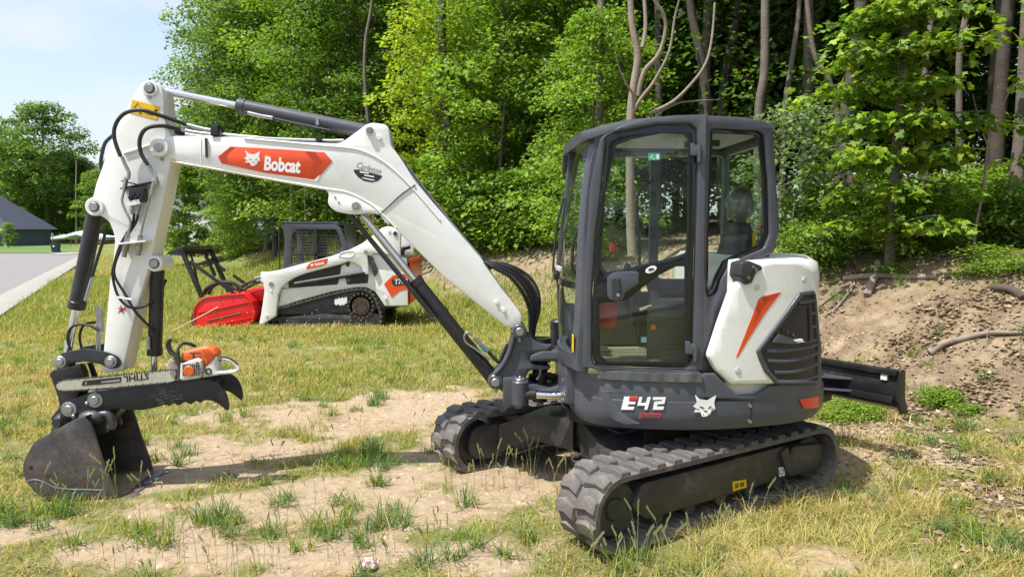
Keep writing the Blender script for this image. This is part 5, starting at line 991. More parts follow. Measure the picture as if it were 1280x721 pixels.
b = B(); b.tube([(u, .06 if i < 4 else .06-.05*(i-3), v) for i, (u, v) in enumerate(cx_([(3.126,0.784),(3.126,0.858),(3.128,0.941),(3.127,1.009),(3.114,1.034),(3.085,1.023),(3.073,1.000)]))], .011, 9); b.build('front_handle', M_csb, CS, 60)
b = B(); L = cx_([(3.200,1.060),(3.213,1.028),(3.201,0.987),(3.167,0.952),(3.133,0.927),(3.098,0.911)]); b.tube([(u, .035, v) for u, v in L], .010, 8); b.tube([(u, -.01, v) for u, v in L], .010, 8); b.tube([(L[0][0], .035, L[0][1]), (L[0][0], -.01, L[0][1])], .009, 8); b.build('hand_guard', M_csb, CS, 60)
b = B(); b.tube([(u, .0, v) for u, v in cx_([(2.874,0.925),(2.847,0.923),(2.807,0.913),(2.768,0.885),(2.746,0.857),(2.751,0.839),(2.783,0.830),(2.864,0.821)])], .010, 9); b.build('rear_handle', M_csw, CS, 60)
b = B(); b.tube([(u, .0, v) for u, v in cx_([(2.870,0.908),(2.860,0.932),(2.824,0.932),(2.780,0.907),(2.754,0.882)])], .009, 9); b.build('handle_grip', M_csb, CS, 60)
b = B(); L = cx_([(3.055,0.975),(2.979,0.976),(3.028,0.976),(3.030,0.927)]); b.tube([(L[0][0], .05, L[0][1]), (L[1][0], .05, L[1][1])], .007, 6, 0); b.tube([(L[2][0], .05, L[2][1]), (L[3][0], .05, L[3][1])], .008, 6, 0); b.build('pull_grip', M_csb, CS)
b = B(); plate(b, rnd(cx_([(3.219,0.837),(3.210,0.910),(3.193,0.938),(3.167,0.928),(3.147,0.882),(3.128,0.854),(3.132,0.785),(3.186,0.775),(3.217,0.786)]), .012), fy(.14), -.04, .05, .015); b.build('clutch_cover', mat('sawdust_cover', (.34, .28, .22), .8, var=.4, scale=30, bump=.5), CS, 50)
c = cx_([(3.166,0.836)])[0]; b = B(); b.rod((c[0], .05, c[1]), (c[0], .064, c[1]), .022, 8); b.build('bar_nut', M_zinc, CS)
bo_ = cx_([(3.950,0.759),(3.937,0.780),(3.895,0.798),(3.649,0.816),(3.413,0.838),(3.223,0.858),(3.152,0.857),(3.155,0.785),(3.227,0.771),(3.535,0.743),(3.864,0.723),(3.916,0.724),(3.943,0.736)])
b = B(); plate(b, rnd(bo_, .02), fy(.19), -.003, .003); br = b.build('guide_bar', mat('scuffed_bar', (.50, .48, .40), .5, metal=.2, var=.25, scale=20, dirt=(.25, .2, .14), dirt_amt=.4), CS)
b = B(); nb = len(bo_)
for i in list(range(0, 7))+list(range(8, nb)):
    a = Vector(bo_[i]); c = Vector(bo_[(i+1) % nb]); n = max(1, int((c-a).length/.016))
    for k in range(n): p = a.lerp(c, k/n); b.box((p.x, .05, p.y), (.011, .007, .010 if k % 3 else .017))
b.build('saw_chain', M_csb, CS)
b = B(); plate(b, [cx_([(3.780,0.758),(3.769,0.792),(3.647,0.802),(3.515,0.816),(3.519,0.779),(3.648,0.766)]), cx_([(3.760,0.766),(3.753,0.784),(3.647,0.795),(3.523,0.807),(3.527,0.786),(3.648,0.776)])], fy(.194), 0, .001); b.build('bar_outline', M_blackpr, br)
a, c = cx_([(3.500,0.799),(3.329,0.819)]); b = B(); text_loops(b, 'STIHL', .066, fy(.194), 0, .001, .0015, .12, math.pi-math.atan2(c[1]-a[1], -(c[0]-a[0])), ((a[0]+c[0])/2, (a[1]+c[1])/2), True, width=abs(c[0]-a[0]), height=.042); b.build('bar_lettering', M_blackpr, br)
b = B(); plate(b, cx_([(3.748,0.767),(3.739,0.789),(3.647,0.800),(3.512,0.813),(3.515,0.803),(3.648,0.787),(3.660,0.771)]), fy(.194), 0, .001); b.build('bar_stripe', M_blackpr, br)

# ================================================================= terrain
def hgt(X, Y):
    t = (X-4)*.848+(Y-6.5)*.53; s = np.clip(t/3.2, 0, 1)
    bank = 1.5*s*s*(3-2*s)+.06*np.clip(t-3.2, 0, 20)
    rough = .05*s*(np.sin(X*1.7+Y*.6)+np.sin(Y*2.3-X*.9)*.6)+.012*(np.sin(X*2.9+1)*np.sin(Y*3.1)+np.sin(X*1.1-Y*1.9))
    near = np.clip((np.abs(X-.9)-1.6), 0, 1)+np.clip(np.abs(Y-5)-1.6, 0, 1)
    dip = -.05*np.exp(-((X-.75)**2+(Y-3.9)**2)/.5)
    road = np.clip((X+10.7+(Y-15)*.533)/1.5, 0, 1)
    return bank+rough*np.clip(near, 0, 1)*road+dip
def hz(x, y): return float(hgt(np.float64(x), np.float64(y)))
def bankt(X, Y): return (X-4)*.848+(Y-6.5)*.53
_p = rng.permutation(512)
def vnoise(X, Y, s):
    x = X/s; y = Y/s; xi = np.floor(x).astype(int); yi = np.floor(y).astype(int); fx_ = x-xi; fy_ = y-yi
    fx_ = fx_*fx_*(3-2*fx_); fy_ = fy_*fy_*(3-2*fy_)
    h = lambda a, c: _p[(_p[a & 511]+c) & 511]/511.
    return (h(xi, yi)*(1-fx_)+h(xi+1, yi)*fx_)*(1-fy_)+(h(xi, yi+1)*(1-fx_)+h(xi+1, yi+1)*fx_)*fy_
def fbm(X, Y, s, o=4):
    r = 0; a = .5; n = 0
    for k in range(o): r = r+a*vnoise(X+k*17.3, Y-k*9.1, s/2**k); n += a; a *= .55
    return r/n
# patches of bare sand: (centre, radius), read off the ground
SAND = [(c, r) for c, r in zip([(-1.364,7.103),(-0.860,7.621),(-1.884,6.946),(-1.939,5.896),(-2.167,5.292),(-2.446,5.117),(-2.373,4.516),(-1.599,4.516),(-1.204,4.798),(-0.815,5.117),(-0.413,4.516),(-0.116,5.117),(-1.309,3.934),(-1.760,3.934),(-0.948,3.934),(-2.347,3.934),(-2.946,4.148),(-0.226,3.934),(1.497,3.834),(3.009,5.896),(2.974,6.251),(1.404,5.896),(0.401,5.896),(-2.608,5.896)], (.85, .6, .45, .35, .35, .3, .22, .32, .35, .35, .3, .5, .28, .2, .25, .22, .25, .2, .22, .55, .5, 1.1, .8, .35))]
GREEN = [(c, r) for c, r in zip([(-1.267,5.578),(-1.952,7.201),(-0.802,5.896),(-2.156,4.724),(-1.708,4.264),(-2.121,5.033),(-1.109,4.625),(-0.841,4.325),(-1.140,4.148),(-0.190,4.148),(-0.361,3.934),(0.045,3.934),(-1.145,3.834),(-0.617,3.834),(-0.932,5.117),(-0.466,5.117),(-3.095,5.680),(-2.245,4.264),(-2.992,4.516),(0.632,3.934),(0.969,3.834),(3.262,5.117),(2.778,4.038),(3.611,5.896)], (.32, .16, .25, .16, .2, .12, .13, .22, .15, .28, .25, .2, .2, .25, .12, .15, .2, .2, .3, .25, .2, .4, .4, .4))]
def masks(X, Y):
    n1 = fbm(X, Y, 1.4); n2 = fbm(X+50, Y+20, .45); t = bankt(X, Y)
    sand = np.zeros_like(X)
    for (c, r) in SAND: sand = np.maximum(sand, np.clip(1.35-np.hypot((X-c[0])*.7, Y-c[1])/(r*1.15), 0, 1))
    n3 = fbm(X-30, Y+70, .16, 3); sand = np.clip((sand*1.1+(n2-.5)*1.7+(n1-.5)*.7+(n3-.5)*1.3-.10)*1.35, 0, 1)
    green = np.zeros_like(X)
    for (c, r) in GREEN: green = np.maximum(green, np.clip(1.2-np.hypot(X-c[0], Y-c[1])/r, 0, 1))
    green = np.clip(green*1.3+(n2-.5)*.8, 0, 1)
    # bare dirt face of the bank, and leaf litter towards the wood and on the right
    dirt = np.clip(1.4-np.abs(t-2.35-(n1-.5)*1.6)/1.0, 0, 1)*np.clip((X+7)/4+(n1-.5), 0, 1)
    dirt = np.maximum(dirt, np.clip((t+.3+(n1-.5)*2)*1.2, 0, 1)*np.clip((X-2)/1.5, 0, 1))
    lit = np.clip((X-2.2+(n1-.5)*1.6-(Y-4)*.10)*.9, 0, 1)*np.clip(1.2-np.abs(Y-7)/7, 0, 1)*np.clip((n2-.30)*3.2, 0, 1)
    lit = np.maximum(lit, np.clip((t-2.6+(n1-.5)*1.5)*1.4, 0, 1))
    far = np.clip((Y-9-X*0)/8, 0, 1)
    sand = np.maximum(sand*(1-far), 0)
    return sand, green, np.clip(dirt, 0, 1), np.clip(lit, 0, 1)
def axis(segs):
    o = []
    for a, c, d in segs: o += list(np.arange(a, c, d))
    return np.array(o+[segs[-1][1]])
xs = axis([(-700, -100, 60), (-100, -30, 8), (-30, -9, 1), (-9, 10, .09), (10, 30, 1), (30, 100, 8), (100, 700, 60)])
ys = axis([(-300, -30, 30), (-30, 1, 2), (1, 16, .09), (16, 34, .4), (34, 110, 4), (110, 900, 60)])
GX, GY = np.meshgrid(xs, ys); GZ = hgt(GX, GY)
nx, ny = len(xs), len(ys)
me = bpy.data.meshes.new('ground'); V = np.stack([GX, GY, GZ], -1).reshape(-1, 3)
i = np.arange(nx*ny).reshape(ny, nx); F = np.stack([i[:-1, :-1], i[:-1, 1:], i[1:, 1:], i[1:, :-1]], -1).reshape(-1, 4)
def fastmesh(name, V, F, col=None, smooth=False):
    me = bpy.data.meshes.new(name); me.vertices.add(len(V)); me.vertices.foreach_set('co', V.astype(np.float32).ravel())
    k = F.shape[1]; me.loops.add(F.size); me.loops.foreach_set('vertex_index', F.astype(np.int32).ravel())
    me.polygons.add(len(F)); me.polygons.foreach_set('loop_start', np.arange(0, F.size, k, dtype=np.int32)); me.update(calc_edges=True)
    if smooth: me.polygons.foreach_set('use_smooth', np.ones(len(F), bool))
    if col is not None:
        a = me.color_attributes.new('col', 'FLOAT_COLOR', 'POINT'); c = np.ones((len(V), 4), np.float32); c[:, :3] = col; a.data.foreach_set('color', c.ravel())
    return me
bpy.data.meshes.remove(me)
sa, gr, di, li = masks(GX, GY)
me = fastmesh('ground', V, F, np.stack([sa, di, li], -1).reshape(-1, 3), True)
gm = bpy.data.materials.new('meadow_soil'); gm.use_nodes = True; t = gm.node_tree; pb = t.nodes['Principled BSDF']; l = t.links.new
at = N(t, 'ShaderNodeAttribute', attribute_name='col'); sp = N(t, 'ShaderNodeSeparateColor'); l(at.outputs['Color'], sp.inputs[0]); tx = N(t, 'ShaderNodeTexCoord')
def nz_(s, d=6, r=.6):
    n = N(t, 'ShaderNodeTexNoise'); n.inputs['Scale'].default_value = s; n.inputs['Detail'].default_value = d; n.inputs['Roughness'].default_value = r; l(tx.outputs['Object'], n.inputs['Vector']); return n.outputs['Fac']
def ramp(fac, *st):
    c = N(t, 'ShaderNodeValToRGB'); e = c.color_ramp.elements
    for i, (p, q) in enumerate(st):
        k = e[i] if i < 2 else e.new(p); k.position = p; k.color = (*q, 1)
    l(fac, c.inputs[0]); return c.outputs[0]
def mixc(f, a, b_):
    m = N(t, 'ShaderNodeMixRGB'); l(f, m.inputs[0]); l(a, m.inputs[1]); l(b_, m.inputs[2]); return m.outputs[0]
def perturb(ch, s=9, k=1.3, m0=.38, m1=.62):
    a = N(t, 'ShaderNodeMath', operation='MULTIPLY_ADD'); l(nz_(s, 7, .7), a.inputs[0]); a.inputs[1].default_value = k; a.inputs[2].default_value = -k/2
    b_ = N(t, 'ShaderNodeMath', operation='ADD'); l(ch, b_.inputs[0]); l(a.outputs[0], b_.inputs[1])
    r = N(t, 'ShaderNodeMapRange'); r.inputs[1].default_value = m0; r.inputs[2].default_value = m1; l(b_.outputs[0], r.inputs[0]); return r.outputs[0]
soil = ramp(nz_(5, 8, .7), (.3, (.16, .145, .055)), (.5, (.23, .20, .085)), (.7, (.19, .155, .075)))
far_g = ramp(nz_(1.1, 8, .75), (.35, (.11, .16, .03)), (.65, (.19, .22, .06)))
soil = mixc(nz_(.5, 3), soil, far_g)
sandc = ramp(nz_(14, 9, .75), (.28, (.24, .18, .115)), (.48, (.40, .305, .205)), (.75, (.50, .40, .285)))
dirtc = ramp(nz_(6, 9, .75), (.3, (.165, .122, .075)), (.5, (.275, .208, .133)), (.72, (.40, .312, .208)))
litc = ramp(nz_(38, 6, .8), (.34, (.085, .060, .040)), (.5, (.20, .145, .095)), (.68, (.33, .25, .17)))
c = mixc(perturb(sp.outputs[1], 3), soil, dirtc); c = mixc(perturb(sp.outputs[2], 6), c, litc); c = mixc(perturb(sp.outputs[0], 8, 1.5, .2, .8), c, sandc)
l(c, pb.inputs['Base Color']); pb.inputs['Roughness'].default_value = .95; pb.inputs['Specular IOR Level'].default_value = .15
bp = N(t, 'ShaderNodeBump'); bp.inputs['Strength'].default_value = .7; bp.inputs['Distance'].default_value = .05; l(nz_(11, 10, .75), bp.inputs['Height']); l(bp.outputs[0], pb.inputs['Normal'])
g = link('ground', me, gm); tag(g, kind='structure')
# road with a concrete kerb, far lawn
def sheet(name, pts, z, m, n=1):
    b = B(); b.add([(x, y, z) for x, y in pts], [tuple(range(len(pts)))]); o = b.build(name, m); return tag(o, kind='structure')
def kl(Y, off=0.0): return (-10.7+(15-Y)*.533-off*1.0, Y-off*.533*0)
M_road = mat('aged_asphalt', (.215, .205, .205), .9, var=.10, scale=1.3, bump=.3, bump_scale=60)
sheet('road', [kl(-40, .93), kl(57, .93), (-33.5, 60), (-60, 61), (-160, 58), (-160, 30), (-40, -40)], .012, M_road)
b = B(); sec = []
for Y in np.arange(-40, 56, 3.0):
    a = kl(Y); c_ = kl(Y, .95); sec.append([(a[0], Y, -.1), (a[0], Y, .085), (a[0]-.25, Y, .10), (a[0]-.55, Y, .09), (c_[0], Y, .028), (c_[0], Y, -.1)])
loft(b, sec); kj = B()
for Y in np.arange(2, 56, 3.0): a = kl(Y); c_ = kl(Y, .95); kj.box(((a[0]+c_[0])/2, Y, .0835), (.93, .012, .033), Matrix.Rotation(.03, 3, 'Y'))
k = b.build('kerb', mat('kerb_concrete', (.30, .28, .255), .9, var=.12, scale=2, bump=.2), None, 20); tag(k, kind='structure')
sheet('far_lawn', [(-160, 62), (-60, 62), (-33, 61), (-22, 64), (-20, 120), (-160, 120)], .03, mat('lawn_green', (.085, .17, .025), .95, var=.2, scale=2))
sheet('footpath', [(-38.500,59.783),(-37.732,66.387),(-35.416,62.549),(-35.176,56.064)], .045, MATS['kerb_concrete'])
sheet('far_kerb', [(-160, 60.5), (-60, 61.6), (-38, 60.8), (-38, 61.6), (-60, 62.4), (-160, 61.3)], .05, MATS['kerb_concrete'])

# ---- grass: every blade a bent strip of two faces, coloured one by one
def blades(name, P, H, Wd, lean, C, kind='stuff', label=None, yaw=None, curl=.5):
    n = len(P); a = rng.uniform(0, 2*np.pi, n) if yaw is None else yaw
    dx, dy = np.cos(a), np.sin(a); px_, py_ = -dy, dx; L = lean*H
    lv = []
    for f, w in ((0, 1.0), (.55, .75)):
        o = L*(f**(1+curl)); z = H*f*(1-.12*f*lean)
        for s in (-.5, .5): lv.append(np.stack([P[:, 0]+dx*o+px_*Wd*w*s, P[:, 1]+dy*o+py_*Wd*w*s, P[:, 2]+z], -1))
    lv.append(np.stack([P[:, 0]+dx*L, P[:, 1]+dy*L, P[:, 2]+H*(1-.25*np.minimum(lean, 1.5))], -1))
    V = np.stack(lv, 1).reshape(-1, 3); i = np.arange(n)*5
    F = np.concatenate([np.stack([i, i+1, i+3], -1), np.stack([i, i+3, i+2], -1), np.stack([i+2, i+3, i+4], -1)])
    me = fastmesh(name, V, F, np.repeat(C, 5, 0)); o = link(name, me, M_blade); return tag(o, label, 'grass' if label else None, None, kind)
M_blade = mat('grass_blade', (.1, .1, .1), .6, var=.08, attr='col', trans=.35, spec=.25)
def pal(n, cols, w, jit=.18):
    k = rng.choice(len(cols), n, p=np.array(w)/sum(w)); c = np.array(cols)[k]*rng.uniform(1-jit, 1+jit, (n, 1)); return np.clip(c*rng.uniform(.93, 1.07, (n, 3)), 0, 1)
DRY, DRY2, YG, GG, DG, BL = (.47, .37, .13), (.56, .46, .22), (.32, .33, .06), (.18, .26, .035), (.07, .15, .028), (.12, .22, .09)
def frustum(P, m=.08):
    return (np.abs(P[:, 0]) < (P[:, 1]+.3)*(.72+m)) & (P[:, 1] > 2.6)
def scatter(n, x0, x1, y0, y1): P = np.stack([rng.uniform(x0, x1, n), rng.uniform(y0, y1, n)], -1); return P[frustum(P)]
def z3(P): return np.column_stack([P, hgt(P[:, 0], P[:, 1])])
def underm(P):      # keep clear of the tracks and the bucket
    u = (P[:, 0]-.83)*.84+(P[:, 1]-5.26)*.543; v = -(P[:, 0]-.83)*.543+(P[:, 1]-5.26)*.84
    tr = (np.abs(u) < 1.0) & (np.abs(np.abs(v)-.815) < .19)
    bk = (P[:, 0] > -3.05) & (P[:, 0] < -2.25) & (np.abs(P[:, 1]-5.06) < .34)
    return tr | bk
def onroad(P): return P[:, 0] < -10.65+(15-P[:, 1])*.533
# 1 short dry lawn
P = np.concatenate([scatter(330000, -9, 8, 2.6, 9.5), scatter(230000, -13, 9, 9.5, 17), scatter(150000, -24, 6, 17, 32), scatter(40000, -34, -6, 32, 56)])
sa, gr, di, li = masks(P[:, 0], P[:, 1]); dn = fbm(P[:, 0], P[:, 1], .35, 3)
keep = rng.random(len(P)) < np.clip(1.0-1.18*sa-1.1*di-.7*li, .022, 1)**1.6*np.clip(.30+(dn-.3)*2.4, .08, 1)
keep &= ~underm(P) & ~onroad(P); P = P[keep]; gr = gr[keep]; di = di[keep]; li = li[keep]; n = len(P)
zone = np.clip(fbm(P[:, 0]+9, P[:, 1], 1.7)*2.2-.90-.16*((P[:, 0] < -.28*P[:, 1]))+.30*gr+np.clip((P[:, 1]-9)/14, 0, .35)*(P[:, 0] > -6), 0, 1)
cd_ = pal(n, [DRY, DRY2, YG, GG, (.36, .25, .12)], [5, 2, 2.6, .4, 1.2]); cg = pal(n, [YG, GG, DRY, DG], [4, 3.5, 1.2, .8]); k = (rng.random(n) < zone)[:, None]
C = np.where(k, cg, cd_); H = rng.gamma(5, .010, n)*(1+.5*gr)*np.clip((P[:, 1]-1.5)/4.2, .6, 1)*np.clip(.5+fbm(P[:, 0], P[:, 1]+40, .6, 3)*1.1, .5, 1.6)*(1+np.clip((P[:, 1]-11)/12, 0, 1.0)); Wd = (.0038+.0006*P[:, 1])*rng.uniform(.7, 1.3, n)
blades('grass', z3(P), H, Wd, rng.uniform(.2, 1.3, n), C)
# 2 greener clumps
cl = scatter(4200, -8, 8.5, 2.6, 12); sa, gr, di, li = masks(cl[:, 0], cl[:, 1]); k = rng.random(len(cl)) < np.clip(gr*1.1+.07-.02*sa+.10*(cl[:, 0] > 3.6)*(cl[:, 1] < 6.5), 0, 1)
cl = cl[k & ~underm(cl)]; m = 44; hh = rng.uniform(.07, .17, len(cl)); P = np.repeat(cl, m, 0); hh = np.repeat(hh, m); n = len(P)
P = P+rng.normal(0, .035, P.shape); k = ~underm(P); P, hh = P[k], hh[k]; n = len(P)
tint = np.repeat(rng.random(len(cl)), m)[k]; C = np.where((tint > .45)[:, None], pal(n, [GG, DG, YG], [4, 3, 2]), pal(n, [DG, BL, GG], [4, 2.5, 2]))
blades('grass_clumps', z3(P), hh*rng.uniform(.5, 1.25, n), rng.uniform(.004, .0075, n), rng.uniform(.2, 1.5, n), C)
# dead straw lying flat, and longer straw-coloured grass in front of the near track and on the right
P = scatter(150000, -7, 8, 2.6, 10.5); sa, gr, di, li = masks(P[:, 0], P[:, 1]); dn = fbm(P[:, 0]-7, P[:, 1]+5, .28, 3)
k = (rng.random(len(P)) < np.clip((dn-.42)*3.5, 0, 1)*np.clip(.75-.55*(sa > .75)-.3*di, 0, 1)) & ~underm(P); P = P[k]; n = len(P)
blades('dead_straw', z3(P)+np.array([0, 0, .004]), rng.gamma(4, .016, n), rng.uniform(.002, .0042, n), rng.uniform(1.6, 3.4, n), pal(n, [DRY2, DRY, (.38, .29, .17), (.28, .20, .11)], [3, 3, 2.4, 1.6]))
cl = scatter(2600, .9, 7, 2.9, 6.2); dn = fbm(cl[:, 0]+31, cl[:, 1], .8, 3); cl = cl[(rng.random(len(cl)) < np.clip((dn-.36)*4, 0, 1)*np.clip(1.3-cl[:, 1]/6.5, .1, 1)) & ~underm(cl)]
P = np.repeat(cl, 30, 0)+rng.normal(0, .045, (len(cl)*30, 2)); P = P[~underm(P)]; n = len(P)
blades('straw_grass', z3(P), rng.gamma(6, .017, n), rng.uniform(.0022, .0045, n), rng.uniform(.5, 2.2, n), pal(n, [DRY2, DRY, (.50, .44, .17), YG], [3, 3, 3, 2]))
# 3 tall meadow grass behind, round the loader and up the bank
P = np.concatenate([scatter(60000, -12, 3, 12.2, 16.5), scatter(110000, -16, 3, 16.5, 34)]); t = bankt(P[:, 0], P[:, 1]); sa, gr, di, li = masks(P[:, 0], P[:, 1])
k = (rng.random(len(P)) < (1-.95*di)*(1-.8*li)*np.clip(fbm(P[:, 0], P[:, 1], 1.2)*2-.3, .1, 1)) & ~onroad(P) & ((P[:, 1] > 15.9) | (P[:, 1] < 13.3) | (np.abs(P[:, 0]+3.6) > 2.4)); P = P[k]; n = len(P)
nearl = np.clip((P[:, 1]-11)/6, .25, 1)
blades('tall_grass', z3(P), rng.gamma(9, .022, n)*nearl, .004+.0007*P[:, 1]*rng.uniform(.6, 1.2, n), rng.uniform(.1, .8, n), pal(n, [YG, GG, DRY2, (.30, .34, .12)], [4, 3.4, 1.2, 2]))
# 4 seed stalks in the foreground: a thin stem with a drooping seed head
def stalks(P, H, name):
    b = B(); 
    for (x, y), h in zip(P, H):
        z = hz(x, y); a = random.random()*6.28; ln = random.uniform(.1, .45)*h; dx, dy = math.cos(a)*ln, math.sin(a)*ln
        pts = [(x, y, z), (x+dx*.2, y+dy*.2, z+h*.45), (x+dx*.55, y+dy*.55, z+h*.8), (x+dx, y+dy, z+h)]
        b.tube(pts, .0016, 3, 2, .5, False)
        for k in range(9):
            t_ = .74+.26*k/9; q = Vector(pts[2]).lerp(Vector(pts[3]), (t_-.74)/.26); s = random.choice((-1, 1)); b.add([q, q+Vector((.006*s, .002, .010)), q+Vector((.002*s, .0, .022)), q+Vector((-.003*s, .002, .010))], [(0, 1, 2, 3)])
    o = b.build(name, mat('seed_stalk', (.34, .36, .16), .7, var=.3, scale=3, trans=.3)); return tag(o, kind='stuff')
sp_ = [(0.267,4.681),(0.557,4.516),(0.548,3.787),(0.595,3.694),(0.722,3.934),(0.783,3.787),(0.898,3.721),(0.382,3.694),(0.278,3.721),(1.057,3.834),(-2.631,4.516),(-2.538,4.583),(-2.786,4.516),(-2.347,4.516),(-2.992,4.516),(-2.325,4.798),(-0.278,4.874),(-0.168,4.921),(0.000,4.953),(-0.385,4.828),(-1.317,3.694),(-0.680,3.694),(-0.948,3.934),(-1.385,4.171),(-1.717,3.834),(-1.487,3.694),(-1.851,3.934),(-0.364,3.721),(1.174,3.934),(1.464,4.264),(0.116,5.117),(0.296,5.203)]
S_ = []; Hs = []
for c in sp_:
    for k in range(5): S_.append((c[0]+random.gauss(0, .06), c[1]+random.gauss(0, .04))); Hs.append(random.uniform(.14, .38))
for c in [(random.uniform(-4, 4.5), random.uniform(3.2, 9)) for k in range(260)]: S_.append(c); Hs.append(random.uniform(.10, .24))
pp = np.array(S_); k = ~underm(pp) & frustum(pp, .2); stalks([tuple(q) for q in pp[k]], [h for h, q in zip(Hs, k) if q], 'seed_stalks')
# 5 small white meadow flowers near the loader
P = scatter(2600, -11, 1, 12.5, 28); k = rng.random(len(P)) < np.clip(fbm(P[:, 0], P[:, 1], 1.5)*2-.7, 0, 1); P = P[k]
b = B()
for x, y in P: z = hz(x, y)+random.uniform(.14, .34); r = .011; b.add([(x-r, y, z), (x, y-r, z+.004), (x+r, y, z), (x, y+r, z+.004), (x, y, z+r)], [(0, 1, 4), (1, 2, 4), (2, 3, 4), (3, 0, 4)])
o = b.build('meadow_flowers', mat('flower_white', (.75, .75, .62), .7)); tag(o, kind='stuff')
# clods and small stones pressed into the bare soil
b = B(); ico = [(0, 0, 1), (.9, 0, .3), (.28, .85, .3), (-.73, .5, .3), (-.73, -.5, .3), (.28, -.85, .3), (0, 0, -.4)]; icf = [(0, 1, 2), (0, 2, 3), (0, 3, 4), (0, 4, 5), (0, 5, 1), (6, 2, 1), (6, 3, 2), (6, 4, 3), (6, 5, 4), (6, 1, 5)]
P = scatter(5200, -5, 6, 2.8, 9); sa, gr, di, li = masks(P[:, 0], P[:, 1]); kk = (rng.random(len(P)) < .35*sa*(fbm(P[:, 0], P[:, 1], .4, 2) > .5)+.3*di+.02) & ~underm(P)
for x, y in P[kk]: r = random.uniform(.006, .012)*random.choice((1, 1, 1.5, 2.2)); z = hz(x, y); a = random.random()*6; b.add([(x+r*(p[0]*math.cos(a)-p[1]*math.sin(a))*random.uniform(.7, 1.3), y+r*(p[0]*math.sin(a)+p[1]*math.cos(a))*random.uniform(.7, 1.3), z+r*p[2]*.7) for p in ico], icf)
o = b.build('soil_clods', mat('clod', (.30, .225, .155), .95, var=.4, scale=8, bump=.6)); tag(o, kind='stuff')
# 6 leaf litter and twigs on the right and up the bank; crumbs of soil on the sand
P = np.concatenate([scatter(100000, 1.5, 9, 3, 13), scatter(60000, -4, 9, 9, 22)]); sa, gr, di, li = masks(P[:, 0], P[:, 1]); cn = fbm(P[:, 0]+3, P[:, 1], .5, 3)
k = rng.random(len(P)) < np.clip(li*.85+di*.25, 0, 1)*np.clip((cn-.35)*4, .05, 1); P = P[k & ~underm(P)]; n = len(P); Z = z3(P); Z[:, 2] += rng.uniform(.002, .03, n)
a = rng.uniform(0, 6.28, n); s = rng.gamma(5, .0042, n)+.006; tl = rng.normal(0, .22, (n, 2)); ux_, uy_ = np.cos(a), np.sin(a)
pt = lambda f, g_: np.stack([Z[:, 0]+ux_*s*f-uy_*s*g_, Z[:, 1]+uy_*s*f+ux_*s*g_, Z[:, 2]+s*(f*tl[:, 0]+g_*tl[:, 1])+.25*s*abs(g_)], -1)
V = np.stack([pt(-1, 0), pt(-.1, -.55), pt(1, 0), pt(-.1, .55)], 1).reshape(-1, 3); i = np.arange(n)*4
F = np.concatenate([np.stack([i, i+1, i+2], -1), np.stack([i, i+2, i+3], -1)])
C = pal(n, [(.32, .235, .155), (.25, .18, .12), (.45, .36, .25), (.36, .235, .14), (.19, .14, .095)], [3, 3, 2.6, 1.3, .9], .2)
o = link('leaf_litter', fastmesh('leaf_litter', V, F, np.repeat(C, 4, 0)), mat('dead_leaf', (.2, .1, .05), .8, var=.15, attr='col', trans=.12)); tag(o, kind='stuff')
b = B()
for k in range(1700):
    x, y = random.uniform(1.8, 8.5), random.uniform(4.5, 12)
    if random.random() > .35+.5*(x > 3): continue
    z = hz(x, y)+.008; a = random.random()*6.28; Ln = random.uniform(.05, .30); pts = [(x, y, z), (x+Ln*.5*math.cos(a), y+Ln*.5*math.sin(a), z+random.uniform(0, .02)), (x+Ln*math.cos(a+.3), y+Ln*math.sin(a+.3), hz(x+Ln*math.cos(a), y+Ln*math.sin(a))+.01)]
    b.tube(pts, random.uniform(.002, .006), 4, 2, .5, False)
o = b.build('twigs', mat('grey_twig', (.26, .20, .15), .9, var=.3)); tag(o, kind='stuff')
P = scatter(30000, -6, 6.5, 2.7, 9.5); sa, gr, di, li = masks(P[:, 0], P[:, 1]); k = (rng.random(len(P)) < .5*sa+.45*di) & ~underm(P); P = P[k]; n = len(P); Z = z3(P); r = rng.gamma(2, .0035, n)+.002
dv = np.array([(1, 0, 0), (0, 1, 0), (-1, 0, 0), (0, -1, 0), (0, 0, .8)]); V = (Z[:, None, :]+dv[None]*r[:, None, None]*rng.uniform(.7, 1.3, (n, 5, 1))).reshape(-1, 3); i = np.arange(n)*5
F = np.concatenate([np.stack([i+a, i+(a+1) % 4, i+4], -1) for a in range(4)]); C = pal(n, [(.42, .32, .22), (.30, .22, .15), (.48, .38, .28)], [3, 2, .5], .15)
o = link('soil_crumbs', fastmesh('soil_crumbs', V, F, np.repeat(C, 5, 0)), mat('crumb', (.4, .3, .2), .95, attr='col')); tag(o, kind='stuff')

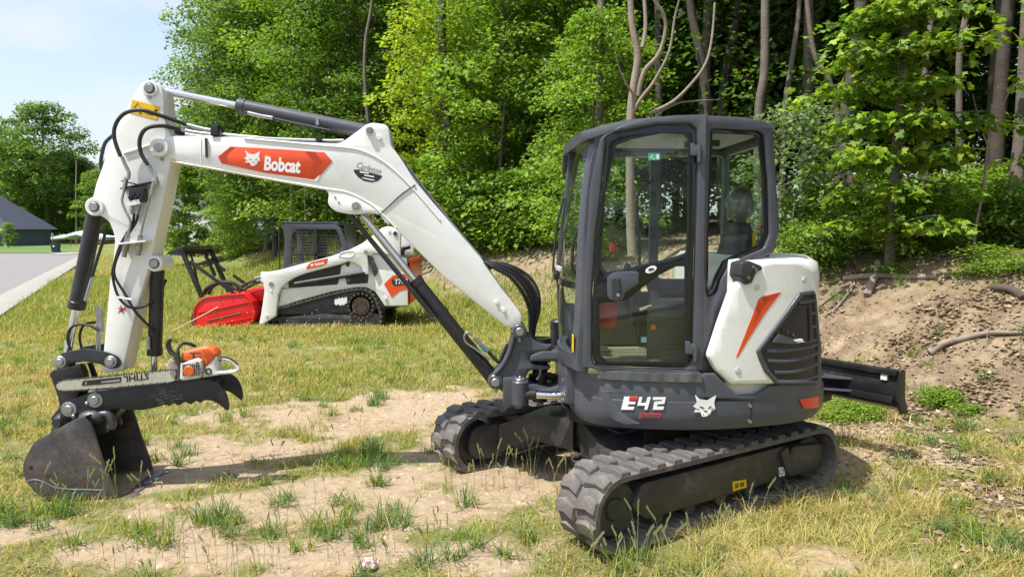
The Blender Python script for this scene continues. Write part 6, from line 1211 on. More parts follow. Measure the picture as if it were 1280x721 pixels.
# ================================================================= trees
M_leaf = mat('leaf', (.06, .12, .02), .5, var=.10, attr='col', trans=.45, spec=.35)
M_bark = mat('grey_bark', (.15, .125, .10), .9, var=.35, scale=5, bump=1.0, bump_scale=22)
M_barkd = mat('dark_bark', (.075, .060, .048), .92, var=.35, scale=5, bump=1.0, bump_scale=20)
M_barkp = mat('pale_bark', (.25, .205, .16), .85, var=.3, scale=6, bump=.8, bump_scale=24)
OAK = [(0, 0), (.16, .22), (.34, .16), (.40, .36), (.62, .30), (.66, .10), (1, 0)]
def leafmesh(name, C_, S, A, TILT, COLR, lobed=False, m=None, droop=.15):
    """leaves at centres C_, size S, azimuth A; each folded along its midrib"""
    n = len(C_); ca, sa = np.cos(A), np.sin(A); ct, st = np.cos(TILT), np.sin(TILT); roll = rng.normal(0, .45, n)
    U = np.stack([ca*ct, sa*ct, -st], -1); Vv = np.stack([-sa, ca, np.zeros(n)], -1); Wn = np.cross(U, Vv); cr_, sr_ = np.cos(roll)[:, None], np.sin(roll)[:, None]
    Vr = Vv*cr_+Wn*sr_; Wn = np.cross(U, Vr)
    if lobed:
        prof = OAK; pts = [(0, 0)]+[(x, y) for x, y in prof[1:-1]]+[(1, 0)]+[(x, -y) for x, y in prof[1:-1][::-1]]
        k = len(pts); L = []
        for (x, y) in pts: L.append(C_+(U*x+Vr*y+Wn*(-abs(y)*.35-droop*x*x))[:, :]*S[:, None])
        V = np.stack(L, 1).reshape(-1, 3); i = np.arange(n)*k; F = []
        mid_ = k//2
        F = [np.stack([i, i+a, i+a+1], -1) for a in range(1, k-1)]
        F = np.concatenate(F); me = fastmesh(name, V, F, np.repeat(COLR, k, 0))
    else:
        pts = [(0, 0), (.45, -.36), (1, 0), (.45, .36)]
        L = [C_+(U*x+Vr*y+Wn*(-abs(y)*.4-droop*x*x))*S[:, None] for x, y in pts]
        V = np.stack(L, 1).reshape(-1, 3); i = np.arange(n)*4; F = np.concatenate([np.stack([i, i+1, i+2], -1), np.stack([i, i+2, i+3], -1)])
        me = fastmesh(name, V, F, np.repeat(COLR, 4, 0))
    me.materials.append(m or M_leaf); return me
PG = {'mid': ([(.115, .20, .034), (.155, .25, .038), (.085, .16, .03), (.21, .30, .042)], [4, 3, 3, 1.2]),
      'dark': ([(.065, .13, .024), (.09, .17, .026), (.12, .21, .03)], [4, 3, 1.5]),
      'bright': ([(.22, .34, .042), (.165, .28, .036), (.30, .40, .05), (.11, .21, .032)], [4, 3, 2, 1.3]),
      'yellow': ([(.32, .39, .03), (.40, .43, .035), (.22, .33, .03)], [3, 2, 3]),
      'silver': ([(.18, .26, .13), (.25, .32, .19), (.12, .2, .08)], [3, 2, 2])}
def spray_crown(name, blobs, per, size, palk, spread=(.75, .28), lobed=False, seedj=0):
    """blobs: list of (x,y,z,r) sprays; leaves fill a flattened, ragged cloud round each"""
    Bp = np.array(blobs); k = rng.poisson(per, len(Bp)); idx = np.repeat(np.arange(len(Bp)), k); n = len(idx)
    rr = rng.random(n)**.5; th = rng.uniform(0, 6.283, n); R = Bp[idx, 3]
    ex = R*rr*spread[0]*1.3*np.cos(th); ey = R*rr*spread[0]*1.3*np.sin(th); ez = rng.normal(0, spread[1]*.5, n)*R-.25*R*rr*rr
    C_ = Bp[idx, :3]+np.stack([ex, ey, ez], -1)
    sub = rng.normal(0, .04, (n, 3)); C_ += sub
    A = th+rng.normal(0, .8, n); cols, w = PG[palk]; C = pal(n, cols, w, .22); bl = rng.uniform(.8, 1.22, len(Bp))[idx][:, None]
    return leafmesh(name, C_, size*rng.uniform(.6, 1.25, n), A, rng.normal(.25, .35, n), C*bl, lobed)
def limb(b, p0, p1, r0, r1, sag=.0, n=7, wob=.06):
    P = []; p0 = Vector(p0); p1 = Vector(p1); L = (p1-p0).length
    for k in range(6): t = k/5; P.append(p0.lerp(p1, t)+Vector((random.gauss(0, wob*L*.2)*(0 < k < 5), random.gauss(0, wob*L*.2)*(0 < k < 5), sag*L*math.sin(math.pi*t))))
    b.tube(P, r0, n, 2, r1/r0)
def proto(kind, Ht, clear, R, nb, per, size, palk, tr, bark, lean=0, spread=(.8, .3)):
    """one tree: returns trunk mesh and crown mesh"""
    tb = B(); lx, ly = random.gauss(0, lean), random.gauss(0, lean)
    top = Vector((lx*Ht, ly*Ht, Ht*.93)); base = [Vector((0, 0, -.3)), Vector((lx*.2*Ht*.5, ly*.2*Ht*.5, Ht*.25)), Vector((lx*Ht*.5+random.gauss(0, .12), ly*Ht*.5+random.gauss(0, .12), Ht*.55)), top]
    tb.tube(base, tr, 9, 5, .18); tb.rod((0, 0, -.3), (0, 0, .25), tr*1.35, 9, tr*.98, False)
    blobs = []
    for i in range(nb):
        f = clear+(1-clear)*((i+random.random())/nb)**.9; z = Ht*f; rel = (f-clear)/(1-clear)
        rad = R*(math.sin(math.pi*min(.12+rel*.86, 1))**.6)*random.uniform(.35, 1.0); a = i*2.399+random.gauss(0, .4)
        ax = lx*z; ay = ly*z; x, y = ax+rad*math.cos(a), ay+rad*math.sin(a); r = random.uniform(.55, 1.15)*R*.30+.18
        blobs.append((x, y, z, r))
        if i % 2 == 0: limb(tb, (ax, ay, max(z-rad*.45, Ht*clear*.7)), (x, y, z-.05), tr*.30*(1.1-rel*.8), .012, .05, 5)
    return tb.mesh('trunk', 60), spray_crown('crown', blobs, per, size, palk, spread), bark
def put(pr, name, loc, rz, sc, label, cat='tree', group=None, z=None, tn='trunk'):
    x, y = loc; o = empty(name, (x, y, hz(x, y) if z is None else z), rz, label, cat, group); o.scale = (sc, sc, sc)
    for nm, me, m in ((tn, pr[0], pr[2]), ('crown', pr[1], None)):
        if me is None: continue
        if m is not None and not me.materials: me.materials.append(m)
        c = bpy.data.objects.new(nm, me); COL.objects.link(c); c.parent = o
    return o
random.seed(21)
PR = [proto('a', 13, .16, 3.3, 95, 330, .15, 'mid', .17, M_barkd), proto('b', 15, .12, 3.6, 105, 330, .15, 'dark', .20, M_barkd), proto('c', 11, .10, 2.8, 80, 330, .14, 'bright', .12, M_bark),
      proto('d', 14, .22, 3.4, 95, 330, .15, 'mid', .16, M_bark), proto('e', 16, .5, 3.8, 70, 340, .17, 'dark', .19, M_bark, .02), proto('f', 17, .55, 3.4, 60, 340, .17, 'mid', .15, M_barkd, .04)]
BU = [proto('u', 1.5, .05, .85, 26, 90, .10, 'bright', .015, M_bark), proto('v', 1.2, .05, .8, 24, 95, .09, 'mid', .015, M_bark), proto('w', 2.4, .05, 1.0, 34, 110, .09, 'silver', .02, M_bark), proto('x', .7, .05, .5, 14, 60, .085, 'bright', .01, M_bark)]
E_ = (-.53, .848); N_ = (.848, .53)
def FP(s, t): return (4+E_[0]*s+N_[0]*t, 6.5+E_[1]*s+N_[1]*t)
random.seed(5)
GR = 'trees of the wood behind the machines'
# the wood: rows of trees behind the edge, crowns interlocking
LAB = ['dark stemmed green tree', 'deep green shaded tree', 'light green young tree', 'grey stemmed green tree', 'tall bare stemmed tree', 'tall slender tree']
ROW = ['on the front edge of the wood', 'just inside the wood', 'in the middle of the wood', 'deep in the wood', 'at the very back of the wood']
PLC = [(240, 'left of the arm'), (310, 'over the boom tip'), (360, 'over the boom name plate'), (410, 'over the loader cab'), (455, 'over the boom cylinder'), (500, 'over the boom elbow'), (545, 'right of the boom elbow'), (600, 'over the boom foot'), (650, 'well left of the cab'), (710, 'close left of the cab'), (760, 'above the cab front'), (820, 'above the cab door'), (880, 'above the cab middle'), (950, 'above the cab rear window'), (1010, 'right above the rear cover'), (1060, 'left of the layered tree'), (1110, 'behind the layered tree'), (1170, 'right of the layered tree'), (1230, 'above the bare sapling'), (1290, 'at the right edge'), (9999, 'beyond the right edge')]
def place_of(p):
    px = 640+900*p[0]/p[1] if p[1] > 1 else 9999
    for a, n in PLC:
        if px < a: return n
def wood(s, t, k, sc, row=0): p = FP(s, t); return put(PR[k], 'forest_tree', p, random.random()*6.28, sc, LAB[k]+' '+ROW[row]+', '+place_of(p), 'tree', LAB[k]+'s of the wood')
for s in np.arange(12, 62, 3.3): wood(s+random.uniform(-1, 1), random.uniform(4.3, 5.8), random.choice((0, 2, 2, 3, 0)), random.uniform(.75, 1.05))
for s in np.arange(9, 66, 3.6): wood(s+random.uniform(-1, 1), random.uniform(7.5, 9.5), random.choice((0, 2, 3, 1)), random.uniform(.85, 1.15), 1)
for s in np.arange(-6, 70, 4.2): wood(s+random.uniform(-1.2, 1.2), random.uniform(12.5, 15.5), random.choice((0, 1, 3, 4)), random.uniform(.95, 1.25), 2)
for s in np.arange(-14, 60, 5.5): wood(s+random.uniform(-1.5, 1.5), random.uniform(19, 23), random.choice((1, 1, 0)), random.uniform(1.0, 1.3), 3)
for s in np.arange(-20, 40, 6.5): wood(s+random.uniform(-1.5, 1.5), random.uniform(27, 32), 1, random.uniform(1.1, 1.4), 4)
for s in np.arange(-8, 11, 2.9): wood(s+random.uniform(-.8, .8), random.uniform(6.4, 9.0), random.choice((4, 5)), random.uniform(.8, 1.0), 1)
for s in np.arange(-9, 12, 3.2): wood(s+random.uniform(-.8, .8), random.uniform(10.5, 11.5), random.choice((4, 5, 1)), random.uniform(.9, 1.1), 2)
for px, Y, k, sc in ((335, 36, 3, 1.12), (345, 33, 0, 1.1), (318, 44, 0, 1.28), (395, 30, 2, 1.15), (425, 33, 3, 1.1), (372, 38, 1, 1.2), (300, 52, 3, .95), (455, 27, 0, .95)): p = ((px-640)/900*Y, Y); put(PR[k], 'forest_tree', p, random.random()*6.28, sc, LAB[k]+' at the left wood end, '+('nearer, ' if Y < 34 else 'farther, ')+place_of(p), 'tree', LAB[k]+'s of the wood')
# bright young trees on the wood edge, each traced to its place
def edge(px, Y, k, sc, label, nm='young_tree'): x = (px-640)/900*Y; return put(PR[k] if k >= 0 else BU[-k-1], nm, (x, Y), random.random()*6.28, sc, label)
PRY = proto('y', 7.5, .15, 1.9, 46, 210, .13, 'yellow', .06, M_bark)
o = put(PRY, 'young_tree', ((545-640)/900*21, 21), 1.0, .95, 'slim young tree with yellow green leaves rising behind the boom elbow')
PRG = proto('g', 8, .06, 2.2, 60, 260, .14, 'bright', .07, M_bark)
put(PRG, 'young_tree', ((625-640)/900*19.5, 19.5), 0, 1.0, 'bright green maple standing on the dirt bank left of the cab')
put(PRG, 'young_tree', ((300-640)/900*37, 37), 2, .72, 'round light green tree on the bank below the boom, left of the loader cab')
put(PRG, 'young_tree', ((745-640)/900*14.5, 14.6), 4, .62, 'yellow green sapling directly behind the cab roof')
put(BU[2], 'silver_bush', ((360-640)/900*34, 34), 1, 1.6, 'grey green bush on the bank behind the mulcher frame', 'bush')
put(BU[2], 'silver_bush', ((990-640)/900*11.2, 11.2), 2, .95, 'pale silvery leaved shrub right of the cab', 'bush')
# big leaved tree at the right: layered sprays of lobed leaves
random.seed(9)
def near_tree(px, Y, Ht, tiers, label, rmax, lean=0, per=58, size=.15, palk='bright', skip=0):
    x0 = (px-640)/900*Y; z0 = hz(x0, Y); tb = B(); tb.tube([(0, 0, -.2), (.03, 0, Ht*.3), (lean*.5+.06, .03, Ht*.6), (lean, 0, Ht)], .075, 9, 5, .3)
    bl = []
    for i in range(tiers):
        f = (i+.6)/tiers; z = .35+f*(Ht-.3); m = 4 if f < .25 else 6
        for j in range(m):
            a = j*6.283/m+i*1.1+random.gauss(0, .3); R = rmax*(.55+.45*math.sin(math.pi*min(f*.8+.15, 1)))*random.uniform(.55, 1.0)
            L = R; ax = lean*f
            if random.random() < .22: continue
            limb(tb, (ax, 0, z-.12), (ax+R*math.cos(a), R*math.sin(a), z+.05), .022, .006, .06, 5, .08)
            for q in (.45, .72, 1.0): bl.append((ax+L*q*math.cos(a), L*q*math.sin(a), z+.05*math.sin(q*3)-.05, .28+.16*random.random()))
    cr_ = spray_crown('crown', bl, per, size, palk, (.8, .22), True); return put((tb.mesh('trunk', 60), cr_, M_bark), 'broadleaf_tree', (x0, Y), 0, 1, label)
near_tree(1112, 9.6, 5.6, 12, 'bright green tree with layered lobed leaves standing right of the cab', 1.08, .12, 46)
near_tree(1350, 10.3, 6.0, 10, 'lobed leaf tree half cut by the right edge of the view', .9, 0, 30)
# saplings and low growth along the bank top
random.seed(33)
G2 = 'leafy bushes along the top of the bank'
for px, Y, k, sc in ((585, 19.5, 0, 1.5), (625, 18.8, 0, 1.4), (668, 17.8, 1, 1.3), (700, 17, 0, 1.2), (540, 21.5, 1, 1.5), (500, 25, 0, 1.5), (450, 28, 1, 1.6), (400, 31, 0, 1.7), (345, 36, 1, 1.6), (300, 40, 0, 1.7), (272, 44, 1, 1.3), (560, 20.3, 0, 1.5), (605, 18.9, 1, 1.5), (645, 18.0, 0, 1.5), (688, 17.3, 0, 1.3), (1000, 10.4, 0, .55), (1032, 10.2, 1, .50), (1062, 10.6, 0, .62), (1128, 9.7, 0, .62), (1155, 9.9, 1, .66), (1182, 10.4, 0, .7), (1225, 10.6, 1, .75), (1262, 10.2, 0, .62), (1290, 9.8, 1, .7), (1020, 11.8, 0, .8), (1100, 12.4, 1, .8), (1200, 12, 0, .85), (985, 12.2, 1, .8), (1250, 13, 0, .9), (1160, 14, 1, 1.0), (1080, 14.5, 0, 1.0), (1045, 13.2, 1, .8)):
    x = (px-640)/900*Y; lab = ('light green leafy bush on the bank', 'mid green leafy bush on the bank')[k]; put(BU[k], 'leafy_bush', (x, Y), random.random()*6.28, sc*random.uniform(.85, 1.1), ('small ' if sc < .66 else 'large ' if sc >= 1.45 else '')+lab+', '+place_of((x, Y)).replace('above', 'beyond').replace('over', 'beyond')+(' and close by' if Y < 11.5 or (px < 700 and Y < 19) else ' and further back'), 'bush', lab+'s', tn='stem')
WL = ['low leafy weed nearest the rear cover under the blade', 'low leafy weed under the blade strut', 'low leafy weed under the middle of the blade', 'low leafy weed below the blade towards its end', 'small weed behind the blade', 'low weed in the dirt right of the blade end', 'tiny weed just above and right of the blade end', 'weed clump at the foot of the bare sapling', 'weed clump behind the rear cover top', 'weed clump on the bank left of the cab', 'low weed right of the blade tip in its shadow', 'flat weed between blade and near track end', 'small weed above the bare fallen branch', 'weed clump left of the rear cover log', 'weed clump just right of the white rear cover', 'weed clump under the layered tree', 'weed clump left of the bare sapling', 'weed clump at the right edge on the bank top', 'small weed beside the blade end plate']
for (x, y), sc in zip([(3.114,6.800),(3.343,6.960),(3.491,7.021),(3.701,7.201),(3.603,7.604),(4.370,6.786),(4.320,7.091),(5.805,8.776),(4.533,10.456),(1.292,14.521),(4.172,7.107),(3.335,7.201),(5.674,8.426),(3.904,10.966),(4.216,10.527),(4.992,9.344),(5.482,8.562),(5.828,8.246),(4.328,7.132)], (.32, .34, .3, .22, .2, .24, .28, .5, .5, .5, .2, .3, .4, .4, .45, .4, .35, .45, .3)):
    o = put(BU[3], 'leafy_weed', (x, y), random.random()*6.28, sc, WL.pop(0), 'weed', 'low leafy weeds in the dirt', tn='stem'); o.scale = (sc*1.3, sc*1.1, sc*.55)
# trunks one can tell apart in the wood
def stem(name, paths, label, m, Y, crown=None, n=10):
    """paths: (points (x,z) on the plane at depth Y, radius at base, taper, depth offset)"""
    x0 = paths[0][0][0][0]; z0 = hz(x0, Y); b = B()
    for L, r, tp, dy in paths: r = r*.66; b.tube([(p[0]-x0, dy*i/len(L)+random.gauss(0, .01), p[1]-z0) for i, p in enumerate(L)], r, n, 5, tp)
    o = empty(name, (x0, Y, z0), 0, label, 'tree'); b.build('trunk', m, o, 70); return o
stem('forked_tree', [([(2.099,1.381),(2.060,2.216),(2.041,3.725),(2.089,4.266),(2.150,4.804),(2.048,5.338),(1.981,6.264)], .13, .6, 0), ([(2.160,4.131),(2.264,4.536),(2.493,4.804),(2.596,5.205),(2.537,5.471),(2.384,5.670),(2.336,6.133)], .07, .5, -.3), ([(2.013,3.725),(2.202,4.064),(2.404,4.334),(2.630,4.804),(2.703,5.338),(2.753,5.604)], .055, .45, -.5), ([(2.147,4.064),(1.923,4.334),(1.755,4.670),(1.695,5.098)], .035, .3, -.6), ([(2.370,3.833),(2.753,4.023),(3.050,4.293),(3.318,4.643),(3.446,5.072),(3.499,5.736)], .05, .6, .2), ([(2.549,3.860),(2.891,4.023),(3.302,4.077),(3.604,4.104)], .03, .3, .3), ([(2.231,4.938),(2.293,5.338),(2.256,6.001)], .06, .8, .2)], 'pale forked tree with bare twisting branches above the cab roof', M_barkp, 12.6)
stem('slender_tree', [([(1.741,1.157),(1.721,3.230),(1.738,4.793),(1.746,7.240)], .13, .8, 0)], 'straight grey brown trunk just left of the forked tree', M_bark, 14.5)
stem('slender_tree', [([(5.768,2.170),(5.633,2.591),(5.509,3.114),(5.380,3.762),(5.229,4.341),(5.035,4.661),(4.910,5.296),(4.846,6.052)], .075, .75, .3)], 'slim leaning grey trunk crossing the thick dark trunk', M_bark, 12.0)
stem('slender_tree', [([(6.107,1.651),(6.129,2.690),(6.152,3.717),(6.262,4.731),(6.357,5.733),(6.386,6.865)], .20, .8, 0)], 'thick dark brown trunk behind the slim leaning one', M_barkd, 13.5)
stem('slender_tree', [([(4.793,1.179),(4.719,3.939),(4.802,4.840),(4.796,6.174),(4.817,7.052)], .13, .85, 0)], 'straight brown trunk right above the cab rear corner', M_bark, 14)
stem('slender_tree', [([(5.586,1.135),(5.582,4.091),(5.684,5.057),(5.813,6.170),(5.838,7.427)], .09, .8, 0)], 'thin grey trunk tilting right beside the cab', M_bark, 15)
stem('slender_tree', [([(7.788,1.385),(7.727,2.350),(7.628,4.113),(7.603,4.913),(7.726,5.705),(7.795,6.489)], .085, .85, 0)], 'slender upright grey trunk behind the layered tree', M_bark, 12.5)
stem('slender_tree', [([(7.603,1.800),(7.637,2.525),(7.682,3.243),(7.683,4.305),(7.687,5.927)], .17, .85, 0)], 'thick trunk at the right edge of the view', M_bark, 11)
stem('slender_tree', [([(7.434,2.372),(7.309,4.205),(7.342,5.038),(7.417,5.861),(7.442,6.542)], .08, .8, 0)], 'thin brown trunk above the layered tree', M_bark, 13)
stem('bare_sapling', [([(6.132,1.460),(6.162,1.906),(6.226,2.328),(6.262,2.851),(6.293,3.473)], .035, .5, 0), ([(6.247,2.955),(6.136,3.266),(6.035,3.597)], .015, .4, 0), ([(6.262,3.059),(6.404,3.370),(6.516,3.628),(6.675,3.782)], .015, .4, 0), ([(6.244,2.590),(6.389,2.851),(6.493,3.266)], .012, .4, 0)], 'bare grey sapling with forked twigs right of the layered tree', M_barkp, 9.6)
stem('slender_tree', [([(-4.531,1.003),(-4.688,4.688),(-4.813,6.754),(-4.766,8.032),(-4.568,9.046),(-4.387,10.804)], .09, .8, 0)], 'pale curving trunk above the boom cylinder', M_bark, 24)
stem('slender_tree', [([(-1.774,1.579),(-1.790,5.500),(-1.908,7.205),(-1.806,9.303)], .2, .8, 0)], 'dark trunk half hidden by leaves behind the boom elbow', M_barkd, 20)
STX = [660, 690, 820, 870, 905, 985, 1010, 1115, 1150, 1235]; OR_ = ['first', 'second', 'third', 'fourth', 'fifth', 'sixth', 'seventh', 'eighth', 'ninth', 'tenth']
for px, Y, r in ((820, 17, .10), (870, 16, .12), (905, 18, .14), (1010, 17, .10), (1115, 17, .12), (1235, 15, .12), (660, 22, .12), (690, 21, .10), (1150, 19, .12), (985, 20, .12)):
    x = (px-640)/900*Y; z = hz(x, Y); o = empty('slender_tree', (x, Y, z), 0, OR_[STX.index(px)]+' from the left of the plain dark stems in the shaded wood', 'tree', 'dark bare stems deep in the wood'); b = B(); b.tube([(0, 0, -.2), (random.gauss(0, .1), 0, 3), (random.gauss(0, .2), 0, 6), (random.gauss(0, .4), 0, 10)], r, 8, 4, .6); b.build('trunk', M_barkd, o, 70)
# fallen branches and logs on the bank
def log(L, r, label, m=None, taper=.6, lift=.02, sub=()):
    x0, y0 = L[0]; z0 = hz(x0, y0); o = empty('fallen_branch', (x0, y0, z0), 0, label, 'branch'); b = B(); b.tube([(x-x0, y-y0, hz(x, y)-z0+r*.6+lift*(i % 2)) for i, (x, y) in enumerate(L)], r, 9, 4, taper); b.build('branch_stem', m or M_barkp, o, 70)
    for q in sub: b = B(); b.tube([(x-x0, y-y0, hz(x, y)-z0+r*.8+.05*i) for i, (x, y) in enumerate(q)], r*.5, 7, 4, .4); b.build('side_branch', m or M_barkp, o, 70)
log([(4.570,7.798),(4.716,7.785),(4.897,7.730),(5.064,7.594),(5.288,7.399)], .042, 'bare fallen branch lying on the dirt at the right edge', None, .5, .03, [[(4.716,7.785),(4.646,7.780),(4.568,7.778)]])
log([(4.528,9.799),(4.825,9.420),(5.044,9.059),(5.194,8.797)], .040, 'long grey log lying across the top of the dirt bank', None, .8)
log([(4.558,9.203),(4.680,9.332),(4.813,9.481),(4.915,9.669)], .05, 'short stub of pale broken log standing proud of the bank', None, .9, .06)
log([(4.160,9.307),(4.394,9.422),(4.575,9.595),(4.623,9.843)], .02, 'thin curved stick right of the white rear cover', None, .5)
log([(4.053,9.550),(4.276,9.581),(4.422,9.629)], .014, 'very thin short stick beside the rear cover', None, .5)
log([(-4.363,26.237),(-4.383,29.294),(-3.328,25.015),(-2.359,26.607)], .035, 'grey dead branch on the bank behind the loader arm', None, .6)
log([(5.453,8.150),(5.529,7.968),(5.552,7.783)], .05, 'dark rotten log end at the right edge among dead leaves', M_barkd, .8)
o = empty('wooden_stake', (0, 0, 0), 0, 'thin tan stick leaning in the grass beside the red mulcher', 'stick'); a, c = [(-6.011,0.042),(-5.292,0.453)]; q0, q1 = [(-6.062,0.933),(-5.601,0.481)]; b = B(); b.tube([(a[0], 12.6, max(a[1], .02)), (c[0], 12.9, c[1])], .012, 6, 0); b.build('stick_shaft', mat('dry_stick', (.50, .42, .26), .8), o)
o = empty('crumpled_paper', (*[(-0.768,3.730)][0], 0), 0, 'crumpled pink and white scrap of paper on the sand in the foreground', 'litter'); o.location.z = hz(o.location.x, o.location.y)+.02
b = B(); b.ball((0, 0, .01), .05, 12, 8, (1, .8, .55))
for i in range(len(b.v)): p = Vector(b.v[i]); b.v[i] = tuple(p+noise.noise_vector(p*40+Vector((3, 1, 2)))*.025)
b.build('paper', mat('pink_paper', (.75, .5, .5), .8, var=.25, scale=30), o, 10)
# the far wood: a deep, dark mass of foliage that closes every gap behind the trees one can tell apart
random.seed(2)
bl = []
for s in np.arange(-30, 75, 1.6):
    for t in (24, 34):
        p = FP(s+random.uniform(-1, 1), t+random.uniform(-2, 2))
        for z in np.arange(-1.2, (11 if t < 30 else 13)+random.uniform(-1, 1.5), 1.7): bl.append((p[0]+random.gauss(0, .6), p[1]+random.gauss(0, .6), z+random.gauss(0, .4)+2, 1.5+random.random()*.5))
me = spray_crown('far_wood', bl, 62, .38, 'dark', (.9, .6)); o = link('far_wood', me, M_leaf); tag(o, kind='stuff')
# left background: trees behind the houses
random.seed(14)
PL = [proto('l', 17, .30, 5.2, 70, 200, .34, 'mid', .3, M_barkd), proto('m', 15, .12, 4.5, 80, 210, .34, 'mid', .25, M_barkd), proto('n', 13, .1, 3.8, 70, 230, .30, 'bright', .2, M_bark)]
LL = ['tall green tree behind the dark roofed house', 'dark green tree of the wood beyond the houses', 'light green tree beyond the white canopy']
FARL = ((30, 112, 1, 1.05), (62, 108, 0, 1.22), (85, 118, 1, 1.0), (0, 120, 0, 1.15), (45, 130, 1, 1.1), (108, 112, 1, .85), (128, 105, 2, .82), (150, 100, 1, .80), (175, 104, 2, .85), (100, 130, 1, .95), (205, 96, 1, .9), (140, 125, 1, .9), (70, 140, 1, 1), (10, 140, 1, 1.05), (205, 90, 0, .75), (185, 80, 2, .55), (262, 78, 1, .8), (285, 70, 0, .85))
FARX = [(q[0], q[1]) for q in FARL]
ORD = ['first', 'second', 'third', 'fourth', 'fifth', 'sixth', 'seventh', 'eighth', 'ninth', 'tenth', 'eleventh', 'twelfth', 'thirteenth', 'fourteenth', 'fifteenth', 'sixteenth', 'seventeenth', 'eighteenth', 'nineteenth', 'twentieth']
for px, Y, k, sc in FARL:
    put(PL[k], 'distant_tree', ((px-640)/900*Y, Y), random.random()*6.28, sc, LL[k]+', '+ORD[sorted(FARX).index((px, Y))]+' far tree from the left', 'tree', LL[k], z=0)
put(PL[2], 'street_tree', ((12-640)/900*82, 82), 0, .22, 'small young tree in front of the dark house', 'tree', None, z=0)
put(PL[2], 'street_tree', ((233-640)/900*38, 38), 0, .42, 'leafy young tree in front of the white house behind the arm', 'tree', None, z=.1)
b = B(); o = empty('birch_stem', ((97-640)/900*104, 104, 0), 0, 'pale thin bare birch between the far left trees', 'tree'); b.tube([(0, 0, 0), (.2, 0, 7), (.5, 0, 12)], .16, 6, 3, .4); b.build('trunk', M_barkp, o)

# ================================================================= houses, canopy, bin
M_side = mat('navy_siding', (.075, .092, .14), .7, var=.05); M_roof = mat('dark_shingles', (.046, .052, .082), .9, var=.25, scale=3); M_trim = mat('white_trim', (.75, .75, .74), .6)
def W90(): return 90.
H1 = empty('dark_house', (-71.2, 90, 0), 0, 'house with a dark hipped roof and navy walls across the road at the far left', 'house')
x1 = 8.6; zt = 2.15
b = B(); b.box((x1-14, 4, zt/2), (28, 8, zt)); b.build('wall', M_side, H1)
b = B(); v = [(x1-28.5, -.5, zt), (x1+.45, -.5, zt), (x1+.45, 9, zt), (x1-28.5, 9, zt), (x1-24, 4, 9.0), (x1-8.0, 4, 9.0)]
b.add(v, [(0, 1, 5, 4), (1, 2, 5), (2, 3, 4, 5), (3, 0, 4), (0, 3, 2, 1)]); b.build('roof', M_roof, H1, 10)
b = B(); b.box((x1-14, -.55, zt-.06), (29, .10, .22)); b.build('fascia', M_trim, H1); b = B(); b.box((x1, -.03, zt/2), (.22, .10, zt)); b.build('corner_board', M_trim, H1); b = B(); b.box((x1-.3, -.4, zt/2), (.2, .2, zt)); b.build('post', M_trim, H1)
b = B(); b.box((5.0, -.06, .85), (.5, .08, 1.7)); b.build('door_trim', M_trim, H1)
gd = B(); gd.box((3.3, -.06, .95), (2.6, .10, 1.9)); gd = gd.build('garage_door', mat('garage_white', (.62, .64, .68), .6), H1)
for i in range(4): b = B(); b.box((2.4+i*.62, -.13, 1.6), (.45, .04, .16)); b.build('garage_window', M_blackpr, gd)
b = B(); b.box((x1-3.6, 1.4, 5.0), (.8, .8, .9)); b.box((x1-3.6, 1.4, 5.5), (1.3, 1.2, .12)); b.build('chimney', M_side, H1)
for k in range(7): b = B(); b.box((x1-14, -.02, .25+k*.27), (28, .03, .02)); b.build('siding_line', M_side, H1)
H2 = empty('white_house', ((232-640)/900*60, 60, 0), 0, 'white gabled house with a dark garage opening glimpsed behind the arm', 'house')
b = B(); b.box((0, 4, 1.7), (5.6, 8, 3.4)); v = [(-2.8, 0, 3.4), (2.8, 0, 3.4), (0, 0, 5.2), (-2.8, 8, 3.4), (2.8, 8, 3.4), (0, 8, 5.2)]; b.add(v, [(0, 1, 2), (3, 5, 4), (0, 3, 4, 1)]); b.build('wall', M_trim, H2)
b = B(); b.add([(-3.2, -.4, 3.15), (0, -.4, 5.32), (0, 8.4, 5.32), (-3.2, 8.4, 3.15), (3.2, -.4, 3.15), (3.2, 8.4, 3.15)], [(0, 1, 2, 3), (1, 4, 5, 2)]); b.build('roof', mat('grey_shingles', (.22, .23, .26), .9, var=.2), H2)
b = B(); b.box((-.9, -.04, 1.0), (2.4, .1, 2.0)); b.build('garage_door', M_blackpr, H2)
CN = empty('white_canopy', ((96-640)/900*84, 84, 0), 0, 'white fabric canopy tent on thin poles beside the dark house', 'canopy')
b = B(); v = []
for i in range(9):
    for j in range(4): v.append((-2.9+i*.75, j*1.2, 1.0+.95*math.sin(math.pi*min(1, (i+.6)/9))*(1-.2*abs(j-1.5))+.1*math.cos(i*1.6)))
b.add(v+[(p[0], p[1], p[2]-.30) for p in v], [(i*4+j+o_, i*4+j+1+o_, i*4+j+5+o_, i*4+j+4+o_) for o_ in (0, 36) for i in range(8) for j in range(3)]+[(i*4, (i+1)*4, (i+1)*4+36, i*4+36) for i in range(8)]); b.build('canopy_cloth', mat('white_cloth', (.82, .83, .88), .7), CN, 60)
for x, y in ((-2.7, 0), (0, 0), (2.9, 0), (-2.7, 3.4), (2.9, 3.4)): b = B(); b.rod((x, y, 0), (x, y, 1.5), .04, 6); b.build('pole', M_bare, CN)
TB_ = .8
TB = empty('wheelie_bin', ((70.5-640)/900*63, 63, 0), 0, 'dark blue wheeled rubbish bin at the end of the road', 'bin')
b = B(); loft(b, [[(-.26, -.28, .05), (.26, -.28, .05), (.26, .28, .05), (-.26, .28, .05)], [(-.34, -.36, .92), (.34, -.36, .92), (.34, .36, .92), (-.34, .36, .92)]]); b.build('bin_body', mat('bin_blue', (.02, .035, .07), .5), TB)
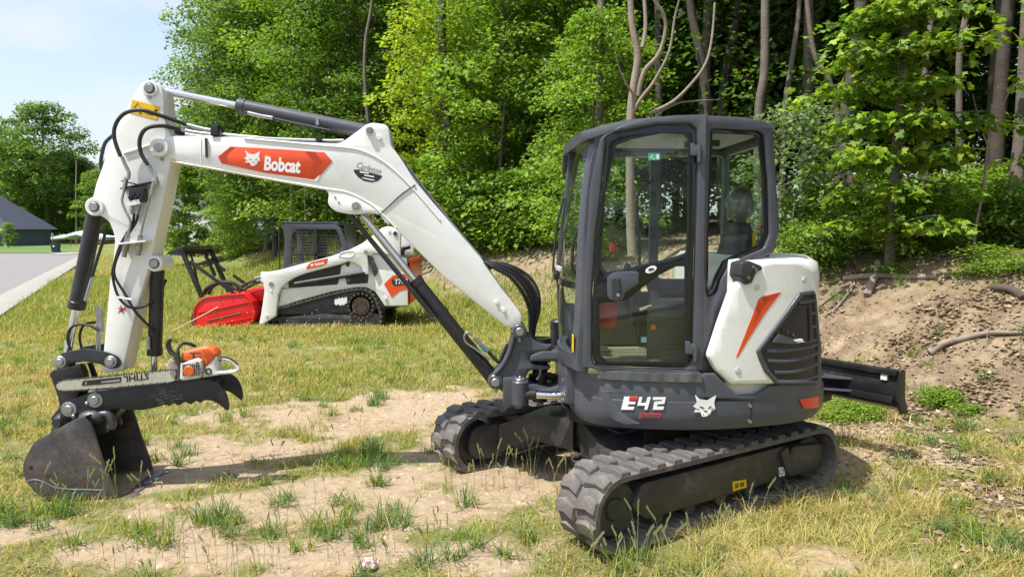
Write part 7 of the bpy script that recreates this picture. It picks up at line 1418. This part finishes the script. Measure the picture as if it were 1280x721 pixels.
b = B(); b.box((0, 0, .97), (.74, .80, .08), bev=.03); b.box((0, .42, .92), (.5, .05, .05)); b.build('lid', MATS['bin_blue'], TB); b = B(); plate(b, [(-.12, .70), (0, .80), (.12, .70), (.07, .62), (-.07, .62)], face_y(-.36), -.02, .0); b.build('bin_print', M_whitepr, TB)
for s in (-1, 1): b = B(); b.rod((s*.25, .3, .1), (s*.33, .3, .1), .1, 12); b.build('wheel', M_hose, TB)
# the street side behind the camera, which the cab glass mirrors
H3 = empty('street_house', (-.35, -56, 0), 0, 'white gabled house across the street, mirrored in the cab glass', 'house')
b = B(); b.box((3.6, -4, 3.2), (6.0, 8, 6.4)); b.box((0, -3, 2.65), (2.2, 6, 5.3)); v = [(-1.1, 0, 5.3), (1.1, 0, 5.3), (0, 0, 7.2), (-1.1, -6, 5.3), (1.1, -6, 5.3), (0, -6, 7.2)]; b.add(v, [(0, 1, 2), (3, 5, 4), (0, 3, 4, 1)]); b.build('wall', M_trim, H3)
b = B(); b.add([(-1.35, .3, 5.05), (0, .3, 7.4), (0, -6.4, 7.4), (-1.35, -6.4, 5.05), (1.35, .3, 5.05), (1.35, -6.4, 5.05)], [(0, 1, 2, 3), (1, 4, 5, 2)]); b.add([(.4, .4, 6.2), (7, .4, 6.2), (7, -4, 8.6), (.4, -4, 8.6), (.4, -8.4, 6.2), (7, -8.4, 6.2)], [(0, 1, 2, 3), (3, 2, 5, 4)]); b.build('roof', M_roof, H3)
for x, z in ((0, 5.0), (0, 2.2), (2.6, 4.2), (4.6, 4.2), (2.6, 1.2), (4.6, 1.2)): b = B(); b.box((x, .04, z+.5), (.9, .1, 1.3)); w = b.build('window', M_blackpr, H3); b = B(); b.box((x, .1, z+.5), (.06, .05, 1.3)); b.box((x, .1, z+.5), (.9, .05, .06)); b.build('glazing_bar', M_trim, w)
for i, (x, y, k, sc) in enumerate(((-7, -40, 0, .8), (8, -42, 1, .6), (3, -30, 2, .28), (14, -3, 0, .55), (19, -8, 2, .6), (24, -1, 1, .6), (13, -13, 2, .5), (30, -12, 0, .8), (20, -22, 1, .7), (-20, -34, 1, 1), (34, -30, 1, .9), (9, -64, 0, 1), (-4, -70, 1, 1), (28, 3, 1, .7))): put(PL[k], 'street_side_tree', (x, y), i, sc, 'green leafy tree on the street side behind the viewer', 'tree', 'trees on the street side', z=0)
TB.scale = (.82, .82, .82)
